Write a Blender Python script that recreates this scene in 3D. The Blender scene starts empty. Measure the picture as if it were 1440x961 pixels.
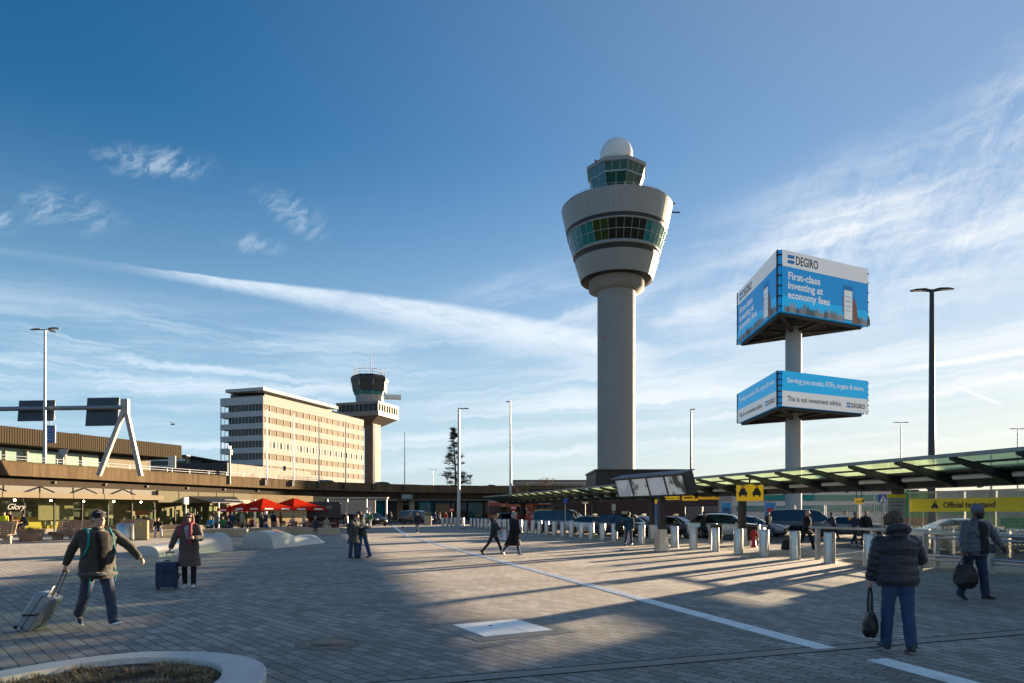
import bpy, bmesh, math, random
from math import sin, cos, tan, pi, radians, degrees, sqrt, atan, atan2, asin, hypot
from mathutils import Vector, Matrix, noise

SC = bpy.context.scene
COL = SC.collection
RND = random.Random(11)
V = Vector
CAMH = 1.75
def at(px, py, Y):                  # point at distance Y seen on a bearing measured in the photograph
    return Vector(((px - 720) / 960 * Y, Y, CAMH + (720 - py) / 960 * Y))
D1 = V((-0.2753, 0.9614, 0))      # the direction the plaza, its bollards and the canopy run in
D2 = V((0.9614, 0.2753, 0))       # across it
SUN_AZ = radians(44.0)            # right of the view axis
SUN_EL = radians(6.7)

# ------------------------------------------------------------------ materials
MATS = {}
def nodes_of(name):
    m = bpy.data.materials.new(name); m.use_nodes = True
    nt = m.node_tree
    b = nt.nodes['Principled BSDF']
    return m, nt, b
def lk(nt, a, b): nt.links.new(a, b)
def mat(name, col, rough=0.6, metal=0.0, var=0.15, scale=3.0, bump=0.0, bscale=40.0, spec=0.5, emit=None, estr=0.0, coat=0.0, dirt=0.0, sheen=0.0):
    """plain procedural surface: base colour broken up by two sizes of noise, varied roughness, optional bump"""
    if name in MATS: return MATS[name]
    m, nt, b = nodes_of(name)
    tc = nt.nodes.new('ShaderNodeTexCoord')
    n1 = nt.nodes.new('ShaderNodeTexNoise'); n1.inputs['Scale'].default_value = scale; n1.inputs['Detail'].default_value = 6
    n1.inputs['Roughness'].default_value = 0.65
    lk(nt, tc.outputs['Object'], n1.inputs['Vector'])
    r = nt.nodes.new('ShaderNodeValToRGB')
    lo = [c * (1 - var) for c in col]; hi = [min(1, c * (1 + var)) for c in col]
    r.color_ramp.elements[0].position = 0.3; r.color_ramp.elements[0].color = (*lo, 1)
    r.color_ramp.elements[1].position = 0.7; r.color_ramp.elements[1].color = (*hi, 1)
    lk(nt, n1.outputs['Fac'], r.inputs['Fac'])
    out = r.outputs['Color']
    if dirt > 0:
        n2 = nt.nodes.new('ShaderNodeTexNoise'); n2.inputs['Scale'].default_value = scale * 0.35; n2.inputs['Detail'].default_value = 8
        mp = nt.nodes.new('ShaderNodeMapping'); mp.inputs['Scale'].default_value = (1, 1, 0.25)
        lk(nt, tc.outputs['Object'], mp.inputs['Vector']); lk(nt, mp.outputs['Vector'], n2.inputs['Vector'])
        rr = nt.nodes.new('ShaderNodeMapRange'); rr.inputs['From Min'].default_value = 0.5; rr.inputs['From Max'].default_value = 0.75
        rr.inputs['To Max'].default_value = dirt
        lk(nt, n2.outputs['Fac'], rr.inputs['Value'])
        mx = nt.nodes.new('ShaderNodeMix'); mx.data_type = 'RGBA'
        lk(nt, rr.outputs['Result'], mx.inputs['Factor']); lk(nt, out, mx.inputs['A'])
        mx.inputs['B'].default_value = (col[0] * .35, col[1] * .32, col[2] * .28, 1)
        out = mx.outputs['Result']
    lk(nt, out, b.inputs['Base Color'])
    mr = nt.nodes.new('ShaderNodeMapRange'); mr.inputs['To Min'].default_value = max(0.02, rough - 0.08); mr.inputs['To Max'].default_value = min(1, rough + 0.08)
    lk(nt, n1.outputs['Fac'], mr.inputs['Value']); lk(nt, mr.outputs['Result'], b.inputs['Roughness'])
    b.inputs['Metallic'].default_value = metal
    b.inputs['Specular IOR Level'].default_value = spec
    b.inputs['Coat Weight'].default_value = coat
    b.inputs['Sheen Weight'].default_value = sheen
    if bump > 0:
        n3 = nt.nodes.new('ShaderNodeTexNoise'); n3.inputs['Scale'].default_value = bscale; n3.inputs['Detail'].default_value = 4
        lk(nt, tc.outputs['Object'], n3.inputs['Vector'])
        bp = nt.nodes.new('ShaderNodeBump'); bp.inputs['Strength'].default_value = bump; bp.inputs['Distance'].default_value = 0.02
        lk(nt, n3.outputs['Fac'], bp.inputs['Height']); lk(nt, bp.outputs['Normal'], b.inputs['Normal'])
    if emit:
        b.inputs['Emission Color'].default_value = (*emit, 1); b.inputs['Emission Strength'].default_value = estr
    MATS[name] = m
    return m
def glass(name, tint, transp=0.5, rough=0.04, diff=None, ior=1.5):
    """window glass: part see-through, part mirror, optional body colour"""
    if name in MATS: return MATS[name]
    m = bpy.data.materials.new(name); m.use_nodes = True; nt = m.node_tree
    for n in list(nt.nodes): nt.nodes.remove(n)
    o = nt.nodes.new('ShaderNodeOutputMaterial')
    t = nt.nodes.new('ShaderNodeBsdfTransparent'); t.inputs['Color'].default_value = (*tint, 1)
    p = nt.nodes.new('ShaderNodeBsdfPrincipled'); p.inputs['Base Color'].default_value = (*(diff or tint), 1)
    p.inputs['Roughness'].default_value = rough; p.inputs['Specular IOR Level'].default_value = 0.7
    tc = nt.nodes.new('ShaderNodeTexCoord'); nz = nt.nodes.new('ShaderNodeTexNoise'); nz.inputs['Scale'].default_value = 1.5
    lk(nt, tc.outputs['Object'], nz.inputs['Vector'])
    bp = nt.nodes.new('ShaderNodeBump'); bp.inputs['Strength'].default_value = 0.02; bp.inputs['Distance'].default_value = 0.05
    lk(nt, nz.outputs['Fac'], bp.inputs['Height']); lk(nt, bp.outputs['Normal'], p.inputs['Normal'])
    mx = nt.nodes.new('ShaderNodeMixShader'); mx.inputs['Fac'].default_value = 1 - transp
    lk(nt, t.outputs[0], mx.inputs[1]); lk(nt, p.outputs[0], mx.inputs[2])
    gl = nt.nodes.new('ShaderNodeBsdfGlossy'); gl.inputs['Roughness'].default_value = rough
    fr = nt.nodes.new('ShaderNodeFresnel'); fr.inputs['IOR'].default_value = ior
    m2 = nt.nodes.new('ShaderNodeMixShader')
    ge = nt.nodes.new('ShaderNodeNewGeometry'); mu = nt.nodes.new('ShaderNodeMath'); mu.operation = 'MULTIPLY_ADD'      # mirror only on the outer face, so thin slabs do not trap light
    lk(nt, ge.outputs['Backfacing'], mu.inputs[0]); mu.inputs[1].default_value = -1; mu.inputs[2].default_value = 1
    m3 = nt.nodes.new('ShaderNodeMath'); m3.operation = 'MULTIPLY'; lk(nt, fr.outputs[0], m3.inputs[0]); lk(nt, mu.outputs[0], m3.inputs[1])
    lk(nt, m3.outputs[0], m2.inputs['Fac']); lk(nt, mx.outputs[0], m2.inputs[1]); lk(nt, gl.outputs[0], m2.inputs[2])
    lk(nt, m2.outputs[0], o.inputs['Surface'])
    MATS[name] = m
    return m
def translucent(name, col, transp, w=0.6):
    if name in MATS: return MATS[name]
    m = bpy.data.materials.new(name); m.use_nodes = True; nt = m.node_tree
    for n in list(nt.nodes): nt.nodes.remove(n)
    o = nt.nodes.new('ShaderNodeOutputMaterial')
    t = nt.nodes.new('ShaderNodeBsdfTransparent'); t.inputs['Color'].default_value = (*[min(1, c * 1.15) for c in col], 1)
    d = nt.nodes.new('ShaderNodeBsdfTranslucent')
    tc = nt.nodes.new('ShaderNodeTexCoord'); nz = nt.nodes.new('ShaderNodeTexNoise'); nz.inputs['Scale'].default_value = 1.2; nz.inputs['Detail'].default_value = 6
    lk(nt, tc.outputs['Object'], nz.inputs['Vector'])
    r = nt.nodes.new('ShaderNodeValToRGB'); r.color_ramp.elements[0].position = .3; r.color_ramp.elements[1].position = .75
    r.color_ramp.elements[0].color = (*[c * .7 for c in col], 1); r.color_ramp.elements[1].color = (*col, 1)
    lk(nt, nz.outputs['Fac'], r.inputs['Fac']); lk(nt, r.outputs['Color'], d.inputs['Color'])
    df = nt.nodes.new('ShaderNodeBsdfDiffuse'); lk(nt, r.outputs['Color'], df.inputs['Color'])
    a = nt.nodes.new('ShaderNodeMixShader'); a.inputs['Fac'].default_value = w
    lk(nt, df.outputs[0], a.inputs[1]); lk(nt, d.outputs[0], a.inputs[2])
    x = nt.nodes.new('ShaderNodeMixShader'); x.inputs['Fac'].default_value = 1 - transp
    lk(nt, t.outputs[0], x.inputs[1]); lk(nt, a.outputs[0], x.inputs[2])
    lk(nt, x.outputs[0], o.inputs['Surface'])
    MATS[name] = m
    return m

# ------------------------------------------------------------------ things and parts
def link(o):
    COL.objects.link(o); return o
def tag(o, label=None, cat=None, group=None, kind=None):
    if label: o['label'] = label
    if cat: o['category'] = cat
    if group: o['group'] = group
    if kind: o['kind'] = kind
    return o
def thing(name, label, cat, loc=(0, 0, 0), rz=0.0, group=None):
    o = link(bpy.data.objects.new(name, None)); o.empty_display_size = .3
    o.location = loc; o.rotation_euler = (0, 0, rz)
    return tag(o, label, cat, group)
def dup(root, loc, rz=0.0, label=None, group=None, scale=None):
    r = root.copy(); link(r); r.location = loc; r.rotation_euler = (0, 0, rz)
    if scale: r.scale = (scale,) * 3 if not hasattr(scale, '__len__') else scale
    if label: r['label'] = label
    if group: r['group'] = group
    for ch in list(root.children):
        c = ch.copy(); link(c); c.parent = r
        for g in list(ch.children):
            d = g.copy(); link(d); d.parent = c
    return r
def ordn(n):
    w = ['zeroth', 'first', 'second', 'third', 'fourth', 'fifth', 'sixth', 'seventh', 'eighth', 'ninth', 'tenth', 'eleventh', 'twelfth', 'thirteenth',
         'fourteenth', 'fifteenth', 'sixteenth', 'seventeenth', 'eighteenth', 'nineteenth', 'twentieth']
    if n <= 20: return w[n]
    t = {2: 'twenty', 3: 'thirty', 4: 'forty', 5: 'fifty'}[n // 10]
    return {2: 'twentieth', 3: 'thirtieth', 4: 'fortieth', 5: 'fiftieth'}[n // 10] if n % 10 == 0 else t + '-' + w[n % 10]

class MB:
    """gathers shapes; build() links them as ONE mesh object"""
    def __init__(s, M=None):
        s.v = []; s.f = []; s.mi = []; s.sm = []; s.cur = 0; s.smooth = False; s.M = M or Matrix()
    def mat(s, i): s.cur = i; return s
    def _add(s, vs, fs, M=None, smooth=None):
        b = len(s.v); T = s.M @ M if M is not None else s.M
        s.v += [T @ V(p) for p in vs]
        for f in fs:
            s.f.append([b + i for i in f]); s.mi.append(s.cur); s.sm.append(s.smooth if smooth is None else smooth)
    def quad(s, a, b, c, d): s._add([a, b, c, d], [(0, 1, 2, 3)]); return s
    def poly(s, pts): s._add(pts, [tuple(range(len(pts)))]); return s
    def box(s, c, d, rz=0.0, M=None, taper=1.0):
        x, y, z = d[0] / 2, d[1] / 2, d[2] / 2
        vs = []
        for sz in (-1, 1):
            k = taper if sz > 0 else 1
            for sx, sy in ((-1, -1), (1, -1), (1, 1), (-1, 1)): vs.append((sx * x * k, sy * y * k, sz * z))
        T = Matrix.Translation(V(c)) @ Matrix.Rotation(rz, 4, 'Z')
        if M is not None: T = T @ M
        s._add(vs, [(3, 2, 1, 0), (4, 5, 6, 7), (0, 1, 5, 4), (1, 2, 6, 5), (2, 3, 7, 6), (3, 0, 4, 7)], T, False); return s
    def box2(s, a, b):
        return s.box([(a[i] + b[i]) / 2 for i in range(3)], [abs(b[i] - a[i]) for i in range(3)])
    def bar(s, a, b, w, h, up=(0, 0, 1)):
        a = V(a); b = V(b); d = b - a; L = d.length
        if L < 1e-6: return s
        y = d.normalized(); x = y.cross(V(up))
        if x.length < 1e-4: x = y.cross(V((1, 0, 0)))
        x.normalize(); z = x.cross(y)
        T = Matrix.Translation((a + b) / 2) @ Matrix((x, y, z)).transposed().to_4x4()
        return s.box((0, 0, 0), (w, L, h), M=None) if False else s._box_T(T, w, L, h)
    def _box_T(s, T, w, L, h):
        x, y, z = w / 2, L / 2, h / 2
        vs = [(sx * x, sy * y, sz * z) for sz in (-1, 1) for sx, sy in ((-1, -1), (1, -1), (1, 1), (-1, 1))]
        s._add(vs, [(3, 2, 1, 0), (4, 5, 6, 7), (0, 1, 5, 4), (1, 2, 6, 5), (2, 3, 7, 6), (3, 0, 4, 7)], T, False); return s
    def tube(s, a, b, r0, r1=None, n=10, caps=True):
        return s.path([a, b], [r0, r0 if r1 is None else r1], n, caps)
    def path(s, pts, rad, n=8, caps=True):
        pts = [V(p) for p in pts]
        if not hasattr(rad, '__len__'): rad = [rad] * len(pts)
        t0 = (pts[1] - pts[0]).normalized()
        u = t0.cross(V((0, 0, 1)))
        if u.length < 1e-3: u = V((1, 0, 0))
        u.normalize(); vs = []; fs = []
        for i, p in enumerate(pts):
            t = (pts[min(i + 1, len(pts) - 1)] - pts[max(i - 1, 0)])
            if t.length < 1e-9: t = t0
            t.normalize(); u = (u - t * u.dot(t)); u.normalize(); w = t.cross(u)
            for k in range(n):
                a = 2 * pi * k / n; vs.append(p + (u * cos(a) + w * sin(a)) * rad[i])
        for i in range(len(pts) - 1):
            for k in range(n):
                fs.append((i * n + k, i * n + (k + 1) % n, (i + 1) * n + (k + 1) % n, (i + 1) * n + k))
        s._add(vs, fs, None, True)
        if caps:
            s._add(vs[:n], [tuple(reversed(range(n)))], None, False); s._add(vs[-n:], [tuple(range(n))], None, False)
        return s
    def lathe(s, prof, c=(0, 0, 0), n=24, smooth=True, a0=0.0, flatcaps=True, sx=1, sy=1):
        vs = []; fs = []
        for r, z in prof:
            for k in range(n):
                a = a0 + 2 * pi * k / n; vs.append((c[0] + r * cos(a) * sx, c[1] + r * sin(a) * sy, c[2] + z))
        for i in range(len(prof) - 1):
            for k in range(n):
                fs.append((i * n + k, i * n + (k + 1) % n, (i + 1) * n + (k + 1) % n, (i + 1) * n + k))
        s._add(vs, fs, None, smooth)
        if flatcaps:
            if prof[0][0] > 1e-4: s._add(vs[:n], [tuple(reversed(range(n)))], None, False)
            if prof[-1][0] > 1e-4: s._add(vs[-n:], [tuple(range(n))], None, False)
        return s
    def ball(s, c, r, n=12, m=8, M=None):
        rr = r if hasattr(r, '__len__') else (r, r, r); vs = []; fs = []
        for i in range(m + 1):
            th = pi * i / m
            for k in range(n):
                a = 2 * pi * k / n; vs.append((sin(th) * cos(a) * rr[0], sin(th) * sin(a) * rr[1], -cos(th) * rr[2]))
        for i in range(m):
            for k in range(n): fs.append((i * n + k, i * n + (k + 1) % n, (i + 1) * n + (k + 1) % n, (i + 1) * n + k))
        T = Matrix.Translation(V(c))
        if M is not None: T = T @ M
        s._add(vs, fs, T, True); return s
    def prism(s, pts, z0, z1, M=None, top=None):
        """extrude a polygon in xy from z0 to z1"""
        n = len(pts); tp = top or pts
        vs = [(p[0], p[1], z0) for p in pts] + [(p[0], p[1], z1) for p in tp]
        fs = [tuple(reversed(range(n))), tuple(range(n, 2 * n))] + [(i, (i + 1) % n, n + (i + 1) % n, n + i) for i in range(n)]
        s._add(vs, fs, M, False); return s
    def loft(s, rings, closed=True, caps=True, smooth=True):
        n = len(rings[0]); vs = [p for r in rings for p in r]; fs = []
        for i in range(len(rings) - 1):
            for k in range(n if closed else n - 1):
                fs.append((i * n + k, i * n + (k + 1) % n, (i + 1) * n + (k + 1) % n, (i + 1) * n + k))
        s._add(vs, fs, None, smooth)
        if caps and closed:
            s._add(rings[0], [tuple(reversed(range(n)))], None, False); s._add(rings[-1], [tuple(range(n))], None, False)
        return s
    def sweep(s, path, sec, closed_sec=True, caps=True):
        """path: xy points; sec: (offset to the right of travel, z)"""
        P = [V((p[0], p[1], p[2] if len(p) > 2 else 0)) for p in path]; rings = []
        for i, p in enumerate(P):
            a = (P[i] - P[i - 1]) if i > 0 else P[1] - P[0]; b = (P[i + 1] - P[i]) if i < len(P) - 1 else a
            if i == 0: a = b
            a = V((a.x, a.y, 0)).normalized(); b = V((b.x, b.y, 0)).normalized()
            t = (a + b).normalized(); r = V((t.y, -t.x, 0)); k = 1 / max(.5, r.dot(V((a.y, -a.x, 0))))
            rings.append([p + r * (o * k) + V((0, 0, z)) for o, z in sec])
        return s.loft(rings, closed_sec, caps, False)
    def build(s, name, mats, parent=None, world=False, loc=None, bevel=0.0, weld=False, autosmooth=None):
        me = bpy.data.meshes.new(name)
        vs = s.v
        if world and parent is not None:
            W = Matrix.Translation(parent.location) @ Matrix.Rotation(parent.rotation_euler.z, 4, 'Z')
            W = W.inverted(); vs = [W @ v for v in vs]
        me.from_pydata([tuple(v) for v in vs], [], s.f)
        if not isinstance(mats, (list, tuple)): mats = [mats]
        for m in mats: me.materials.append(m)
        me.polygons.foreach_set('material_index', s.mi)
        me.polygons.foreach_set('use_smooth', s.sm)
        if weld or bevel:
            bm = bmesh.new(); bm.from_mesh(me)
            bmesh.ops.remove_doubles(bm, verts=bm.verts, dist=1e-5)
            if bevel:
                ed = [e for e in bm.edges if len(e.link_faces) == 2 and e.calc_face_angle(0) > .6]
                bmesh.ops.bevel(bm, geom=ed, offset=bevel, segments=2, affect='EDGES', profile=.5)
            bmesh.ops.recalc_face_normals(bm, faces=bm.faces)
            bm.to_mesh(me); bm.free()
        me.update()
        o = link(bpy.data.objects.new(name, me))
        if parent is not None: o.parent = parent
        if loc is not None: o.location = loc
        return o
def text_mesh(name, body, size, mt, parent, M, bold=0.0, depth=0.004, align='LEFT', spacing=1.0, line=1.0, shear=0.0, width=None):
    """lettering as a mesh; M places it (x along the line, y up, z out of the surface)"""
    c = bpy.data.curves.new(name, 'FONT'); c.body = body; c.size = size; c.extrude = depth; c.offset = bold; c.align_x = align
    c.space_character = spacing; c.space_line = line; c.shear = shear; c.resolution_u = 3
    t = link(bpy.data.objects.new(name, c))
    bpy.context.view_layer.update()
    me = bpy.data.meshes.new_from_object(t.evaluated_get(bpy.context.evaluated_depsgraph_get()))
    bpy.data.objects.remove(t)
    if width:
        w_ = max(v.co.x for v in me.vertices); me.transform(Matrix.Diagonal((width / w_, 1, 1, 1)))
    me.transform(M); me.materials.clear(); me.materials.append(mt)
    o = link(bpy.data.objects.new(name, me)); o.parent = parent
    return o
def frame(o, x, z):
    """matrix with local x along x, local y along z (up), local z out of the face"""
    x = V(x).normalized(); z = V(z).normalized(); n = x.cross(z)
    return Matrix.Translation(V(o)) @ Matrix((x, z, n)).transposed().to_4x4()
# ------------------------------------------------------------------ camera, sun, sky
cd = bpy.data.cameras.new('camera'); cam = link(bpy.data.objects.new('camera', cd))
cam.location = (0, 0, CAMH); cam.rotation_euler = (radians(90), 0, 0)
cd.sensor_width = 36; cd.lens = 24.0; cd.shift_y = 239.5 / 1440; cd.clip_start = .1; cd.clip_end = 6000
SC.camera = cam
sd = bpy.data.lights.new('sun', 'SUN'); sun = link(bpy.data.objects.new('sun', sd))
sd.energy = 5.0; sd.angle = radians(0.53); sd.color = (1.0, 0.76, 0.50)
sdir = V((sin(SUN_AZ) * cos(SUN_EL), cos(SUN_AZ) * cos(SUN_EL), sin(SUN_EL)))
sun.rotation_euler = sdir.to_track_quat('Z', 'Y').to_euler()
sun.location = (60, 60, 40)

W = bpy.data.worlds.new('World'); SC.world = W; W.use_nodes = True
nt = W.node_tree
for n in list(nt.nodes): nt.nodes.remove(n)
wo = nt.nodes.new('ShaderNodeOutputWorld'); bg = nt.nodes.new('ShaderNodeBackground')
lk(nt, bg.outputs[0], wo.inputs['Surface'])
sky = nt.nodes.new('ShaderNodeTexSky'); sky.sky_type = 'NISHITA'; sky.sun_disc = False
sky.sun_elevation = SUN_EL; sky.sun_rotation = SUN_AZ; sky.altitude = 0; sky.air_density = 1.0; sky.dust_density = 0.08; sky.ozone_density = 3.2
SKY_STR = 0.05
bg.inputs['Strength'].default_value = SKY_STR
def mth(op, a, b=None, c=None, clamp=False):
    n = nt.nodes.new('ShaderNodeMath'); n.operation = op; n.use_clamp = clamp
    for i, x in enumerate((a, b, c)):
        if x is None: continue
        if isinstance(x, (int, float)): n.inputs[i].default_value = x
        else: lk(nt, x, n.inputs[i])
    return n.outputs[0]
def sstep(x, lo, hi, t0=0.0, t1=1.0):
    n = nt.nodes.new('ShaderNodeMapRange'); n.interpolation_type = 'SMOOTHSTEP'
    n.inputs['From Min'].default_value = lo; n.inputs['From Max'].default_value = hi
    n.inputs['To Min'].default_value = t0; n.inputs['To Max'].default_value = t1
    lk(nt, x, n.inputs['Value']); return n.outputs['Result']
def vec(x, y, z=0.0):
    n = nt.nodes.new('ShaderNodeCombineXYZ')
    for i, q in enumerate((x, y, z)):
        if isinstance(q, (int, float)): n.inputs[i].default_value = q
        else: lk(nt, q, n.inputs[i])
    return n.outputs[0]
def nz(v, scale, detail=8, rough=.6, dist=0.0):
    n = nt.nodes.new('ShaderNodeTexNoise'); n.inputs['Scale'].default_value = scale; n.inputs['Detail'].default_value = detail
    n.inputs['Roughness'].default_value = rough; n.inputs['Distortion'].default_value = dist
    lk(nt, v, n.inputs['Vector']); return n.outputs['Fac']
tc = nt.nodes.new('ShaderNodeTexCoord'); sp = nt.nodes.new('ShaderNodeSeparateXYZ'); lk(nt, tc.outputs['Generated'], sp.inputs[0])
AZ = mth('MULTIPLY', mth('ARCTAN2', sp.outputs[0], sp.outputs[1]), 180 / pi)      # bearing and height above the horizon, in degrees
EL = mth('MULTIPLY', mth('ARCSINE', sp.outputs[2]), 180 / pi)
# slow wobble so that no cloud has a ruled edge
wob = mth('MULTIPLY', mth('SUBTRACT', nz(vec(AZ, EL), .12, 4), .5), 6.0)
wob2 = mth('MULTIPLY', mth('SUBTRACT', nz(vec(AZ, EL, 7.0), .5, 5), .5), 2.0)
AZw = mth('ADD', AZ, wob); ELw = mth('ADD', EL, mth('MULTIPLY', wob2, .6))
def rot(ang):
    c, s_ = cos(radians(ang)), sin(radians(ang))
    return (mth('ADD', mth('MULTIPLY', AZw, c), mth('MULTIPLY', ELw, s_)), mth('SUBTRACT', mth('MULTIPLY', ELw, c), mth('MULTIPLY', AZw, s_)))
def blob(cx, cy, rx, ry, ang=0.0):
    c, s_ = cos(radians(ang)), sin(radians(ang))
    dx = mth('SUBTRACT', AZw, cx); dy = mth('SUBTRACT', ELw, cy)
    u = mth('DIVIDE', mth('ADD', mth('MULTIPLY', dx, c), mth('MULTIPLY', dy, s_)), rx)
    w = mth('DIVIDE', mth('SUBTRACT', mth('MULTIPLY', dy, c), mth('MULTIPLY', dx, s_)), ry)
    d = mth('SQRT', mth('ADD', mth('MULTIPLY', u, u), mth('MULTIPLY', w, w)))
    return sstep(d, 0.15, 1.0, 1.0, 0.0)
def streaks(ang, fx, fy, lo, hi, seed, detail=9, rough=.62):
    a, b = rot(ang)
    return sstep(nz(vec(mth('MULTIPLY', a, fx), mth('MULTIPLY', b, fy), seed), 1.0, detail, rough, .25), lo, hi)
parts = []
# broad cirrus on the right, combed up to the right
ci = streaks(5, .06, .40, .38, .74, 1.0); ci2 = streaks(55, .35, .8, .35, .75, 5.0, 10, .7)
cim = mth('MAXIMUM', blob(29, 19.0, 21, 8.5, 8), mth('MULTIPLY', blob(38, 24.5, 12, 6, 25), 1.0))
cim = mth('MAXIMUM', cim, mth('MULTIPLY', blob(22, 17.0, 14, 3.4, 14), .8))
parts.append(mth('MULTIPLY', mth('MULTIPLY', mth('ADD', mth('MULTIPLY', ci, .78), mth('MULTIPLY', ci2, .34)), cim), 1.0))
# veil of flat streaks low over the horizon
lo_ = streaks(4, .035, .50, .42, .70, 2.0); lm = mth('MULTIPLY', sstep(EL, 1.5, 5.0), sstep(EL, 9.0, 17.5, 1.0, 0.0))
parts.append(mth('MULTIPLY', mth('MULTIPLY', lo_, lm), .85))
lo2 = streaks(-3, .05, .9, .46, .72, 8.0); lm2 = mth('MULTIPLY', sstep(EL, 8.0, 10.5), sstep(EL, 12.0, 15.5, 1.0, 0.0))
parts.append(mth('MULTIPLY', mth('MULTIPLY', mth('MULTIPLY', lo2, lm2), sstep(AZ, -6.0, -16.0)), .75))
mid = streaks(12, .05, .35, .42, .72, 3.0)
parts.append(mth('MULTIPLY', mth('MULTIPLY', mid, blob(4, 16.6, 15, 4.6, 10)), .70))
parts.append(mth('MULTIPLY', mth('MULTIPLY', mid, blob(15, 14.0, 11, 5.5, 10)), .75))
# the wide old contrail
elc = mth('ADD', mth('ADD', mth('MULTIPLY', mth('MULTIPLY', AZ, AZ), -.00329), mth('MULTIPLY', AZ, -.179)), 14.84)
dc = mth('SUBTRACT', mth('ADD', EL, mth('MULTIPLY', wob2, .22)), elc)
hw = mth('ADD', mth('MULTIPLY', sstep(AZ, -27.0, 0.0), 1.15), mth('ADD', mth('MULTIPLY', wob2, .10), .32))
q = mth('DIVIDE', dc, hw)
prof = mth('MULTIPLY', sstep(q, .55, 1.05, 1.0, 0.0), sstep(q, -1.7, .1))
tex = streaks(-8, .22, 1.2, .22, .62, 4.0, 9, .68)
parts.append(mth('MULTIPLY', mth('MULTIPLY', mth('MULTIPLY', prof, mth('ADD', mth('MULTIPLY', tex, .6), .4)), sstep(AZ, -31.0, -23.0, .10, 1.0)), mth('MULTIPLY', sstep(AZ, 8.5, 14.0, 1.0, 0.0), .80)))
# small combed wisps, upper left
wt = streaks(40, .45, 1.3, .40, .66, 6.0, 9, .68)
wm = blob(-27.5, 24.4, 5.2, 1.5, 6)
for a in ((-18.0, 22.6, 4.0, 1.6, -24), (-33.0, 20.3, 4.0, 1.7, 0), (-20.5, 20.2, 2.8, 1.0, 0), (-36.5, 19.0, 2.0, 1.2, 0)): wm = mth('MAXIMUM', wm, mth('MULTIPLY', blob(*a), .8))
parts.append(mth('MULTIPLY', mth('MULTIPLY', wt, wm), .42))
# young contrails, right
dl = mth('SUBTRACT', mth('ADD', EL, mth('MULTIPLY', wob2, .10)), mth('ADD', mth('MULTIPLY', AZ, .052), 8.72))
parts.append(mth('MULTIPLY', mth('MULTIPLY', sstep(mth('ABSOLUTE', dl), .06, .34, 1.0, 0.0), sstep(AZ, 25.0, 33.0)), .85))
ds = mth('SUBTRACT', mth('ADD', EL, mth('MULTIPLY', wob2, .08)), mth('ADD', mth('MULTIPLY', AZ, -.55), 26.9))
parts.append(mth('MULTIPLY', mth('MULTIPLY', sstep(mth('ABSOLUTE', ds), .03, .22, 1.0, 0.0), mth('MULTIPLY', sstep(AZ, 32.3, 33.2), sstep(AZ, 35.2, 35.9, 1.0, 0.0))), .6))
cover = parts[0]
for p in parts[1:]:   # screen them together
    cover = mth('SUBTRACT', 1.0, mth('MULTIPLY', mth('SUBTRACT', 1.0, cover), mth('SUBTRACT', 1.0, p)))
cover = mth('MULTIPLY', cover, sstep(EL, 0.0, 3.0), clamp=True)
# clouds are brighter on the sun's side
cl = nt.nodes.new('ShaderNodeMix'); cl.data_type = 'RGBA'
lk(nt, sstep(AZ, -40.0, 60.0), cl.inputs['Factor'])
cl.inputs['A'].default_value = (3.5, 4.1, 4.7, 1); cl.inputs['B'].default_value = (4.9, 4.85, 4.75, 1)
# the Nishita sky, its colour a little deeper, and a thin whitish haze band at the horizon
hs = nt.nodes.new('ShaderNodeHueSaturation'); hs.inputs['Saturation'].default_value = 1.2; hs.inputs['Value'].default_value = .92
lk(nt, sky.outputs[0], hs.inputs['Color'])
mx = nt.nodes.new('ShaderNodeMix'); mx.data_type = 'RGBA'
lk(nt, cover, mx.inputs['Factor']); lk(nt, hs.outputs[0], mx.inputs['A']); lk(nt, cl.outputs['Result'], mx.inputs['B'])
hz_ = nt.nodes.new('ShaderNodeMix'); hz_.data_type = 'RGBA'
lk(nt, mth('SUBTRACT', 1.0, mth('MULTIPLY', sstep(EL, -5.0, 29.0, .12, 1.0), sstep(AZ, -40.0, 45.0, 1.0, .77))), hz_.inputs['Factor']); lk(nt, hs.outputs[0], hz_.inputs['A'])
hc = nt.nodes.new('ShaderNodeMix'); hc.data_type = 'RGBA'; lk(nt, sstep(AZ, -45.0, 45.0), hc.inputs['Factor'])
hc.inputs['A'].default_value = (2.2, 3.25, 4.2, 1); hc.inputs['B'].default_value = (3.95, 3.8, 3.5, 1)
lk(nt, hc.outputs['Result'], hz_.inputs['B']); lk(nt, hz_.outputs['Result'], mx.inputs['A'])
lk(nt, mx.outputs['Result'], bg.inputs['Color'])

vs = SC.view_settings; vs.view_transform = 'Standard'; vs.look = 'None'; vs.gamma = 1; vs.use_curve_mapping = False
vs.exposure = 2.16
SC.cycles.max_bounces = 8; SC.cycles.transparent_max_bounces = 16
SC.cycles.use_denoising = True
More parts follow.
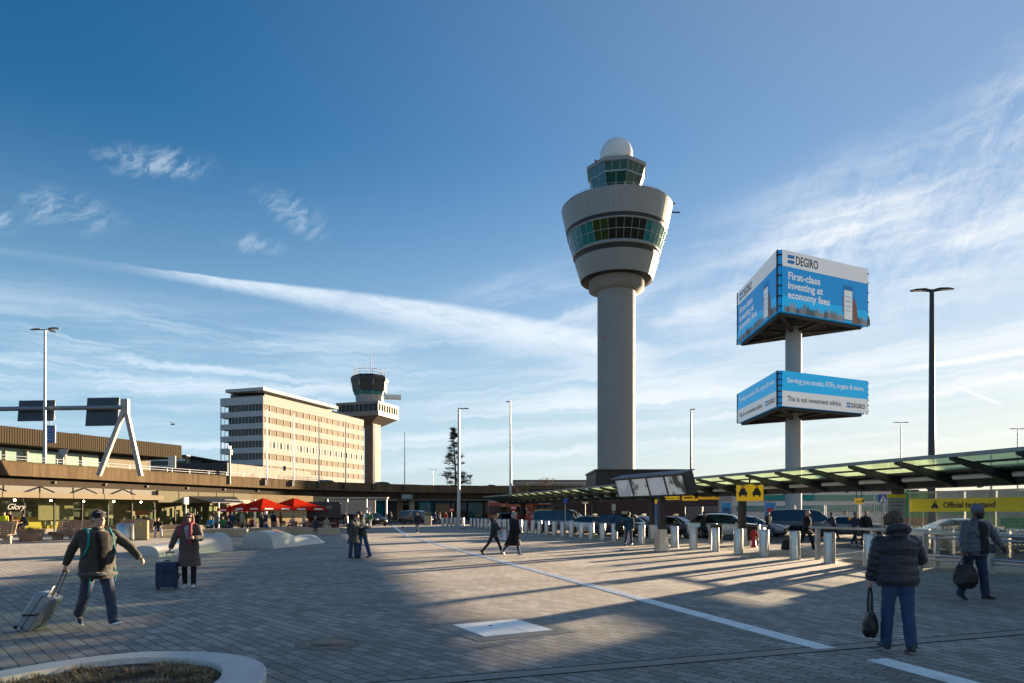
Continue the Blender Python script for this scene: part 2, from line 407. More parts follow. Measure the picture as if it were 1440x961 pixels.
# ------------------------------------------------------------------ the ground
def paving(name, c1, c2, mortar, bw, bh, ang, rough=.5, msize=.012, patch=.35, offset=.5, ns=.25):
    m, nt, b = nodes_of(name)
    tc = nt.nodes.new('ShaderNodeTexCoord'); mp = nt.nodes.new('ShaderNodeMapping'); mp.inputs['Rotation'].default_value[2] = ang
    lk(nt, tc.outputs['Object'], mp.inputs['Vector'])
    br = nt.nodes.new('ShaderNodeTexBrick'); br.inputs['Scale'].default_value = 1.0; br.offset = offset
    br.inputs['Brick Width'].default_value = bw; br.inputs['Row Height'].default_value = bh; br.inputs['Mortar Size'].default_value = msize
    br.inputs['Mortar Smooth'].default_value = .3; br.inputs['Bias'].default_value = -.1
    br.inputs['Color1'].default_value = (*c1, 1); br.inputs['Color2'].default_value = (*c2, 1); br.inputs['Mortar'].default_value = (*mortar, 1)
    lk(nt, mp.outputs['Vector'], br.inputs['Vector'])
    n = nt.nodes.new('ShaderNodeTexNoise'); n.inputs['Scale'].default_value = ns; n.inputs['Detail'].default_value = 9; n.inputs['Roughness'].default_value = .7
    lk(nt, tc.outputs['Object'], n.inputs['Vector'])
    n2 = nt.nodes.new('ShaderNodeTexNoise'); n2.inputs['Scale'].default_value = 22; n2.inputs['Detail'].default_value = 6
    lk(nt, tc.outputs['Object'], n2.inputs['Vector'])
    r = nt.nodes.new('ShaderNodeMapRange'); r.inputs['From Min'].default_value = .3; r.inputs['From Max'].default_value = .7
    r.inputs['To Min'].default_value = 1 - patch; r.inputs['To Max'].default_value = 1 + patch
    lk(nt, n.outputs['Fac'], r.inputs['Value'])
    r2 = nt.nodes.new('ShaderNodeMapRange'); r2.inputs['From Min'].default_value = .3; r2.inputs['From Max'].default_value = .7
    r2.inputs['To Min'].default_value = .75; r2.inputs['To Max'].default_value = 1.25
    lk(nt, n2.outputs['Fac'], r2.inputs['Value'])
    mu = nt.nodes.new('ShaderNodeMath'); mu.operation = 'MULTIPLY'; lk(nt, r.outputs['Result'], mu.inputs[0]); lk(nt, r2.outputs['Result'], mu.inputs[1])
    mm = nt.nodes.new('ShaderNodeVectorMath'); mm.operation = 'SCALE'; lk(nt, br.outputs['Color'], mm.inputs[0]); lk(nt, mu.outputs[0], mm.inputs['Scale'])
    # chewing-gum spots and drips
    vo = nt.nodes.new('ShaderNodeTexVoronoi'); vo.inputs['Scale'].default_value = 1.3; vo.feature = 'F1'
    lk(nt, tc.outputs['Object'], vo.inputs['Vector'])
    vr = nt.nodes.new('ShaderNodeMapRange'); vr.inputs['From Min'].default_value = .018; vr.inputs['From Max'].default_value = .028; vr.inputs['To Min'].default_value = .55; vr.inputs['To Max'].default_value = 0
    lk(nt, vo.outputs['Distance'], vr.inputs['Value'])
    mx = nt.nodes.new('ShaderNodeMix'); mx.data_type = 'RGBA'; lk(nt, vr.outputs['Result'], mx.inputs['Factor']); lk(nt, mm.outputs[0], mx.inputs['A'])
    mx.inputs['B'].default_value = (.3, .3, .28, 1)
    # spills and worn patches with their own outlines, and old dark gum
    n4 = nt.nodes.new('ShaderNodeTexNoise'); n4.inputs['Scale'].default_value = .55; n4.inputs['Detail'].default_value = 10; n4.inputs['Roughness'].default_value = .72; n4.inputs['Distortion'].default_value = .6
    lk(nt, tc.outputs['Object'], n4.inputs['Vector']); r4 = nt.nodes.new('ShaderNodeMapRange'); r4.inputs['From Min'].default_value = .57; r4.inputs['From Max'].default_value = .66; r4.inputs['To Max'].default_value = .38
    lk(nt, n4.outputs['Fac'], r4.inputs['Value']); m4 = nt.nodes.new('ShaderNodeMix'); m4.data_type = 'RGBA'; lk(nt, r4.outputs['Result'], m4.inputs['Factor']); lk(nt, mx.outputs['Result'], m4.inputs['A']); m4.inputs['B'].default_value = (c1[0] * .35, c1[1] * .33, c1[2] * .31, 1)
    v2 = nt.nodes.new('ShaderNodeTexVoronoi'); v2.inputs['Scale'].default_value = 2.4; lk(nt, tc.outputs['Object'], v2.inputs['Vector'])
    w2 = nt.nodes.new('ShaderNodeMapRange'); w2.inputs['From Min'].default_value = .035; w2.inputs['From Max'].default_value = .055; w2.inputs['To Min'].default_value = .6; w2.inputs['To Max'].default_value = 0; lk(nt, v2.outputs['Distance'], w2.inputs['Value'])
    m5 = nt.nodes.new('ShaderNodeMix'); m5.data_type = 'RGBA'; lk(nt, w2.outputs['Result'], m5.inputs['Factor']); lk(nt, m4.outputs['Result'], m5.inputs['A']); m5.inputs['B'].default_value = (.05, .047, .043, 1); mx = m5
    lk(nt, mx.outputs['Result'], b.inputs['Base Color'])
    rr = nt.nodes.new('ShaderNodeMapRange'); rr.inputs['To Min'].default_value = rough - .12; rr.inputs['To Max'].default_value = min(1, rough + .15)
    b.inputs['Sheen Weight'].default_value = .06; b.inputs['Sheen Roughness'].default_value = .5; b.inputs['Sheen Tint'].default_value = (1, .92, .82, 1)      # warm sheen added to brighten the sunlit paving
    lk(nt, n.outputs['Fac'], rr.inputs['Value']); lk(nt, rr.outputs['Result'], b.inputs['Roughness'])
    bp = nt.nodes.new('ShaderNodeBump'); bp.inputs['Strength'].default_value = .45; bp.inputs['Distance'].default_value = .006; bp.invert = True
    lk(nt, br.outputs['Fac'], bp.inputs['Height'])
    b2 = nt.nodes.new('ShaderNodeBump'); b2.inputs['Strength'].default_value = .35; b2.inputs['Distance'].default_value = .004
    lk(nt, n2.outputs['Fac'], b2.inputs['Height']); lk(nt, bp.outputs['Normal'], b2.inputs['Normal']); lk(nt, b2.outputs['Normal'], b.inputs['Normal'])
    return m
ANG = -atan2(D1.y, D1.x)
PVC = ((.165, .158, .15), (.335, .318, .298), (.04, .038, .036))
m_pavl = paving('plaza_pavers_left', *PVC, .34, .17, -atan2(.73, -.68), rough=.75, msize=.011, patch=.45)
m_pav = paving('plaza_pavers', *PVC, .34, .17, ANG, rough=.75, msize=.011, patch=.45)
m_pav2 = paving('walk_pavers', (.33, .30, .265), (.42, .38, .335), (.14, .13, .12), .3, .3, ANG, rough=.6, patch=.2)
m_asph = mat('asphalt', (.055, .054, .053), .85, var=.25, scale=1.2, bump=.3, bscale=160)
m_gnd = mat('far_ground', (.09, .10, .07), .95, var=.3, scale=.05)
def sheet(name, pts, z, m, kind='structure'):
    o = MB().poly([(p[0], p[1], z) for p in pts]).build(name, m); return tag(o, kind=kind)
def at_t(t, off, o=(11.8, 35.0)):          # a point t metres along the canopy line and off metres across it
    return V((o[0] + D1.x * t + D2.x * off, o[1] + D1.y * t + D2.y * off, 0))
sheet('ground', [(-3500, -800), (3500, -800), (3500, 5000), (-3500, 5000)], -.02, m_gnd)
sheet('plaza', [(-90, -25), (60, -25), (60, 140), (-90, 140)], 0, m_pav)
# taxi road beyond the canopy, a paler walkway under it, and the road below the viaduct
r0, r1 = 3.0, 15.0
sheet('taxi_road', [at_t(-60, r0), at_t(-60, r1), at_t(75, r1), at_t(75, r0)], .004, m_asph)
sheet('walkway', [at_t(-60, -2.2), at_t(-60, r0 - .16), at_t(70, r0 - .16), at_t(70, -2.2)], .004, m_pav2)
k = MB().sweep([at_t(-60, r0 - .08), at_t(75, r0 - .08)], [(-.08, -.05), (.08, -.05), (.08, .03), (-.08, .03)])
tag(k.build('kerb', mat('kerb_stone', (.36, .35, .33), .8, bump=.2)), kind='structure')
sheet('far_road', [(-60, 92), (40, 100), (40, 136), (-60, 132)], .004, m_asph)
# white ribbed guide line, bent once far off, broken by the drain
m_white = mat('white_tactile', (.90, .89, .86), .55, var=.10, scale=7, dirt=.35, bump=.2, bscale=30)
GL0 = V((4.02, 8.72)); gd_ = V((D1.x, D1.y))
sheet('plaza', [GL0 - gd_ * 36, GL0 + gd_ * 42, (-16.5, 93), (-20, 139.9), (-89.9, 139.9), (-89.9, -24.9)], .0015, m_pavl)
def ribbon(name, pts, w, z=.006, m=m_white):
    mb = MB()
    mb.sweep([(p[0], p[1], 0) for p in pts], [(-w / 2, z - .004), (w / 2, z - .004), (w / 2, z), (-w / 2, z)])
    for k in range(5):
        o = (k - 2) * w / 5.2
        mb.sweep([(p[0], p[1], 0) for p in pts], [(o - .014, z), (o + .014, z), (o + .011, z + .005), (o - .011, z + .005)])
    return tag(mb.build(name, m), kind='structure')
P0 = V((4.02, 8.72)); d1 = V((D1.x, D1.y))
ribbon('guide_line', [P0, P0 + d1 * 42, V((-16.5, 93))], .31)
ribbon('guide_line', [P0 - d1 * .66 + V((.12, 0)), P0 - d1 * 8], .31)
ribbon('guide_line', [V((-1.35, 32.2)), V((13, 31.0))], .16)
# drain channel across the foreground
dm = mat('drain_grey', (.20, .19, .18), .6, var=.2, scale=8, bump=.3)
dk = mat('gap_dark', (.015, .015, .015), .9)
a, b = V((-9.0, 4.2)), V((16.0, 12.9)); dd = (b - a).normalized(); nn = V((-dd.y, dd.x))
mb = MB(); mb.sweep([a, b], [(-.12, 0), (.12, 0), (.12, .005), (-.12, .005)]); tag(mb.build('drain_channel', dm), kind='structure')
for o in (-.135, .135):
    mb = MB(); mb.sweep([a, b], [(o - .014, 0), (o + .014, 0), (o + .014, .0065), (o - .014, .0065)]); tag(mb.build('drain_channel', dk), kind='structure')
# manhole cover in the shaded paving
mh = thing('manhole_cover', 'round iron manhole cover with a ribbed rim set in the dark pavers', 'manhole cover', (-2.42, 9.05, 0))
mh.scale = (.72, .72, 1)
iron = mat('cast_iron', (.15, .125, .105), .55, metal=.35, var=.35, scale=9, bump=.5, bscale=60)
mb = MB().lathe([(.46, .0), (.46, .008), (.36, .008), (.36, .0)], n=40, flatcaps=False)
for k in range(48):
    an = 2 * pi * k / 48; mb.box((.41 * cos(an), .41 * sin(an), .010), (.07, .02, .008), rz=an)
mb.build('rim', mat('iron_rim', (.24, .21, .18), .5, metal=.3, var=.3, scale=10), mh)
MB().lathe([(.355, .0), (.355, .011), (0, .011)], n=40, flatcaps=False).build('lid', iron, mh)
MB().lathe([(.62, .0), (.62, .005), (.47, .005), (.47, 0)], n=40, flatcaps=False).build('surround', mat('setts', (.16, .148, .135), .7, var=.3, scale=14, bump=.4), mh)
# white hatch plates in a stone frame
hp = [V((-.83, 10.62)), V((.17, 11.16)), V((.52, 9.98)), V((-.47, 9.42))]
ha = thing('access_hatch', 'white metal access hatch of two plates lying in the paving', 'hatch', (-.15, 10.3, 0))
ex = (hp[1] - hp[0]).normalized(); ey = (hp[0] - hp[3]).normalized(); rzh = atan2(ex.y, ex.x)
ha.rotation_euler[2] = rzh
wm_ = mat('hatch_white', (.86, .85, .83), .4, var=.10, scale=5, dirt=.4)
MB().box((-.22, 0, .006), (.70, 1.12, .012)).build('plate', wm_, ha, bevel=.003)
MB().box((.35, 0, .006), (.42, 1.12, .012)).build('plate', wm_, ha, bevel=.003)
MB().box((-.1, .2, .0135), (.05, .05, .003)).build('lifting_hole', dk, ha)
fr_ = MB()
for sx, sy, w, h in ((0, .72, 1.6, .26), (0, -.72, 1.6, .26), (-.7, 0, .24, 1.18), (.7, 0, .24, 1.18)): fr_.box((sx, sy, .003), (w, h, .005))
fr_.build('stone_frame', mat('frame_stone', (.21, .195, .175), .65, var=.3, scale=7, bump=.3), ha)
# planter bed with a white stone rim, lower left
outer = [(-2.43, 6.49), (-2.52, 7.0), (-2.75, 7.5), (-3.15, 7.88), (-3.71, 8.08), (-4.37, 8.05), (-4.95, 7.65), (-5.4, 6.95), (-5.75, 6.1), (-5.9, 5.1), (-5.6, 4.2), (-4.9, 3.6), (-4.0, 3.4), (-3.1, 3.7), (-2.6, 4.5), (-2.45, 5.5)]
def smooth_loop(pts, k=6):
    n = len(pts); out = []
    for i in range(n):
        p0, p1, p2, p3 = [V((*pts[(i + j) % n], 0)) for j in (-1, 0, 1, 2)]
        for s in range(k):
            t = s / k
            out.append(.5 * ((2 * p1) + (p2 - p0) * t + (2 * p0 - 5 * p1 + 4 * p2 - p3) * t * t + (-p0 + 3 * p1 - 3 * p2 + p3) * t ** 3))
    return out
ol = smooth_loop(outer); cc = sum(ol, V((0, 0, 0))) / len(ol)
pl = thing('planter', 'low planter with a white stone rim and dry grass, cut by the frame', 'planter', (cc.x, cc.y, 0))
def inset(loop, d):
    n = len(loop); out = []
    for i in range(n):
        t = (loop[(i + 1) % n] - loop[i - 1]).normalized(); out.append(loop[i] + V((t.y, -t.x, 0)) * (-d if (cc - loop[i]).dot(V((t.y, -t.x, 0))) < 0 else d))
    return out
ins = [inset(ol, d) for d in (0.0, .012, .42, .44)]
zs = (0, .10, .115, .02)
rings = []
for lp, z in zip(ins, zs): rings.append([p + V((0, 0, z)) for p in lp])
rings.insert(1, [p + V((0, 0, .085)) for p in ol])
mb = MB().loft(rings, True, False, False)
stone = mat('white_stone', (.60, .58, .55), .6, var=.1, scale=3, bump=.15, bscale=90, dirt=.35)
mb.build('rim', stone, pl, world=True)
il = inset(ol, .43); mb = MB()
ctr = V((cc.x, cc.y, .06))
N_ = len(il)
ring2 = [(p - ctr) * .55 + ctr for p in il]
for i in range(N_):
    a, b = il[i] + V((0, 0, .05)), il[(i + 1) % N_] + V((0, 0, .05)); c, d = ring2[(i + 1) % N_] + V((0, 0, .03)), ring2[i] + V((0, 0, .03))
    mb.quad(a, b, c, d); mb._add([d, c, ctr], [(0, 1, 2)])
mb.build('soil', mat('soil', (.085, .058, .04), .95, var=.5, scale=9, bump=1.0, bscale=30), pl, world=True)
mb = MB(); r_ = random.Random(5)
def inside(p, loop):
    c = False; n = len(loop)
    for i in range(n):
        a, b = loop[i], loop[i - 1]
        if (a.y > p.y) != (b.y > p.y) and p.x < (b.x - a.x) * (p.y - a.y) / (b.y - a.y) + a.x: c = not c
    return c
il3 = inset(ol, .5); made = 0
while made < 900:
    p = V((r_.uniform(-6, -2.4), r_.uniform(4.6, 8.2), 0))
    if not inside(p, il3) or noise.noise(p * 2.2) < -.3: continue
    made += 1; hh = r_.uniform(.04, .10)
    for k in range(16):
        an = r_.uniform(0, 2 * pi); l = hh * r_.uniform(.5, 1.2); w = .004
        b0 = p + V((cos(an) * .03, sin(an) * .03, .05)); tip = b0 + V((cos(an) * l * .9, sin(an) * l * .9, l * r_.uniform(.35, .9)))
        md = (b0 + tip) / 2 + V((0, 0, l * .25)); sd_ = V((-sin(an), cos(an), 0)) * w
        mb._add([b0 - sd_, b0 + sd_, md + sd_, md - sd_, tip], [(0, 1, 2, 3), (3, 2, 4)])
tag(mb.build('dry_grass', mat('dry_grass', (.27, .195, .105), .9, var=.6, scale=4), pl, world=True), kind='stuff')
# ------------------------------------------------------------------ control tower
m_conc = mat('tower_concrete', (.245, .255, .25), .75, var=.06, scale=.25, bump=.1, bscale=12, dirt=.12)
m_clad = mat('tower_cladding', (.255, .265, .265), .45, metal=.15, var=.05, scale=.6)
m_dark = mat('dark_metal', (.025, .025, .027), .5, metal=.3)
m_blk = mat('black_paint', (.018, .018, .02), .4)
m_gteal = glass('glass_teal', (.25, .6, .6), .12, diff=(.0, .17, .18), ior=1.12)
m_gblue = glass('glass_blue', (.2, .5, .6), .12, diff=(.0, .17, .25), ior=1.12)
m_golive = glass('glass_olive', (.3, .4, .2), .12, diff=(.028, .05, .012), ior=1.12)
m_gdark = glass('glass_dark', (.08, .10, .08), .3, diff=(.012, .018, .014), ior=1.25)
m_ggreen = glass('glass_green', (.25, .6, .45), .25, diff=(.008, .085, .07), ior=1.12)
m_wht = mat('white_paint', (.78, .78, .76), .45, var=.05)
m_mull = mat('mullion_grey', (.42, .43, .42), .4, metal=.3)
m_steel = mat('brushed_steel', (.44, .45, .46), .32, metal=.85, var=.1, scale=2)
m_galv = mat('galvanised', (.40, .41, .42), .45, metal=.6, var=.15, scale=5)

def cone_panels(mb, r0, z0, r1, z1, n, gap=.03, off=.02, a0=0.0):
    """flat facade panels round a cone, proud of the backing, closed on their edges"""
    for k in range(n):
        a = a0 + 2 * pi * k / n; b = a0 + 2 * pi * (k + 1) / n; g = gap / max(r0, r1)
        a += g / 2; b -= g / 2
        P = lambda r, an, z: V((r * cos(an), r * sin(an), z))
        o = [P(r0 + off, a, z0), P(r0 + off, b, z0), P(r1 + off, b, z1), P(r1 + off, a, z1)]
        i = [P(r0, a, z0), P(r0, b, z0), P(r1, b, z1), P(r1, a, z1)]
        mb._add(o + i, [(0, 1, 2, 3), (4, 5, 1, 0), (5, 6, 2, 1), (6, 7, 3, 2), (7, 4, 0, 3)], None, False)
tw = thing('control_tower', 'tall round concrete control tower with a flared drum, glazed cab and white radome', 'control tower', (27.9, 182.5, 0))
mb = MB()
for k in range(17):
    z = k * 3.62; mb.lathe([(5.03, z + .03), (5.03, z + 3.59)], n=64, flatcaps=False)
mb.lathe([(5.0, 0), (5.0, 61.6)], n=64, flatcaps=False)
mb.build('shaft', m_conc, tw)
MB().lathe([(5.0, 60.2), (7.3, 60.8), (7.35, 63.3), (9.4, 63.3)], n=64, flatcaps=False).build('collar', m_conc, tw)
mb = MB().lathe([(7.3, 63.25), (9.45, 63.2), (11.0, 68.9), (13.0, 75.5), (13.2, 76.4), (14.4, 81.6), (14.0, 82.0), (0, 82.0)], n=64, flatcaps=False)
mb.build('drum', m_dark, tw)
mb = MB(); cone_panels(mb, 9.5, 63.3, 11.05, 68.3, 64); mb.build('lower_cladding', m_clad, tw)
mb = MB(); cone_panels(mb, 13.35, 76.3, 14.55, 82.1, 64); mb.lathe([(14.5, 82.1), (14.65, 82.35), (14.2, 82.35), (13.9, 82.0)], n=64, flatcaps=False); mb.build('upper_cladding', m_clad, tw)
mb = MB(); mb.lathe([(11.3, 69.5), (11.5, 69.5), (11.62, 70.3), (11.3, 70.3)], n=64, flatcaps=False)
mb.lathe([(12.9, 75.0), (13.1, 75.0), (13.2, 75.4), (12.9, 75.4)], n=64, flatcaps=False); mb.build('window_rim', m_clad, tw)
wr = MB()
NP = 40
for k in range(NP):
    an = 2 * pi * (k + .5) / NP; deg = (degrees(an) + 90 + 180) % 360 - 180       # 0 = toward the plaza
    if -22 <= deg <= 26: i = 3
    elif -33 <= deg < -22: i = 2
    elif deg < -33: i = 1 if deg < -52 else 0
    elif deg > 26: i = 4 if deg > 50 else 0
    else: i = 0
    for j in range(2):
        za, zb = 70.3 + j * 2.4, 72.6 + j * 2.35; ra = 11.55 + (za - 70.3) * .31; rb = 11.55 + (zb - 70.3) * .31
        a, b = 2 * pi * k / NP + .004, 2 * pi * (k + 1) / NP - .004
        ii = i if RND.random() < .93 else 3
        if i != 3 and j == 1 and RND.random() < .2: ii = i
        wr.mat(ii).quad((ra * cos(a), ra * sin(a), za), (ra * cos(b), ra * sin(b), za), (rb * cos(b), rb * sin(b), zb), (rb * cos(a), rb * sin(a), zb))
wr.build('window_band', [m_gteal, m_gblue, m_golive, m_gdark, m_ggreen], tw)
mb = MB()
for k in range(NP):
    a = 2 * pi * k / NP; mb.bar((11.6 * cos(a), 11.6 * sin(a), 70.3), (13.07 * cos(a), 13.07 * sin(a), 75.0), .06, .08)
mb.lathe([(12.28, 72.6), (12.33, 72.6), (12.36, 72.7), (12.3, 72.7)], n=64, flatcaps=False)
mb.build('mullions', m_mull, tw)
MB().lathe([(10.8, 72.4), (0, 72.4)], n=32, flatcaps=False).build('inner_floor', mat('floor_dull', (.12, .11, .1), .8), tw)
MB().lathe([(6.5, 68), (6.5, 76)], n=32, flatcaps=False).build('inner_core', mat('core_wall', (.10, .11, .07), .8), tw)
# cab
A0 = radians(-90 + 13)
for gm_ in (m_gteal, m_gblue, m_golive, m_ggreen, m_gdark):
    for n_ in gm_.node_tree.nodes:
        if n_.type == 'BSDF_PRINCIPLED': n_.inputs['Specular IOR Level'].default_value = .3
cab = MB(); mu = MB()
cab.lathe([(6.3, 82.0), (6.3, 86.4)], n=8, a0=A0, smooth=False, flatcaps=False)
cab.build('cab_wall', m_clad, tw)
cg = MB()
def octp(r, k, z): a = A0 + pi / 4 * k; return V((r * cos(a), r * sin(a), z))
for k in range(8):
    mid = degrees(A0 + pi / 4 * (k + .5)) % 360
    i = 1 if 180 <= mid < 240 else 0      # greenish front, bluer left
    if mid < 20 or mid > 330: i = 2
    for (ra, za, rb, zb, nn) in ((6.25, 86.4, 7.3, 89.6, 2), (7.35, 89.8, 8.0, 92.0, 3)):
        for q in range(nn):
            f0, f1 = q / nn, (q + 1) / nn
            a0, a1 = octp(ra, k, za), octp(ra, k + 1, za); b0, b1 = octp(rb, k, zb), octp(rb, k + 1, zb)
            cg.mat(i).quad(a0.lerp(a1, f0), a0.lerp(a1, f1), b0.lerp(b1, f1), b0.lerp(b1, f0))
            mu.bar(a0.lerp(a1, f0), b0.lerp(b1, f0), .08, .08)
        mu.bar(octp(ra, k, za), octp(ra, k + 1, za), .14, .14); mu.bar(octp(rb, k, zb), octp(rb, k + 1, zb), .14, .14)
cg.build('cab_window', [m_ggreen, m_gblue, m_wht], tw); mu.build('cab_mullions', m_mull, tw)
MB().lathe([(5.0, 86.0), (5.0, 88.0)], n=16).build('cab_desk', m_dark, tw)
mb = MB().lathe([(7.9, 91.9), (8.3, 92.0), (8.35, 92.9), (8.0, 93.2), (5.3, 93.9), (5.1, 94.4), (0, 94.4)], n=8, a0=A0, smooth=False, flatcaps=False)
mb.build('cab_roof', m_clad, tw)
MB().ball((0, 0, 97.0), 4.35, 40, 24).build('radome', mat('radome_white', (.74, .74, .73), .35, var=.02, scale=.3), tw)
mb = MB().tube((.9, 0, 101), (1.0, 0, 103.4), .05, .03, 6).tube((1.5, 1, 100.8), (1.9, 1, 102.4), .04, .02, 6)
mb.build('lightning_rod', m_galv, tw)
mb = MB()
for x, y, z in ((-6.2, -5.2, 93.0),): mb.ball((x, y, z), .3, 10, 8)
mb.build('warning_lamp', mat('red_lamp', (.5, .04, .03), .3), tw)
mb = MB()
for z in (45,): mb.ball((-3.9, -3.2, 47.5), .25, 8, 6)
mb.build('warning_lamp', mat('red_lamp', (.5, .04, .03), .3), tw)
mb = MB()
for k in range(36):
    a = 2 * pi * k / 36; mb.tube((13.6 * cos(a), 13.6 * sin(a), 82.2), (13.6 * cos(a), 13.6 * sin(a), 83.4), .035, n=5)
for z in (82.8, 83.4): mb.path([(13.6 * cos(2 * pi * k / 36), 13.6 * sin(2 * pi * k / 36), z) for k in range(37)], .035, 5, False)
mb.build('roof_railing', m_galv, tw)
mb = MB().bar((8, -3, 83.6), (15.0, -2.4, 83.0), .7, .28).bar((10, -3, 82.2), (10, -3, 83.6), .5, .5).bar((13, -2, 81.0), (16.5, -2, 80.9), .5, .2)
for x in (9, 9.8, 10.6): mb.tube((x, -3, 83.6), (x, -3, 86), .05, n=5)
mb.bar((9, -3, 86), (10.6, -3, 86), .06, .06); mb.bar((9, -3, 85), (10.6, -3, 85), .06, .06)
mb.build('maintenance_crane', m_dark, tw)
mb = MB().lathe([(5.05, 7.6), (9.9, 7.9), (10.0, 8.4), (5.05, 9.0)], n=48, flatcaps=False)
mb.build('base_canopy', m_clad, tw)

# ------------------------------------------------------------------ office slab and the old tower behind it
f_ = V((.3204, .9473, 0)).normalized(); e_ = V((-f_.y, f_.x, 0))
OA = V((-60.5, 166, 0))
off = thing('office_building', 'long cream office slab with rows of brown windows and a flat rooftop storey', 'office building', OA)
def OP(s, t, z): return OA + f_ * s + e_ * t + V((0, 0, z))
RZO = atan2(f_.y, f_.x)
def obox(mb, s0, s1, t0, t1, z0, z1):
    c = OP((s0 + s1) / 2, (t0 + t1) / 2, (z0 + z1) / 2); mb.box(c, (abs(s1 - s0), abs(t1 - t0), abs(z1 - z0)), rz=RZO)
m_cream = mat('cream_panel', (.355, .345, .32), .9, spec=.08, var=.05, scale=.4, dirt=.1)
m_grey_band = mat('band_panel', (.48, .49, .49), .8, spec=.1, var=.05, scale=.5)
m_brwin = mat('brown_window', (.135, .105, .07), .6, spec=.06, var=.3, scale=.25)
m_blind = mat('white_blind', (.42, .415, .40), .8, spec=.1, var=.04)
LEN = 46.5
mb = MB(); obox(mb, 2.6, LEN, .25, 12.6, 0, 29.6); mb.build('core', mat('core_dark', (.10, .10, .10), .7), off, world=True)
wl = MB(); pitch = 2.98
for i in range(11):      # the spandrel bands, and piers between the windows
    zt = 30.0 if i == 0 else 27.98 - pitch * (i - 1) - 1.45; zb = 27.98 - pitch * i
    if zt < .5: break
    obox(wl, 0, LEN, 0, .25, max(0, zb), zt)
nb = 17; bw = LEN / nb
for i in range(10):
    zt = 27.98 - pitch * i; zb = zt - 1.45
    for b in range(nb + 1): obox(wl, max(0, b * bw - .14), min(LEN, b * bw + .14), .02, .25, zb, zt)
wl.build('wall', m_cream, off, world=True)
for i in range(8):
    zt = 27.98 - pitch * i; zb = zt - 1.45
    for b in range(nb):
        if i == 3:
            w = MB()
            for q in (0, .5): obox(w, b * bw + .25 + q * bw, b * bw + .25 + q * bw + .72, -.03, .12, zb - .25, zt + .1)
            w.build('window_blind', m_blind, off, world=True)
        elif i in (0, 1, 2, 4, 5) :
            w = MB(); obox(w, b * bw + .14, (b + 1) * bw - .14, .12, .2, zb, zt); w.build('window', m_brwin, off, world=True)
        elif b == 0:
            w = MB(); obox(w, .2, LEN - .2, .12, .2, zb, zt); w.build('window', m_brwin, off, world=True)
bd = MB()
for i in range(10):
    zt = 30.0 if i == 0 else 27.98 - pitch * (i - 1) - 1.55; zb = 27.98 - pitch * i + .05
    obox(bd, -.02, .28, .02, 12.9, zb, zt); obox(bd, .28, 2.6, 12.6, 12.9, zb, zt); obox(bd, .28, 2.6, .3, 12.6, zb, zb + .25)
bd.build('gallery', m_grey_band, off, world=True)
gw = MB()
for i in range(8):
    zt = 27.98 - pitch * i; zb = zt - 1.5
    obox(gw, .15, .2, .2, 9.6, zb, zt)
gw.build('end_window', m_gdark, off, world=True)
gm = MB()
for i in range(8):
    zt = 27.98 - pitch * i; zb = zt - 1.5
    for q in range(10): obox(gm, .08, .16, .3 + q * 1.02, .38 + q * 1.02, zb, zt)
    for q in range(3): obox(gm, .02, .12, 10.3 + q * 1.2, 10.4 + q * 1.2, zb, zt)
    obox(gm, .02, .2, 12.7, 12.85, zb, zt)
gm.build('end_mullion', m_mull, off, world=True)
ph = MB(); obox(ph, 2.0, 31, 1.2, 11.5, 29.6, 31.2); ph.build('rooftop_storey', mat('white_render', (.36, .345, .32), .9, spec=.08, var=.05), off, world=True)
ph = MB(); obox(ph, 1.9, 2.0, 1.3, 11.2, 29.9, 31.1); ph.build('rooftop_window', m_gdark, off, world=True)
ph = MB(); obox(ph, -.6, 31.8, -.5, 10.8, 31.2, 32.0); ph.build('roof', m_grey_band, off, world=True)
ph = MB(); obox(ph, 31, 42, 2, 9, 29.6, 31.0); ph.build('roof_plant', m_gdark, off, world=True)
ph = MB()
for s in (6, 14): ph.tube(OP(s, 9, 32), OP(s, 9, 35), .04, n=5)
ph.build('roof_aerial', m_dark, off, world=True)

ot = thing('old_tower', 'older brown control tower with a square gallery and antennas behind the office slab', 'control tower', (-46.5, 227.9, 0))
m_brn = mat('brown_concrete', (.085, .066, .055), .7, var=.08, scale=.4, dirt=.15)
mb = MB().box((-46.5, 227.9, 18), (5, 3.2, 36), rz=RZO); mb.build('shaft', m_brn, ot, world=True)
PC = V((-48.4, 229.2, 0))
def pq(a, b): return PC + f_ * (a) + e_ * (b)
def plat(mb, w, d, z0, z1, w2=None, d2=None):
    a = [pq(-w, -d), pq(w, -d), pq(w, d), pq(-w, d)]; w2 = w2 or w; d2 = d2 or d
    b = [pq(-w2, -d2), pq(w2, -d2), pq(w2, d2), pq(-w2, d2)]
    mb.prism([(p.x, p.y) for p in a], z0, z1, top=[(p.x, p.y) for p in b])
mb = MB(); plat(mb, 3.2, 2.6, 30.2, 33.0, 6.6, 7.7); mb.build('soffit', m_brn, ot, world=True)
mb = MB(); plat(mb, 6.85, 7.9, 33.0, 34.5); plat(mb, 6.85, 7.9, 36.7, 37.6); mb.build('gallery_band', mat('gallery_cream', (.16, .15, .135), .6, var=.05), ot, world=True)
mb = MB(); plat(mb, 6.4, 7.4, 34.5, 36.7); mb.build('gallery_window', m_gdark, ot, world=True)
for q in range(19):
    if q < 9: p = pq(-6.6 + q * 1.65, -7.65); sz = (.5, .3, 2.2)
    else: p = pq(-6.6, -7.6 + (q - 9) * 1.68); sz = (.25, .16, 2.2)
    MB().box((p.x, p.y, 35.6), sz, rz=RZO).build('gallery_mullion', mat('gallery_cream', (.16, .15, .135)), ot, world=True)
cc_ = (PC.x + .6, PC.y, 0); LA = radians(-90 + 22.5)
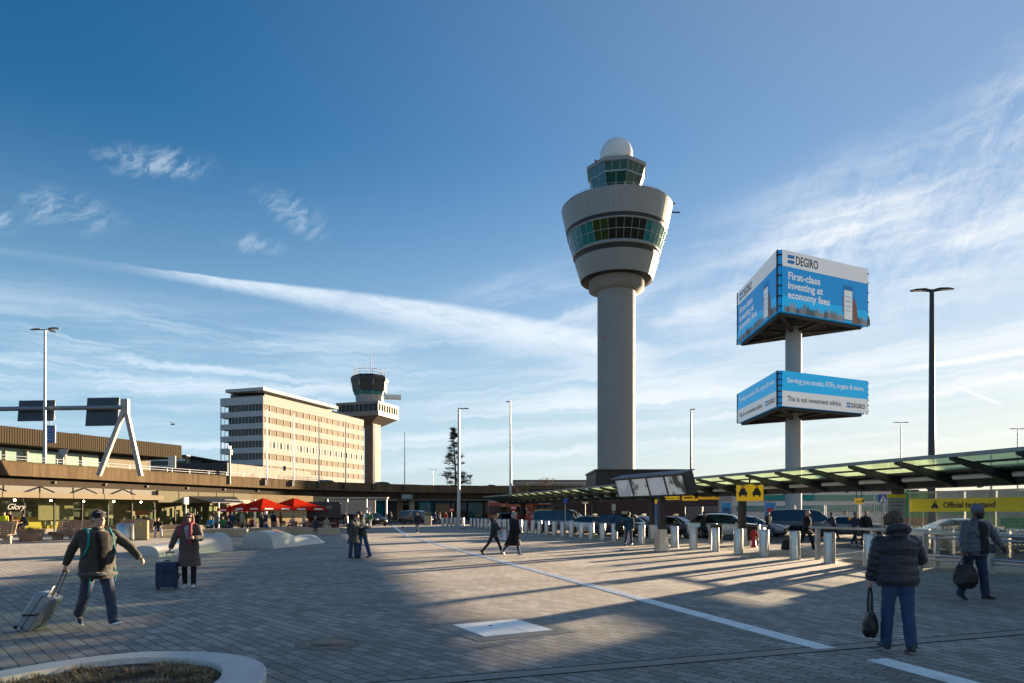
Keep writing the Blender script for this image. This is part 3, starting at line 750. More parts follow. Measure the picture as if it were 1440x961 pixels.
MB().lathe([(4.4, 37.6), (4.6, 39.0), (4.8, 40.6)], c=cc_, n=8, a0=LA, smooth=False)  .build('cab_wall', mat('old_cab_grey', (.34, .34, .33), .7, spec=.1), ot, world=True)
MB().lathe([(4.9, 40.6), (6.0, 45.2)], c=cc_, n=8, a0=LA, smooth=False).build('cab_window', m_gteal, ot, world=True)
MB().lathe([(5.6, 41.8), (6.1, 45.2), (6.3, 45.3), (6.3, 46.4), (5.4, 47.2), (0, 47.2)], c=cc_, n=8, a0=LA, smooth=False).build('cab_roof', m_blk, ot, world=True)
mb = MB()
for k in range(8):
    a = LA + k * pi / 4; mb.bar((cc_[0] + 5.05 * cos(a), cc_[1] + 5.05 * sin(a), 40.6), (cc_[0] + 6.15 * cos(a), cc_[1] + 6.15 * sin(a), 45.4), .22, .22)
mb.build('cab_frame', m_galv, ot, world=True)
mb = MB(); rr_ = random.Random(3)
for k in range(16):
    a = 2 * pi * k / 16; r = 5.2; mb.tube((cc_[0] + r * cos(a), cc_[1] + r * sin(a), 47), (cc_[0] + r * cos(a), cc_[1] + r * sin(a), 47 + rr_.uniform(1.5, 4.2)), .09, .05, 5)
for z in (48, 48.9): mb.path([(cc_[0] + 5.2 * cos(2 * pi * k / 16), cc_[1] + 5.2 * sin(2 * pi * k / 16), z) for k in range(17)], .06, 5, False)
mb.tube((cc_[0] + .5, cc_[1], 47), (cc_[0] + .5, cc_[1], 56), .14, .06, 6)
mb.build('antenna', m_dark, ot, world=True)
p = pq(-2, -7); mb = MB().box((PC.x + 9.0, PC.y - 4, 39.6), (5.5, 2.4, 1.3), rz=.2); mb.build('roof_radar', m_wht, ot, world=True)

# ------------------------------------------------------------------ triangular billboard mast
m_post = mat('mast_grey', (.36, .37, .37), .55, var=.06, scale=.8, dirt=.1)
bb = thing('billboard_mast', 'tall grey mast carrying two triangular blue billboards one above the other', 'billboard', (31.7, 76.9, 0))
MB().lathe([(.86, 0), (.86, 27.5)], n=40).build('mast', m_post, bb)
MB().lathe([(1.25, 0), (1.25, .25)], n=24).build('base_plate', m_post, bb)
C0, CR, CL = V((27.3, 70, 0)), V((39.9, 76.1, 0)), V((27.85, 84.7, 0))
cen = (C0 + CR + CL) / 3
m_blue = mat('sign_blue', (.0, .325, .70), .45, var=.05, scale=.3, emit=(0, .28, .72), estr=.05)  # faint glow added to both blues to brighten the shaded panels
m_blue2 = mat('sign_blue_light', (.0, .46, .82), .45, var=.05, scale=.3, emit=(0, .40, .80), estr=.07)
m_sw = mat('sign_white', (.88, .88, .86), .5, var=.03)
m_bw = mat('billboard_white', (.88, .88, .86), .5, var=.03, emit=(1, .98, .95), estr=.035)  # billboard white with a slight added glow, brighter than its shade allows
m_ink = mat('sign_ink', (.02, .022, .03), .5)
m_lblue = mat('logo_blue', (.01, .28, .70), .45)
m_skin_s = mat('printed_hand', (.42, .16, .07), .5)
m_hs = [mat('printed_house_pale', (.55, .55, .53), .6), mat('printed_house_grey', (.30, .31, .32), .6), mat('printed_house_dark', (.14, .15, .17), .6)]
m_truss = mat('truss_dark', (.055, .048, .042), .7, metal=.2, var=.3)
def face_frame(a, b, z):       # x runs a->b, y up, z outwards
    return frame(a + V((0, 0, z)), (b - a), (0, 0, 1))
def sign_face(a, b, z0, z1, kind):
    d = (b - a).normalized(); a2, b2 = a + d * .55, b - d * .35
    L = (b2 - a2).length; H = z1 - z0; M = face_frame(a2, b2, z0); T = lambda x, y, z=.0: M @ Matrix.Translation((x, y, z))
    inv = Matrix.Translation(-V(bb.location))
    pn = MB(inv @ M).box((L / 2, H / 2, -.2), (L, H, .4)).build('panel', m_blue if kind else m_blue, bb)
    P = MB(inv @ M)
    if kind == 'top':
        P.mat(0).box((L / 2, H * .87, .004), (L, H * .26, .02))
        P.mat(1).box((L / 2, H * .13, .003), (L, H * .26, .016))
        # logo bars
        P.mat(2)
        for y in (.91, .825): P._add([(L * .055, H * (y - .028), .018), (L * .130, H * (y - .028), .018), (L * .134, H * (y + .028), .018), (L * .062, H * (y + .028), .018)], [(0, 1, 2, 3)])
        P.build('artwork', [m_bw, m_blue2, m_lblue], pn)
        text_mesh('lettering', 'DEGIRO', H * .20, m_ink, pn, inv @ T(L * .145, H * .80, .02), .02, width=L * .255)
        for i, (s, wd) in enumerate((('First-class', .365), ('investing at', .395), ('economy fees', .475))):
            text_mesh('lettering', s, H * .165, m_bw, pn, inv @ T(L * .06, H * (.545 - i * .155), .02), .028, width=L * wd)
        # printed gabled houses, a hand and a phone
        rr = random.Random(4); x = .02; HS = MB(inv @ M)
        while x < .99:
            w = rr.uniform(.026, .042); h = rr.uniform(.10, .19)
            if .70 < x < .86: x += w; continue
            HS.mat(rr.randrange(3)); z = .016 + rr.random() * .004
            X0, X1 = L * x, L * (x + w); yb, yt = H * .005, H * h; m_ = (X0 + X1) / 2
            HS.poly([(X0, yb, z), (X1, yb, z), (X1, yt * .6, z), (X1 - (X1 - X0) * .25, yt * .78, z), (m_ + .05, yt, z), (m_ - .05, yt, z), (X0 + (X1 - X0) * .25, yt * .78, z), (X0, yt * .6, z)])
            HS.mat((HS.cur + 2) % 3)
            for q in range(3):
                for r in range(3): HS.quad(*[(X0 + (X1 - X0) * (.18 + q * .26 + dx), yt * (.12 + r * .17 + dy), z + .003) for dx, dy in ((0, 0), (.13, 0), (.13, .1), (0, .1))])
            x += w
        HS.build('printed_houses', m_hs, pn)
        PH = MB(inv @ M)
        PH.mat(1).poly([(L * .80, 0, .02), (L * .875, 0, .02), (L * .868, H * .22, .02), (L * .835, H * .42, .02), (L * .815, H * .44, .02), (L * .80, H * .2, .02)])
        for q in range(4): PH.box((L * .70, H * (.2 + q * .075), .02), (L * .03, H * .055, .012))
        PH.mat(2).box((L * .755, H * .33, .022), (L * .112, H * .60, .012))
        PH.mat(0).box((L * .755, H * .30, .026), (L * .098, H * .50, .012))
        PH.mat(3)
        for q in range(4): PH.box((L * .755, H * (.20 + q * .08), .033), (L * .07, H * .008, .004))
        for q in range(5): PH.bar((L * (.72 + q * .014), H * (.36 + .02 * (q % 2)), .034), (L * (.734 + q * .014), H * (.36 + .02 * ((q + 1) % 2)), .034), .02, .02)
        PH.build('printed_phone', [m_bw, m_skin_s, m_lblue, m_lblue], pn)
    else:
        P.mat(0).box((L / 2, H * .22, .004), (L, H * .44, .02))
        P.mat(1).box((L / 2, H * .72, .003), (L, H * .56, .016)) 
        P.mat(2)
        for y in (.255, .165): P._add([(L * .735, H * (y - .03), .018), (L * .782, H * (y - .03), .018), (L * .785, H * (y + .03), .018), (L * .738, H * (y + .03), .018)], [(0, 1, 2, 3)])
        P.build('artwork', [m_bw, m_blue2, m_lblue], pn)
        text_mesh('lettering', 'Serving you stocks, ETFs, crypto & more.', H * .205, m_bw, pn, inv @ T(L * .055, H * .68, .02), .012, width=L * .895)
        text_mesh('lettering', 'This is not investment advice.', H * .20, m_ink, pn, inv @ T(L * .055, H * .16, .02), .008, width=L * .62)
        text_mesh('lettering', 'DEGIRO', H * .19, m_ink, pn, inv @ T(L * .79, H * .14, .02), .014, width=L * .17)
for z0, z1, kind in ((22.4, 28.75, 'top'), (12.65, 16.3, 'low')):
    for a, b in ((C0, CR), (CL, C0), (CR, CL)): sign_face(a, b, z0, z1, kind)
    tr = MB()
    inner = [c + (cen - c).normalized() * 1.0 for c in (C0, CR, CL)]
    for i in range(3):
        a, b = inner[i], inner[(i + 1) % 3]
        for z in (z0 - .1, z1 - .4): tr.bar(a + V((0, 0, z)), b + V((0, 0, z)), .3, .3)
        tr.bar(a + V((0, 0, z0 - .1)), cen + V((0, 0, z0 - .5)), .35, .35); tr.bar(a.lerp(b, .5) + V((0, 0, z0 - .1)), cen + V((0, 0, z0 - .45)), .3, .3)
        c = (C0, CR, CL)[i]; co = c + (cen - c).normalized() * .45
        for dz in (0, .45): tr.bar(co + V((dz - .2, dz * .4, z0)), co + V((dz - .2, dz * .4, z1)), .14, .14)
        for q in range(6):
            zz = z0 + (z1 - z0) * (q + .5) / 6; tr.box((co.x, co.y, zz), (.5, .5, .08))
        for q in (.25, .75):
            p_ = a.lerp(b, q); tr.bar(p_ + V((0, 0, z0 - .1)), inner[(i + 2) % 3].lerp(a if q < .5 else b, .5) + V((0, 0, z0 - .12)), .16, .16)
    tr.build('truss', m_truss, bb, world=True)
    ct = [c + (cen - c).normalized() * .9 for c in (C0, CR, CL)]
    MB().prism([(p.x, p.y) for p in ct], z0 + .12, z0 + .2).build('deck', m_truss, bb, world=True)
    MB().prism([(p.x, p.y) for p in ct], z1 - .5, z1 - .45).build('cover', m_truss, bb, world=True)
# ------------------------------------------------------------------ elevated road
VP = [(-66, 20), (-58.5, 44), (-50.8, 67.7), (-44.1, 88.3), (-38, 104), (-30, 118), (-21, 127.5), (-11, 132.6), (-2, 134.6), (16, 136.2), (32, 137)]
def dense(path, step=3.0):
    P = [V((*p, 0)) for p in path]; out = []
    for i in range(len(P) - 1):
        p0, p1, p2, p3 = P[max(0, i - 1)], P[i], P[i + 1], P[min(len(P) - 1, i + 2)]
        k = max(1, int((p2 - p1).length / step))
        for s in range(k):
            t = s / k
            out.append(.5 * ((2 * p1) + (p2 - p0) * t + (2 * p0 - 5 * p1 + 4 * p2 - p3) * t * t + (-p0 + 3 * p1 - 3 * p2 + p3) * t ** 3))
    out.append(P[-1]); return out
VD = dense(VP)
def via_ray(r, off=0.0):
    """where the line of bearing r (x/y) meets the viaduct edge shifted off metres to the right"""
    for i in range(len(VD) - 1):
        a, b = VD[i], VD[i + 1]; t = (b - a).normalized(); n = V((t.y, -t.x, 0)) * off; a = a + n; b = b + n
        fa, fb = a.x - r * a.y, b.x - r * b.y
        if fa * fb <= 0 and fa != fb:
            k = fa / (fa - fb); p = a.lerp(b, k); return p, atan2(t.y, t.x)
    return VD[-1], 0
m_par, nt_, b_ = nodes_of('parapet_concrete')
def _parapet():
    nt = nt_; b = b_
    tc = nt.nodes.new('ShaderNodeTexCoord'); sx = nt.nodes.new('ShaderNodeSeparateXYZ'); lk(nt, tc.outputs['Object'], sx.inputs[0])
    mp = nt.nodes.new('ShaderNodeMapping'); mp.inputs['Scale'].default_value = (.9, .9, .12); lk(nt, tc.outputs['Object'], mp.inputs['Vector'])
    n = nt.nodes.new('ShaderNodeTexNoise'); n.inputs['Scale'].default_value = 1.6; n.inputs['Detail'].default_value = 8; n.inputs['Roughness'].default_value = .7; lk(nt, mp.outputs['Vector'], n.inputs['Vector'])
    r = nt.nodes.new('ShaderNodeValToRGB'); r.color_ramp.elements[0].position = .32; r.color_ramp.elements[1].position = .68
    r.color_ramp.elements[0].color = (.085, .058, .034, 1); r.color_ramp.elements[1].color = (.17, .122, .070, 1)
    lk(nt, n.outputs['Fac'], r.inputs['Fac'])
    n2 = nt.nodes.new('ShaderNodeTexNoise'); n2.inputs['Scale'].default_value = 2.2; n2.inputs['Detail'].default_value = 6; lk(nt, tc.outputs['Object'], n2.inputs['Vector'])
    ad = nt.nodes.new('ShaderNodeMath'); ad.operation = 'MULTIPLY_ADD'; lk(nt, n2.outputs['Fac'], ad.inputs[0]); ad.inputs[1].default_value = .9; lk(nt, sx.outputs[2], ad.inputs[2])
    mr = nt.nodes.new('ShaderNodeMapRange'); mr.inputs['From Min'].default_value = 7.12; mr.inputs['From Max'].default_value = 7.42; mr.inputs['To Max'].default_value = .85; lk(nt, ad.outputs[0], mr.inputs['Value'])
    mx = nt.nodes.new('ShaderNodeMix'); mx.data_type = 'RGBA'; lk(nt, mr.outputs['Result'], mx.inputs['Factor']); lk(nt, r.outputs['Color'], mx.inputs['A']); mx.inputs['B'].default_value = (.05, .052, .018, 1)
    lk(nt, mx.outputs['Result'], b.inputs['Base Color']); b.inputs['Roughness'].default_value = .9; b.inputs['Specular IOR Level'].default_value = .1
_parapet()
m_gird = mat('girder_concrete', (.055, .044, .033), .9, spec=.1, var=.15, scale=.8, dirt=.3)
via = thing('elevated_road', 'long curving concrete elevated road with mossy panelled parapet, carried on columns', 'elevated road', (0, 0, 0))
pm = MB(); acc = 0; seg = []
for i in range(len(VD) - 1):
    a, b = VD[i], VD[i + 1]; t = (b - a).normalized(); n = V((t.y, -t.x, 0)); g = t * .012
    A, B = a + g, b - g
    lo = [A + n * 0, B + n * 0, B - n * .28, A - n * .28]
    pm.prism([(p.x, p.y) for p in lo], 5.4, 6.9 + .02 * sin(i * 2.1))
pm.build('parapet', m_par, via)
MB().sweep(VD, [(-.06, 5.45), (-.06, 6.8), (-.2, 6.8), (-.2, 5.45)]).build('parapet_core', m_dark, via)
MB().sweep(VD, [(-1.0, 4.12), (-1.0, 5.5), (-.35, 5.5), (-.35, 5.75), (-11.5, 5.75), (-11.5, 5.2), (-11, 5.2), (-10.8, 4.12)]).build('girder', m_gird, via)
MB().sweep(VD, [(-.82, 4.0), (-.82, 4.12), (-1.05, 4.12), (-1.05, 4.0)]).build('ledge', mat('ledge_concrete', (.26, .22, .17), .9, spec=.1, var=.1), via)
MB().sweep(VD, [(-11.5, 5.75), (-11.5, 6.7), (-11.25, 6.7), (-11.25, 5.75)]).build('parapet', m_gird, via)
MB().sweep(VD, [(-.4, 5.752), (-11.2, 5.752), (-11.2, 5.756), (-.4, 5.756)]).build('carriageway', m_asph, via)
rl = MB()
for z in (7.15, 7.45): rl.path([p + V(((VD[min(i + 1, len(VD) - 1)] - VD[max(0, i - 1)]).normalized().y * -.6, (VD[min(i + 1, len(VD) - 1)] - VD[max(0, i - 1)]).normalized().x * .6, z)) for i, p in enumerate(VD) if p.y < 116], .035, 5, False)
for i, p in enumerate(VD):
    if p.y < 116:
        t = (VD[i + 1] - VD[i]).normalized(); q = p + V((-t.y * .6, t.x * .6, 0)); rl.tube(q + V((0, 0, 5.7)), q + V((0, 0, 7.45)), .03, n=5)
rl.build('railing', m_galv, via)
L = 0
for i in range(1, len(VD)):
    L0 = L; L += (VD[i] - VD[i - 1]).length
    if int(L / 17) != int(L0 / 17):
        t = (VD[i] - VD[i - 1]).normalized(); n = V((t.y, -t.x, 0))
        for o in (-3.2, -8.8):
            c = VD[i] + n * o; MB().tube(c, c + V((0, 0, 4.2)), .55, n=20).build('column', mat('column_concrete', (.38, .33, .27), .8, var=.1, dirt=.2), via)
dr = MB()
for i in range(2, len(VD) - 2, 2):
    t = (VD[i + 1] - VD[i]).normalized(); n = V((t.y, -t.x, 0)); dr.box(VD[i] - n * .93 + V((0, 0, 4.95)), (.22, .22, .25), rz=atan2(t.y, t.x))
dr.build('drain_outlet', m_dark, via)
# clearance sign hung on the parapet
p, rz = via_ray((572 - 720) / 960, .06)
sg = thing('clearance_sign', 'grey blue headroom sign fixed to the shaded parapet of the elevated road', 'sign', p + V((0, 0, 4.6)), rz)
MB().box((0, -.12, 0), (2.2, .08, .85)).build('panel', mat('sign_greyblue', (.16, .24, .29), .5), sg)
text_mesh('lettering', '4,2m', .5, mat('sign_pale', (.45, .52, .55), .5), sg, frame((-.7, -.17, -.18), (1, 0, 0), (0, 0, 1)))

# lamps along the parapet: a bare tapering pole with a bracket at its foot
def lamp(name, label, loc, h, r, arms=(), rz=0.0, group='lamp posts', base=True, m=None, headlen=1.3):
    t = thing(name, label, 'lamp post', loc, rz, group); m = m or m_galv
    MB().path([(0, 0, 0), (0, 0, h * .12), (0, 0, h)], [r * 1.5, r * 1.35, r * .75], 12).build('pole', m, t)
    if base: MB().lathe([(r * 2.4, 0), (r * 2.4, .03), (r * 1.6, .05), (r * 1.6, .35)], n=12).build('base', m, t)
    for an, l, tilt in arms:
        d = V((cos(an), sin(an), 0)); hd = MB()
        a = V((0, 0, h - .05)); b = a + d * l + V((0, 0, tilt))
        hd.path([a, a + d * l * .4 + V((0, 0, tilt * .4)), b], [r * .6, r * .5, r * .4], 8)
        arm = hd.build('arm', m, t)
        side = V((-d.y, d.x, 0)); q = MB(); w = .17 * headlen; e = b + d * headlen * .55
        s0 = b - d * headlen * .35
        rings = []
        for f, ww, hh in ((0, .5, .5), (.25, 1, 1), (.7, 1, .85), (1, .45, .35)):
            c = s0.lerp(e, f); rings.append([c + side * w * ww + V((0, 0, -.02)), c + side * w * ww * .7 + V((0, 0, .09 * hh)), c - side * w * ww * .7 + V((0, 0, .09 * hh)), c - side * w * ww + V((0, 0, -.02))])
        q.loft(rings, True, True, False); head = q.build('lamp_head', m_dark, t)
        MB().box((s0 + e) / 2 + V((0, 0, -.03)), (headlen * .7, w * 1.3, .02), rz=an).build('lens', mat('lamp_lens', (.62, .60, .52), .2), head)
    return t
for i, x in enumerate((375, 413, 448.6, 486, 526, 569)):
    p, rz = via_ray((x - 720) / 960, .16)
    t = lamp('lamp_post', f'bare slim pole on the road parapet, {ordn(i + 1)} of six from the cream office corner', p + V((0, 0, 5.9)), 11.6 if i != 5 else 10.8, .075, rz=rz, group='slim poles along the parapet', base=False)
    MB().box((-.28, -.02, .35), (.34, .26, .8)).build('bracket', m_dark, t)
    MB().box((0, -.06, .4), (.10, .18, 1.0)).build('clamp', m_dark, t)
# double-headed lamp on the elevated road, far left
p, rz = via_ray((63 - 720) / 960, -1.2)
lamp('lamp_post', 'double headed street lamp on the elevated road beside the blue sign', p + V((0, 0, 5.75)), 15.6, .13, ((radians(170), 1.0, .1), (radians(-10), 1.0, .1), (radians(80), .7, .1)), headlen=1.5, group='tall street lamps')
# sign gantry with an A-shaped leg, seen from behind
gt = thing('sign_gantry', 'pale sign gantry with an A shaped leg standing on the elevated road', 'sign gantry', (-43.0, 74.0, 0))
m_gan = mat('gantry_paint', (.36, .33, .31), .5, var=.08)
A = V((-42.2, 74.5, 13.2)); 
leg1, leg2 = V((-44.9, 74.2, 5.7)), V((-40.8, 75.0, 5.7))
for l in (leg1, leg2):
    MB().bar(l, A, .42, .42, up=(0, 1, 0)).build('leg', m_gan, gt, world=True)
MB().bar(A + V((0, 0, -.8)), A + V((0, 0, .85)), .75, .45, up=(0, 1, 0)).build('leg_head', m_gan, gt, world=True)
Bm = V((-66, 73.0, 12.6))
MB().tube(A + V((0, 0, -.05)), Bm, .24, n=14).build('beam', mat('gantry_grey', (.22, .25, .29), .5, metal=.3), gt, world=True)
dirb = (Bm - A).normalized()
def gsign(name, label, s0, s1, z0, z1, lean=.12):
    t = thing(name, label, 'road sign', A + dirb * s0 + V((0, .35, 0)), 0, 'road signs on the gantry')
    a = A + dirb * s0 + V((0, .5, 0)); b = A + dirb * s1 + V((0, .5, 0)); up = V((0, lean * 1.0, 1)).normalized()
    M = frame(a + up * z0, (b - a), up); l = (b - a).length; h = z1 - z0
    inv = Matrix.Translation(-t.location)
    MB(inv @ M).box((l / 2, h / 2, 0), (l, h, .12)).build('panel', mat('sign_back', (.055, .075, .095), .6, metal=.3, var=.15), t)
    rb = MB(inv @ M)
    for k in range(9): rb.box((l * (k + .5) / 9, h / 2, .11), (.08, h * .96, .1))
    for y in (.2, .55): rb.box((l / 2, h * y, .2), (l, .14, .1))
    rb.build('rib', mat('rib_grey', (.12, .145, .17), .5, metal=.4), t)
    return t
gsign('road_sign', 'back of the tall dark road sign beside the A shaped gantry leg', .95, 4.35, -2.0, 1.15)
gsign('road_sign', 'back of the wide dark road sign on the gantry by the double lamp', 7.7, 11.5, -1.35, .95)
bs = thing('blue_sign', 'narrow blue direction sign hanging below the gantry beside the lamp post', 'sign', (-50.3, 74.3, 10.2))
MB().box((0, 0, 0), (1.25, .1, 1.9)).build('panel', mat('road_blue', (.02, .07, .24), .45), bs)
lt = MB()
for k, (w, z) in enumerate(((.7, .6), (.5, .35), (.8, 0), (.55, -.3), (.75, -.6))): lt.box((-.05 - (.8 - w) / 3, -.06, z), (w * .8, .02, .06))
lt.build('lettering', mat('sign_paleblue', (.25, .35, .5), .5), bs)
MB().bar((0, .1, .9), (0, .1, 2.6), .08, .08).build('hanger', m_dark, bs)
# single triangular yield sign seen from behind, a bush and posts on the far edge
def yield_sign(px, Y, z, label):
    t = thing('yield_sign', label, 'road sign', ((px - 720) / 960 * Y, Y, 0)); 
    MB().prism([(-.62, 0), (.62, 0), (0, -1.05)], -.02, .02, M=Matrix.Translation((0, 0, z)) @ Matrix.Rotation(radians(90), 4, 'X')).build('plate', mat('sign_backgrey', (.33, .33, .33), .5, metal=.5), t)
    MB().tube((0, .05, 5.7), (0, .05, z), .045, n=8).build('post', m_galv, t)
yield_sign(89, 78, 8.9, 'triangular road sign seen from behind above the left parapet')
yield_sign(629, 141, 9.2, 'pale triangular yield sign left of the sparse conifer')
yield_sign(661, 139, 9.3, 'dark triangular yield sign right of the sparse conifer')
# small camera mast on the parapet
p, rz = via_ray((323 - 720) / 960, .1)
t = thing('camera_mast', 'short pale mast with cameras standing on the parapet by the office end', 'camera mast', p + V((0, 0, 5.7)), rz)
MB().tube((0, 0, 0), (0, 0, 5.4), .14, .12, 10).build('pole', m_gan, t)
mb = MB().box((-.1, 0, 5.3), (.5, .3, .3)).box((.25, 0, 4.7), (.3, .3, .45)); mb.ball((.25, 0, 4.3), .2, 8, 6); mb.build('camera', m_steel, t)
for x, hz, lab in ((242, 1.5, 'white'),):
    p, rz = via_ray((x - 720) / 960, -6); t = thing('road_board', 'white backed road board on a post above the left parapet', 'road sign', p + V((0, 0, 5.75)), rz)
    MB().tube((0, 0, 0), (0, 0, 2.2), .05, n=6).build('post', m_galv, t); MB().box((0, 0, 3.0), (.1, 1.3, 1.7)).build('panel', mat('board_white', (.7, .62, .52), .5), t)
p, rz = via_ray((400 - 720) / 960, -9); t = thing('blue_road_sign', 'small dark blue road sign on a post in front of the office facade', 'road sign', p + V((0, 0, 5.75)), rz)
MB().tube((0, 0, 0), (0, 0, 3.0), .05, n=6).build('post', m_galv, t); MB().box((0, 0, 3.6), (.1, .6, .8)).build('panel', mat('road_navy', (.02, .03, .07), .45), t)

# ------------------------------------------------------------------ terminal behind the elevated road
tm = thing('terminal_building', 'long terminal building with a brown ribbed roof edge over pale green glass', 'terminal', (-65, 110, 0))
ta, tb = V((-97, 30, 0)), V((-60, 124, 0)); td = (tb - ta).normalized(); tn = V((td.y, -td.x, 0)); TL = (tb - ta).length
mb = MB().sweep([ta, tb], [(0, 11.4), (0, 13.8), (-24, 13.8), (-24, 11.4)])
for k in range(int(TL / .35)): mb.box(ta + td * (k * .35 + .3) + tn * .012 + V((0, 0, 12.6)), (.09, .05, 2.36), rz=atan2(td.y, td.x))
mb.build('roof', mat('roof_brown', (.075, .058, .036), .8, spec=.1, var=.12, scale=.3), tm, world=True)
MB().sweep([ta, tb - td * 4], [(-3.0, 4), (-3.0, 11.4), (-3.2, 11.4), (-3.2, 4)]).build('soffit_wall', m_dark, tm, world=True)
gl_ = MB(); ml = MB()
m_mint = glass('glass_mint', (.5, .8, .68), .05, diff=(.24, .38, .31), rough=.35, ior=1.05)
n_ = int((TL - 14) / 2.9)
for k in range(n_):
    a = ta + td * (k * 2.9) - tn * 2.9; b = a + td * 2.86
    gl_.quad(a + V((0, 0, 6)), b + V((0, 0, 6)), b + V((0, 0, 11.0)), a + V((0, 0, 11.0)))
    ml.box(a + V((0, 0, 8.5)) + tn * .08, (.16, .2, 5), rz=atan2(td.y, td.x))
    if k % 2 == 0: ml.box(a + V((0, 0, 8.5)) + tn * .25, (.3, .5, 5), rz=atan2(td.y, td.x))
gl_.build('glazing', m_mint, tm, world=True); ml.build('mullion', mat('mullion_white', (.40, .40, .38), .8, spec=.1), tm, world=True)
a = tb - td * 13; MB().sweep([a, tb - td * 5], [(-2.6, 4), (-2.6, 11.0), (-3, 11.0), (-3, 4)]).build('end_wall', mat('end_wall_cream', (.27, .235, .18), .9, spec=.1), tm, world=True)
MB().box(ta + td * (TL - 16) + V((0, 0, 14.1)) - tn * 6, (2, 2, .7), rz=.3).build('roof_vent', m_dark, tm, world=True)
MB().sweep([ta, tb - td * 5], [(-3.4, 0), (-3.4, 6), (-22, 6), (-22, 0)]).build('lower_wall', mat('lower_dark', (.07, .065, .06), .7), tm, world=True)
# darker blocks beyond its end
def block(name, label, px0, px1, Y, ztop, depth, m, extra=None, rz=0):
    x0, x1 = (px0 - 720) / 960 * Y, (px1 - 720) / 960 * Y
    t = thing(name, label, 'building', ((x0 + x1) / 2, Y + depth / 2, 0), rz)
    MB().box((0, 0, ztop / 2), (x1 - x0, depth, ztop)).build('wall', m, t); w = x1 - x0
    MB().box((0, 0, ztop + .12), (w + .3, depth + .3, .24)).build('roof_edge', m_dark, t)
    if extra: extra(t, w, depth, ztop)
    return t
def bands(n, m, h=.5):
    def f(t, w, d, z):
        for k in range(n): MB().box((0, -d / 2 - .06, z - .9 - k * 1.5), (w * .96, .12, h)).build('window_band', m, t)
    return f
block('terminal_annex', 'dark glazed annex with pale stripes beyond the terminal roof end', 196, 262, 152, 14.2, 20, m_gdark, bands(5, m_galv))
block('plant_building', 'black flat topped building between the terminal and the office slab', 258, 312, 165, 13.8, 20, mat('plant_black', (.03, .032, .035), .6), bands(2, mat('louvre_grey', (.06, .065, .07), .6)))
# low pale link building in front of the office
la, lb = V((-57.6, 138, 0)), V((-49.6, 168, 0)); ld = (lb - la).normalized(); ln = V((ld.y, -ld.x, 0)); LL = (lb - la).length
lk_ = thing('link_building', 'low cream link building with a pink strip running below the office slab', 'building', (-53, 150, 0))
MB().sweep([la, lb], [(0, 0), (0, 11.5), (-14, 11.5), (-14, 0)]).build('wall', mat('link_core', (.09, .085, .08), .7), lk_, world=True)
mb = MB(); m2_ = MB()
for k in range(10):
    a = la + ld * (k * LL / 10 + .03); b = la + ld * ((k + 1) * LL / 10 - .03)
    mb.sweep([a, b], [(.1, 9.5), (.1, 11.6), (.01, 11.6), (.01, 9.5)])
    m2_.sweep([a, b], [(.06, 7.4), (.06, 9.3), (.01, 9.3), (.01, 7.4)])
mb.build('fascia_panel', mat('link_cream', (.30, .275, .24), .9, spec=.1, var=.06), lk_, world=True); m2_.build('pink_panel', mat('link_pink', (.30, .205, .19), .9, spec=.1, var=.2, scale=.3), lk_, world=True)
MB().sweep([la - ld * .2, la + ld * .3], [(.2, 0), (.2, 11.7), (-14, 11.7), (-14, 0)]).build('end_wall', mat('link_end', (.05, .05, .055), .7), lk_, world=True)
# dark hall behind everything under the road, closing the view
hb = thing('far_hall', 'long dark glazed hall behind the columns of the elevated road', 'building', (-10, 150, 0))
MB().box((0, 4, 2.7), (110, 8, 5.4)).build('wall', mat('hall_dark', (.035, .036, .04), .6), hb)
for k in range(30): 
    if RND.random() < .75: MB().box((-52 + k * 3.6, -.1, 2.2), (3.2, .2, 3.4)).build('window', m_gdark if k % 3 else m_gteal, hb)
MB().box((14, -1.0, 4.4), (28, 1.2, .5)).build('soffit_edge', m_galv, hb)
MB().box((-25, -1.0, 4.4), (24, 1.2, .5)).build('soffit_edge', m_galv, hb)
# ------------------------------------------------------------------ shop pavilion along the left of the plaza
sA = V((-42, 56, 0)); sD = V((.377, .926, 0)).normalized(); sN = V((sD.y, -sD.x, 0))        # sN looks at the plaza
def SP(s, o, z): return sA + sD * s + sN * o + V((0, 0, z))
RZS = atan2(sD.y, sD.x)
def sbox(mb, s0, s1, o0, o1, z0, z1):
    mb.box(SP((s0 + s1) / 2, (o0 + o1) / 2, (z0 + z1) / 2), (abs(s1 - s0), abs(o1 - o0), abs(z1 - z0)), rz=RZS); return mb
shop = thing('shop_pavilion', 'long low shop pavilion with a cream awning over glass fronts, left of the plaza', 'shop', SP(0, -3, 0))
def sb(name, m, *bx, par=None):
    mb = MB()
    for b in bx: sbox(mb, *b)
    return mb.build(name, m, par or shop, world=True)
m_cw = mat('shop_cream', (.27, .225, .155), .9, spec=.1, var=.08, scale=.6)
m_gshop = glass('glass_shop', (.9, .95, .86), .92, diff=(.03, .04, .03), ior=1.2)
m_wood = mat('warm_wood', (.33, .19, .10), .55, var=.3, scale=2.5, bump=.1)
m_yel = mat('yellow_panel', (.62, .42, .03), .5, var=.1)
m_tan = mat('tan_wall', (.24, .19, .11), .7, var=.15)
S0, S1 = -26, 15.6
sb('awning', m_cw, (S0, S1, -.9, .3, 2.95, 3.12), (S0, S1, .12, .3, 3.12, 3.42), (S0, S1, -.9, .1, 3.38, 3.42))
sb('awning_joint', m_dark, *[(s, s + .04, .3, .315, 2.95, 3.42) for s in range(-24, 15, 3)])
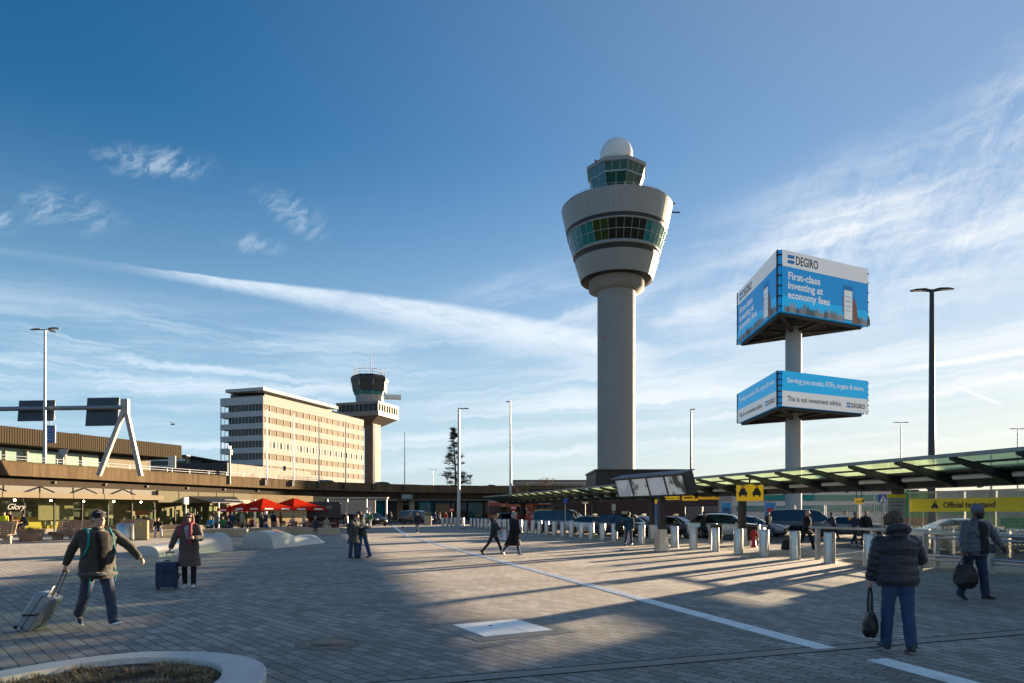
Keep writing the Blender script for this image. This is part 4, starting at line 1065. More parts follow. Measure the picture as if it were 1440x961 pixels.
sb('upper_wall', mat('upper_panel', (.26, .245, .21), .9, spec=.1, var=.06), *[(s, s + 2.85, -1.25, -1.1, 3.45, 3.98) for s in [S0 + 3 * k for k in range(14)]])
mb = MB()
for k in range(10): mb.bar(SP(S0 + 2 + 4 * k, -1.05, 3.95), SP(S0 + 2.5 + 4 * k, .0, 3.44), .1, .1)
mb.build('awning_strut', m_dark, shop, world=True)
sb('roof', m_gird, (S0, 30, -9.5, -1.2, 3.98, 4.04))
sb('back_wall', m_tan, (S0, 30, -6.2, -6.0, 0, 3.98))
sb('floor', mat('shop_floor', (.22, .19, .15), .5), (S0, 30, -6, -1.0, .0, .02))
sb('ceiling', mat('shop_ceiling', (.12, .11, .09), .7), (S0, 30, -6, -1.3, 3.3, 3.36))
k = 0; s = S0
while s < 29.5:
    w = 2.6
    sb('window', m_gshop, (s + .05, s + w - .05, -1.13, -1.1, .25, 2.95 if s < S1 else 2.9)); sb('mullion', m_dark, (s - .04, s + .04, -1.18, -1.02, 0, 3.0)); s += w
sb('plinth', m_tan, (S0, 30, -1.2, -1.05, 0, .25))
# what stands inside
rr = random.Random(8)
sb('counter', m_yel, (-9.5, -6.5, -3.2, -2.4, 0, 1.25), (-2.2, 1.8, -3.0, -2.2, 0, 1.35), (3.0, 7, -3, -2.2, 0, 1.3))
sb('menu_board', m_blk, (-1.0, 9.0, -2.6, -2.5, 1.95, 2.65), (2.0, 9.0, -2.0, -1.9, 1.3, 1.75))
sb('ochre_panel', mat('ochre', (.55, .30, .06), .6), (-3.6, -.6, -2.9, -2.8, 2.1, 2.9))
sb('partition', m_tan, (4.2, 7.4, -1.8, -1.7, 1.0, 2.7))
for q in range(16):
    s = rr.uniform(-14, 28); w = rr.uniform(.5, 1.6); z = rr.uniform(.3, 1.6); o = rr.uniform(-5.5, -2)
    sb('shelf', mat(f'goods_{q % 6}', [(.4, .3, .12), (.10, .30, .25), (.5, .46, .38), (.08, .10, .06), (.38, .10, .06), (.15, .2, .1)][q % 6], .6), (s, s + w, o, o + .5, 0 if q % 2 else z, z + rr.uniform(.4, 1)))
for q in range(9):
    s = -10 + q * 3.1; MB().ball(SP(s, -2.0, 2.75), .09, 8, 6).build('spot_lamp', mat('spot_lamp', (.9, .8, .6), .4, emit=(1, .82, .55), estr=16), shop, world=True)
for q in range(26):
    s = rr.uniform(-14, 28); w = rr.uniform(.15, .7); o = rr.uniform(-5.6, -2.2)
    sb('display_panel', mat(f'panel_{q % 4}', [(.02, .02, .02), (.16, .08, .03), (.05, .07, .05), (.3, .26, .2)][q % 4], .6), (s, s + w, o, o + .08, rr.uniform(.0, 1.2), rr.uniform(1.7, 2.9)))
for q in range(12):
    s = 9 + rr.uniform(0, 19); sb('hanging_panel', mat(f'goods_{q % 6}', (.3, .3, .3)), (s, s + .25, -2.2, -2.1, .8, 2.5))
text_mesh('lettering', 'Glory', .70, mat('shop_lettering', (.45, .45, .42), .5), shop, Matrix.Translation(-shop.location) @ frame(SP(1.1, -1.02, 1.95), sD, (0, 0, 1)), -.004, shear=.4, spacing=.9)
# right hand end of the pavilion: cream upper panels over dark glass, a dark fabric awning, white lit fascia
sb('upper_panel', mat('sage_panel', (.19, .175, .115), .9, spec=.1, var=.08), *[(15.9 + 2.6 * k, 18.4 + 2.6 * k, -1.0, -.85, 2.75, 3.95) for k in range(5)])
sb('fascia_sign', mat('fascia_white', (.42, .38, .32), .9, spec=.1, var=.1), (23.6, 27.6, .2, .45, 2.55, 3.15))
mb = MB()
a0, a1, b0, b1 = SP(19.5, -.8, 3.4), SP(26.5, -.8, 3.5), SP(21, 1.2, 2.75), SP(25.5, 1.2, 2.75)
up = V((0, 0, .06)); mb.loft([[a0, a1, a1 + up, a0 + up], [b0, b1, b1 + up, b0 + up]], True, True, False)
mb.build('fabric_awning', m_blk, shop, world=True)
sb('awning_post', m_wht, (21.9, 22.0, 1.2, 1.3, 0, 2.75), (25.3, 25.4, 1.2, 1.3, 0, 2.75), (27.6, 27.75, 1.0, 1.15, 0, 3.2), (29.5, 29.65, 1.0, 1.15, 0, 3.2))
sb('red_fascia', mat('red_fascia', (.40, .02, .02), .5), (24.5, 31.5, .3, .4, 2.1, 2.6))
sb('cafe_wall', mat('cafe_cream', (.19, .145, .085), .9, spec=.1, var=.2, scale=1), (30, 44, -3.6, -3.4, 2.6, 4.0), (30, 44, -3.3, -3.2, 0, .9))
sb('cafe_dark', m_gdark, (30, 47, -3.9, -3.7, 0, 4.0))
t = thing('lollipop_sign', 'white boxed sign on a slender white post at the pavilion corner', 'sign', SP(16.6, 2.2, 0))
MB().tube((0, 0, 0), (0, 0, 2.6), .05, n=8).build('post', m_wht, t); MB().box((0, 0, 2.9), (.5, .25, .75), rz=RZS).build('sign_box', mat('sign_box', (.75, .7, .68), .5), t)
# small black kiosk and lit light strip further along
kx = thing('black_kiosk', 'black rounded kiosk beside the red parasols under the elevated road', 'kiosk', (-19.0, 69, 0), .25)
MB().box((0, 0, 1.9), (3.3, 2.6, 1.7)).build('body', m_blk, kx, bevel=.12)
MB().box((0, .2, .55), (3.0, 2.2, 1.0)).build('base', mat('kiosk_base', (.10, .04, .035), .7), kx)
MB().box((.5, -1.33, 2.2), (.5, .04, .3)).build('small_sign', mat('kiosk_sign', (.2, .2, .22), .5), kx)
st = thing('light_strip', 'long pale lit soffit strip under the elevated road behind the kiosk', 'soffit', (-21, 92, 0), .0)
MB().box((0, 0, 3.62), (8.6, 1.2, .22)).build('fascia', mat('strip_cream', (.42, .36, .26), .9, spec=.1), st)
MB().box((-1, 2.0, 2.4), (6.4, .2, 1.9)).build('shutter', mat('shutter_grey', (.22, .23, .24), .6, var=.1), st)
for x in (-4.0, -1.3, 1.3, 4.0): MB().tube((x, .4, 0), (x, .4, 3.5), .13, n=10).build('post', m_galv, st)

# red parasols of the cafe terrace
def parasol(label, c, w, zt, ze, rz):
    t = thing('parasol', label, 'parasol', c, rz, 'red parasols on the terrace')
    h = w / 2; mb = MB(); rim = [V((sx * h, sy * h, ze)) for sx, sy in ((-1, -1), (1, -1), (1, 1), (-1, 1))]; ap = V((0, 0, zt))
    for i in range(4):
        a, b = rim[i], rim[(i + 1) % 4]; m = (a + b) / 2 + V((0, 0, -.03))
        for p, q in ((a, m), (m, b)):
            mid1, mid2 = p.lerp(ap, .5) + V((0, 0, -.06)), q.lerp(ap, .5) + V((0, 0, -.06))
            mb.quad(p, q, mid2, mid1); mb._add([mid1, mid2, ap], [(0, 1, 2)])
            mb.quad(p + V((0, 0, -.26)), q + V((0, 0, -.26)), q, p)
    mb.build('canopy', translucent('parasol_red', (.80, .045, .018), .0, .35), t)
    mb = MB()
    for i in range(4):
        a, b = rim[i], rim[(i + 1) % 4]
        for f in (.1, .62):
            p, q = a.lerp(b, f), a.lerp(b, f + .26); o = (p + q) / 2; o = V((o.x, o.y, 0)).normalized() * .012
            n0 = ((a + b) / 2); n0 = V((n0.x, n0.y, 0)).normalized() * .015
            mb.quad(p + n0 + V((0, 0, -.2)), q + n0 + V((0, 0, -.2)), q + n0 + V((0, 0, -.08)), p + n0 + V((0, 0, -.08)))
    mb.build('printed_strip', m_sw, t)
    MB().tube((0, 0, 0), (0, 0, zt), .035, n=8).build('pole', m_galv, t)
    mb = MB()
    for r_ in rim: mb.bar((0, 0, ze - .35), r_.lerp(ap, .35) + V((0, 0, -.05)), .03, .03)
    mb.build('ribs', m_galv, t); MB().box((0, 0, .06), (.7, .7, .12)).build('foot', m_dark, t)
parasol('red cafe parasol nearest the white fascia sign', (-22.4, 61.5, 0), 3.6, 3.0, 2.15, -.5)
parasol('red cafe parasol nearest the black kiosk', (-20.9, 65.5, 0), 4.2, 3.1, 2.15, -.5)
parasol('dark red parasol half hidden behind the first one', (-25.2, 64, 0), 3.2, 2.6, 2.05, -.4)
# terrace chairs and tables
def chair():
    t = thing('chair', 'x', 'chair', (0, 0, 0), 0, 'cafe chairs on the terrace'); m = mat('chair_wood', (.26, .13, .07), .5, var=.2)
    MB().box((0, 0, .45), (.42, .42, .04)).build('seat', m, t); MB().box((0, .2, .72), (.42, .03, .36)).build('backrest', m, t)
    for x in (-.18, .18):
        for y in (-.18, .19): MB().tube((x, y, 0), (x, y, .45 if y < 0 else .9), .018, n=6).build('leg', m, t)
    return t
def table():
    t = thing('table', 'x', 'table', (0, 0, 0), 0, 'cafe tables on the terrace')
    MB().lathe([(.38, .71), (.38, .74), (0, .74)], n=20).build('tabletop', mat('table_pale', (.55, .45, .33), .4), t); MB().tube((0, 0, 0), (0, 0, .71), .03, n=8).build('pedestal', m_dark, t)
    MB().lathe([(.25, 0), (.25, .03), (0, .04)], n=16).build('foot', m_dark, t)
    return t
c0, t0 = chair(), table(); fc = ft = True; nc = 0
for i in range(8):
    x = -22.8 + i * .95; y = 58.5 + (i % 3) * 2.6; tt = t0 if ft else dup(t0, (0, 0, 0)); ft = False
    tt.location = (x, y, 0); tt['label'] = f'round cafe table on the terrace, {ordn(i + 1)} from the pavilion toward the kiosk'
    for a in (0.3, 2.4, 4.4):
        ch = c0 if fc else dup(c0, (0, 0, 0)); fc = False; nc += 1
        ch.location = (x + .62 * cos(a), y + .62 * sin(a), 0); ch.rotation_euler[2] = a - pi / 2
        ch['label'] = f'brown cafe chair at the {ordn(i + 1)} terrace table, ' + {0.3: 'on its sunny side', 2.4: 'on its far side', 4.4: 'on its near side'}[a]

# stone seat wall, curved, in front of the terrace
sw = thing('seat_wall', 'long low curved stone seat wall with a pale coping in front of the shops', 'wall', (-22, 47, 0))
wp = dense([(-26.6, 42.5), (-24.4, 45.4), (-21.8, 48.6), (-18.9, 51.8), (-16.6, 54.6)], 1.0)
m_sand = mat('sandstone', (.42, .35, .24), .75, var=.12, scale=1.5, bump=.15)
MB().sweep(wp, [(0, 0), (.02, .46), (-.62, .46), (-.62, 0)]).build('wall', m_sand, sw, world=True)
MB().sweep(wp, [(.06, .462), (.06, .54), (-.68, .54), (-.68, .462)]).build('coping', mat('coping', (.44, .38, .29), .6), sw, world=True)
MB().sweep([p + V((-.9, .5, 0)) for p in wp[:len(wp) * 5 // 9]], [(0, 0), (0, .86), (-.12, .86), (-.12, 0)]).build('back_screen', mat('screen_brown', (.16, .12, .08), .6), sw, world=True)
for i, (x, y, w) in enumerate(((-17.3, 50.6, .9), (-15.6, 52.2, .8), (-19.3, 48.6, .9), (-13.9, 51.8, 1.6))):
    t = thing('stone_block', f'pale stone seat block before the cafe terrace, {ordn(i + 1)} of four in its row', 'seat block', (x, y, 0), .2, 'stone seat blocks')
    MB().box((0, 0, .24), (w, .6, .48)).build('block', m_sand, t, bevel=.03); MB().box((0, 0, .5), (w * 1.04, .64, .05)).build('top', mat('coping', (.44, .38, .29)), t, bevel=.01)

# timber benches
def bench(label, c, rz, L, back):
    t = thing('bench', label, 'bench', c, rz, 'timber benches by the shops')
    st_ = MB()
    prof = [(-.42, .30), (-.50, .34), (-.52, .42), (-.46, .48), (-.30, .50), (-.10, .49), (.10, .48)]
    for k in range(len(prof) - 1):
        (y0, z0), (y1, z1) = prof[k], prof[k + 1]; st_.bar((0, 0, 0), (0, 0, 0), 0, 0)
        c0_ = V((0, (y0 + y1) / 2, (z0 + z1) / 2)); w = hypot(y1 - y0, z1 - z0) - .012; an = atan2(z1 - z0, y1 - y0)
        st_.box(c0_, (L, w, .04), M=Matrix.Rotation(an, 4, 'X'))
    st_.build('seat', m_wood, t)
    bk = MB()
    for k in range(7):
        y, z = .14 + k * .035, .56 + k * .105; bk.box((0, y, z), (L * .985, .035, .09), M=Matrix.Rotation(radians(-18), 4, 'X'))
    bk.build('backrest', m_wood, t)
    for x in (-L * .42, 0, L * .42):
        lg = MB().box((x, -.1, .2), (.08, .7, .4)).bar((x, .12, .4), (x, .4, 1.25), .06, .06); lg.build('leg', m_sand, t)
    return t
bench('long timber bench with a slatted back, cut by the left edge', (-29.2, 37.6, 0), .05, 3.4, 1)
bench('timber bench with a tall slatted back where the man in jeans sits', (-27.1, 42.6, 0), -.12, 3.2, 1)
bench('timber bench half hidden behind the man with the cap', (-25.6, 46.3, 0), -.1, 2.6, 1)
pt = thing('planter_box', 'wooden planter with green plants between the two timber benches', 'planter', (-28.9, 41.0, 0))
MB().lathe([(.55, 0), (.72, .62), (.6, .62), (.55, .5), (0, .5)], n=20).build('pot', mat('pot_brown', (.22, .15, .09), .6), pt)
MB().lathe([(.74, .62), (.78, .7), (.6, .7), (.6, .62)], n=20, flatcaps=False).build('rim', m_wood, pt)
mb = MB(); rr = random.Random(2)
for k in range(240):
    an = rr.uniform(0, 6.28); r = rr.uniform(0, .55); b0 = V((r * cos(an), r * sin(an), .5)); h = rr.uniform(.15, .4); d = V((rr.uniform(-.2, .2), rr.uniform(-.2, .2), h)); s_ = V((rr.uniform(-.04, .04), .03, 0))
    mb._add([b0 - s_, b0 + s_, b0 + d], [(0, 1, 2)])
mb.build('foliage', mat('planter_green', (.10, .13, .03), .7, var=.4), pt)
t = thing('steel_drum', 'round brushed steel litter drum behind the man with the cap', 'litter bin', (-24.0, 42.6, 0))
MB().lathe([(.60, .04), (.60, .98), (.56, 1.02), (.46, 1.02), (.44, .9), (0, .9)], n=40).build('shell', m_steel, t); MB().lathe([(.5, 0), (.5, .06)], n=24).build('foot', m_dark, t)
t = thing('utility_cabinet', 'yellow utility cabinet beside the steel drum', 'cabinet', (-22.9, 42.2, 0), .3)
m_cab = mat('cabinet_yellow', (.40, .30, .13), .5, var=.08, dirt=.15)
MB().box((0, 0, .62), (.74, .5, 1.2)).build('body', m_cab, t, bevel=.015); MB().box((0, -.262, .62), (.66, .02, 1.08)).build('door', m_cab, t)
MB().box((-.26, -.28, .62), (.03, .03, .14)).build('handle', m_dark, t); MB().box((0, 0, .01), (.8, .56, .04)).build('plinth', m_gird, t); MB().box((.02, -.275, .95), (.14, .01, .2)).build('warning_plate', m_yel, t)

# sculpted white seats
def whale(label, p0, p1, w, prof, knot):
    a, b = V((*p0, 0)), V((*p1, 0)); d = (b - a).normalized(); n = V((d.y, -d.x, 0)); L = (b - a).length
    t = thing('sculpted_seat', label, 'seat', a, 0, 'white sculpted seats'); rings = []
    N = 30
    def hz(f):
        for i in range(len(prof) - 1):
            if prof[i][0] <= f <= prof[i + 1][0]:
                k = (f - prof[i][0]) / (prof[i + 1][0] - prof[i][0]); k = k * k * (3 - 2 * k)
                return [prof[i][j] + (prof[i + 1][j] - prof[i][j]) * k for j in (1, 2)]
        return prof[-1][1:]
    for i in range(N + 1):
        f = i / N; h, ww = hz(f); ring = []
        for k in range(15):
            u = -1 + 2 * k / 14; z = h * (1 - abs(u) ** 3.2) ** .5 if abs(u) < 1 else 0
            ring.append(a + d * (f * L) + n * (u * w / 2 * ww * (1 - .0 * z)) + V((0, 0, z)))
        rings.append(ring)
    mb = MB().loft(rings, False, False, True)
    for r_, fl in ((rings[0], True), (rings[-1], False)): mb._add(r_, [tuple(range(15))] if fl else [tuple(reversed(range(15)))], None, False)
    body = mb.build('body', mat('seat_white', (.46, .45, .43), .35, var=.07, scale=1.6, dirt=.12, coat=.1), t, world=True)
    f, u = knot; h, ww = hz(f); z = h * (1 - abs(u) ** 3.2) ** .5
    kc = a + d * (f * L) + n * (u * w / 2 * ww) + V((0, 0, z))
    z2 = h * (1 - abs(u + .12) ** 3.2) ** .5; slope = atan2(z2 - z, .06 * w * ww)
    M = Matrix.Translation(kc) @ Matrix((n, d, V((0, 0, 1)))).transposed().to_4x4() @ Matrix.Rotation(-slope, 4, 'Y')
    MB(M).lathe([(.24, -.02), (.24, .012), (.2, .014), (0, .014)], n=20, sy=1.25).build('wood_inlay', m_wood, t, world=True)
whale('white sculpted seat with a high blunt end and a low curved tail', (-12.1, 32.4), (-11.2, 38.6), 1.7, [(0, .84, 1), (.22, .84, 1), (.62, .42, .95), (.85, .50, .9), (1, .16, .8)], (.2, .35))
whale('white sculpted seat with its high end beyond the woman in the long coat', (-14.3, 26.6), (-13.4, 31.0), 1.7, [(0, .42, .75), (.35, .46, .9), (.85, .82, 1), (1, .82, 1)], (.86, .1))
# ------------------------------------------------------------------ taxi canopy
cn = thing('taxi_canopy', 'long glass roofed taxi canopy on black posts, running away along the road', 'canopy', (11.8, 35, 0))
m_can = mat('canopy_steel', (.045, .05, .055), .5, metal=.3, var=.1)
m_edge = mat('canopy_edge', (.24, .28, .28), .4, metal=.4)
m_cgl = translucent('canopy_glass', (.70, .80, .62), .46, .85)
T0, T1 = -38, 44
def CP(t, o, z): p = at_t(t, o); return V((p.x, p.y, z))
MB().sweep([at_t(T0, 0), at_t(T1, 0)], [(-.5, 2.60), (.5, 2.60), (.75, 2.95), (-.75, 2.95)]).build('spine', m_can, cn, world=True)
for o, nm in ((-3.0, 'front_edge'), (3.0, 'rear_edge')):
    MB().sweep([at_t(T0, o), at_t(T1, o)], [(-.07, 3.36), (.07, 3.36), (.07, 3.47), (-.07, 3.47)]).build(nm, m_edge, cn, world=True)
for o, z in ((-1.1, 3.03), (-2.05, 3.2), (1.1, 3.03), (2.05, 3.2)):
    MB().sweep([at_t(T0, o), at_t(T1, o)], [(-.035, z), (.035, z), (.035, z + .07), (-.035, z + .07)]).build('purlin', m_can, cn, world=True)
MB().sweep([at_t(T0, 0), at_t(T1, 0)], [(-1.35, 3.045), (-.6, 2.96), (-.6, 3.0), (-1.35, 3.09)]).build('inner_panel', m_can, cn, world=True)
MB().sweep([at_t(T0, 0), at_t(T1, 0)], [(1.35, 3.045), (.6, 2.96), (.6, 3.0), (1.35, 3.09)]).build('inner_panel', m_can, cn, world=True)
bt = -36.6
while bt < T1:
    for sg_ in (-1, 1):
        mb = MB(); a = CP(bt, sg_ * .5, 2.72); b = CP(bt, sg_ * 2.98, 3.34); w = D1 * .07
        hh = [(V((0, 0, -.16)), V((0, 0, .22))), (V((0, 0, -.05)), V((0, 0, .06)))]
        mb.loft([[a - w + hh[0][0], a + w + hh[0][0], a + w + hh[0][1], a - w + hh[0][1]], [b - w + hh[1][0], b + w + hh[1][0], b + w + hh[1][1], b - w + hh[1][1]]], True, True, False)
        mb.build('beam', m_can, cn, world=True)
    bt += 2.0
gb = MB(); gr = MB(); bt = -38.5
while bt < T1 - 1.9:
    for g, sg_ in ((gb, -1), (gr, 1)):
        g.loft([[CP(bt + .12, sg_ * 1.36, 3.12), CP(bt + 1.88, sg_ * 1.36, 3.12), CP(bt + 1.88, sg_ * 1.36, 3.135), CP(bt + .12, sg_ * 1.36, 3.135)],
                [CP(bt + .12, sg_ * 2.92, 3.41), CP(bt + 1.88, sg_ * 2.92, 3.41), CP(bt + 1.88, sg_ * 2.92, 3.425), CP(bt + .12, sg_ * 2.92, 3.425)]], True, True, False)
    bt += 2.0
gb.build('roof_glazing', m_cgl, cn, world=True); gr.build('roof_glazing', m_cgl, cn, world=True)
bt = -35.6
m_tube = mat('lamp_tube', (.62, .63, .60), .35, var=.03)
while bt < 42:
    for o in (-.95,): MB().tube(CP(bt - .68, o, 2.88), CP(bt + .68, o, 2.88), .085, n=10).build('light_tube', m_tube, cn, world=True)
    bt += 2.0
for k in range(-3, 5):
    t_ = k * 9.75; p = at_t(t_, 0)
    MB().box((p.x, p.y, 1.75), (.30, .30, 1.75), rz=atan2(D1.y, D1.x)).build('post', m_blk, cn, world=True)
    MB().box((p.x, p.y, .45), (.40, .40, .9), rz=atan2(D1.y, D1.x), taper=.8).build('post_sleeve', m_steel, cn, world=True)
# glass wind screen with the taxi lettering
sc = thing('glass_screen', 'glass screen with a broad yellow band lettered Official taxi stand', 'glass screen', at_t(-18, 0))
m_scr = glass('glass_screen', (.93, .95, .93), .9, diff=(.3, .35, .33))
tq = -10.3
while tq > -34:
    a, b = CP(tq, -.02, .3), CP(tq - 3.1, -.02, .3)
    mb = MB().loft([[a, b, b + V((0, 0, 2.13)), a + V((0, 0, 2.13))], [a + D2 * .012, b + D2 * .012, b + D2 * .012 + V((0, 0, 2.13)), a + D2 * .012 + V((0, 0, 2.13))]], True, True, False)
    mb.build('pane', m_scr, sc, world=True)
    MB().bar(CP(tq + .02, 0, 0), CP(tq + .02, 0, 2.45), .05, .05).build('mullion', m_galv, sc, world=True)
    dt = MB()
    for k in range(20):
        c = CP(tq - .1 - k * .152, -.028, 1.19); dt._add([c + V(D1) * .035 * cos(q * pi / 4) + V((0, 0, .035 * sin(q * pi / 4))) for q in range(8)], [tuple(range(8))])
    dt.build('dot_row', m_sw, sc, world=True)
    tq -= 3.15
MB().bar(CP(-10.2, 0, 2.45), CP(-34, 0, 2.45), .06, .05).build('top_rail', m_steel, sc, world=True)
m_tax = mat('taxi_yellow', (.80, .60, .03), .55, var=.06)
bnd = MB().bar(CP(-10.35, -.035, 1.985), CP(-34, -.035, 1.985), .012, .45).build('yellow_band', m_tax, sc, world=True)
Mx = frame(CP(-11.72, -.048, 1.90), -D1, (0, 0, 1))
text_mesh('lettering', 'Official taxi stand', .27, m_ink, bnd, Matrix.Translation(-V(sc.location)) @ Mx, .006)
def car_icon(mb, M, s):
    mb.M = M
    mb.poly([(x * s, y * s, 0) for x, y in ((0, .1), (1, .1), (1, .38), (.86, .44), (.74, .72), (.26, .72), (.14, .44), (0, .38))]); mb.box((.5 * s, .82 * s, 0), (.3 * s, .1 * s, .004)); mb.box((.17 * s, .03 * s, 0), (.16 * s, .14 * s, .004)); mb.box((.83 * s, .03 * s, 0), (.16 * s, .14 * s, .004)); mb.box((.5 * s, .98 * s, 0), (.62 * s, .07 * s, .004))
    return mb
mb = car_icon(MB(), Matrix.Translation(-V(sc.location)) @ frame(CP(-11.25, -.048, 1.86), -D1, (0, 0, 1)), .27); mb.build('taxi_symbol', m_ink, bnd)
# hanging yellow taxi cube
tc_ = thing('taxi_sign', 'yellow cube sign with black taxi symbols hanging from the canopy edge', 'sign', (10.45, 30.0, 0), radians(26))
m_tcube = mat('cube_yellow', (.80, .47, .012), .45, var=.05, emit=(.9, .5, .02), estr=.05)
MB().box((0, 0, 2.58), (.80, .80, .70)).build('cube', m_tcube, tc_, bevel=.01)
MB().tube((0, 0, 2.9), (0, 0, 3.4), .04, n=8).build('hanger', m_dark, tc_)
for fm in (frame((-.25, -.405, 2.42), (1, 0, 0), (0, 0, 1)), frame((-.405, .25, 2.42), (0, -1, 0), (0, 0, 1))): car_icon(MB(), fm, .5).build('taxi_symbol', m_ink, tc_)
# small hanging signs under the canopy
for i, (x, Y, w, h, z, tx, lab) in enumerate(((945, 38.5, .85, .22, 2.53, 'Exit', 'narrow yellow sign under the canopy right beside the screen post'), (970, 38.5, .85, .45, 2.60, 'Taxi', 'middle of three yellow signs hanging under the canopy'), (996.5, 38, 1.12, .46, 2.67, 'Taxi', 'largest of three yellow signs hanging under the canopy'), (1208, 44, .5, .36, 2.45, '', 'small orange sign hung under the canopy near the blue crossing sign'))):
    t = thing('hanging_sign', lab, 'sign', ((x - 720) / 960 * Y, Y, z), -.2, 'yellow signs under the canopy')
    MB().box((0, 0, 0), (w, .14, h)).build('panel', m_tcube, t); MB().bar((-w * .3, 0, h / 2), (-w * .3, 0, .75), .04, .04).bar((w * .3, 0, h / 2), (w * .3, 0, .75), .04, .04).build('hanger', m_dark, t)
    s_ = MB(); s_.box((-w * .12, -.08, -h * .12), (w * .5, .01, h * .16)); s_.box((w * .4, -.08, 0), (h * .3, .01, h * .5)); s_.build('lettering', m_ink, t)
# four screen information display on its own post
dp = thing('information_display', 'dark sloping information display with four pale screens on a black post', 'display', (6.5, 30.6, 0))
a, b = V((5.27, 33.7, 2.42)), V((7.42, 28.55, 2.42)); dx = (b - a).normalized(); upv = (V((0, 0, 1)) - V((.9614, .2753, 0)) * .30).normalized()
M = frame(a, dx, upv); inv = Matrix.Translation(-V(dp.location)); LD = (b - a).length; HD = .98
MB(inv @ M).box((LD / 2, HD / 2, -.24), (LD, HD, .48)).build('housing', mat('display_black', (.02, .021, .024), .4), dp, bevel=.02)
MB(inv @ M).box((LD / 2, HD + .02, -.2), (LD + .1, .05, .72)).build('hood', mat('display_hood', (.09, .10, .11), .45), dp)
def screen_mat(name, base, dark, sc_):
    m, nt, bb_ = nodes_of(name); tc = nt.nodes.new('ShaderNodeTexCoord'); n = nt.nodes.new('ShaderNodeTexNoise'); n.inputs['Scale'].default_value = sc_; n.inputs['Detail'].default_value = 8
    lk(nt, tc.outputs['Object'], n.inputs['Vector']); r = nt.nodes.new('ShaderNodeValToRGB'); r.color_ramp.elements[0].position = .40; r.color_ramp.elements[1].position = .52
    r.color_ramp.elements[0].color = (*dark, 1); r.color_ramp.elements[1].color = (*base, 1); lk(nt, n.outputs['Fac'], r.inputs['Fac']); lk(nt, r.outputs['Color'], bb_.inputs['Base Color']); bb_.inputs['Roughness'].default_value = .25
    lk(nt, r.outputs['Color'], bb_.inputs['Emission Color']); bb_.inputs['Emission Strength'].default_value = .12; return m
sA_, sB_ = screen_mat('screen_pale', (.30, .32, .345), (.20, .225, .26), 1.2), screen_mat('screen_map', (.32, .34, .33), (.035, .04, .03), 1.6)
for k in range(4):
    x = .14 + k * (LD - .12) / 4; w = (LD - .12) / 4 - .16
    MB(inv @ M).box((x + w / 2, HD / 2, .008), (w, HD * .82, .02)).build('screen', sB_ if k % 2 else sA_, dp)
MB().box((0.2, .0, 1.2), (.28, .28, 2.4), rz=atan2(D1.y, D1.x)).build('post', m_blk, dp); MB().box((.2, 0, .48), (.5, .5, .96), rz=atan2(D1.y, D1.x), taper=.72).build('post_sleeve', m_steel, dp)

# ------------------------------------------------------------------ stainless bollards along the taxi lane
def make_bollard():
    t = thing('bollard', 'x', 'bollard', (0, 0, 0), 0, 'stainless bollards')
    MB().lathe([(.185, 0), (.185, 1.02), (.178, 1.045), (.165, 1.05), (0, 1.055)], n=28).build('shell', m_steel, t)
    MB().lathe([(.24, 0), (.24, .012), (.19, .012)], n=28, flatcaps=False).build('ground_ring', m_galv, t)
    return t
b0 = make_bollard(); fb = True
def put_bollard(x, y, label, group='bollards in a row along the taxi lane'):
    global fb
    t = b0 if fb else dup(b0, (0, 0, 0)); fb = False
    t.location = (x, y, 0); t.rotation_euler[2] = RND.uniform(0, 6); t['label'] = label; t['group'] = group
for k in range(-2, 33):
    p = V((10.83, 23.3)) + d1 * (1.75 * k)
    put_bollard(p.x + RND.uniform(-.02, .02), p.y, f'stainless steel bollard in the long row, {ordn(k + 3)} from its handrail end')
for k in range(9):
    p = at_t(2 + 4.2 * k, 2.3); put_bollard(p.x, p.y, f'stainless bollard on the far kerb behind the long row, {ordn(k + 1)} from the taxi cube', 'bollards along the far kerb')
for k in range(6): put_bollard(-8.3 + k * .42, 82.0 + k * .9, f'pale bollard left of the tall lamp base, {ordn(k + 1)} from the left', 'bollards beside the tall lamp')

# barrier rails at the right
def barrier(name, label, p0, t0, t1, zs, posts):
    t = thing(name, label, 'barrier', (p0[0], p0[1], 0), 0, 'steel barrier rails'); P = lambda q, z: V((D1.x * q, D1.y * q, z))
    for z, r in zs: MB().tube(P(t0, z), P(t1, z), r, n=10).build('rail', m_steel, t)
    for q in posts: MB().box(P(q, zs[0][0] / 2), (.10, .16, zs[0][0]), rz=atan2(D1.y, D1.x)).build('post', m_galv, t)
    return t
barrier('barrier', 'long steel barrier with double rails beside the man in the beanie', (13.55, 19.3), 3.2, -9, ((1.08, .05), (.95, .035), (.40, .05), (.27, .03)), (2.2, 0, -2.2, -4.4, -6.6))
barrier('barrier', 'short steel hand rail beyond the first bollards of the long row', (11.8, 23.2), -1.6, 2.4, ((1.17, .045),), (-1.2, 2.0))
barrier('barrier', 'second steel hand rail, behind the curly haired man', (12.9, 22.0), -1.2, 1.9, ((1.12, .045), (.6, .03)), (-.9, 1.6))

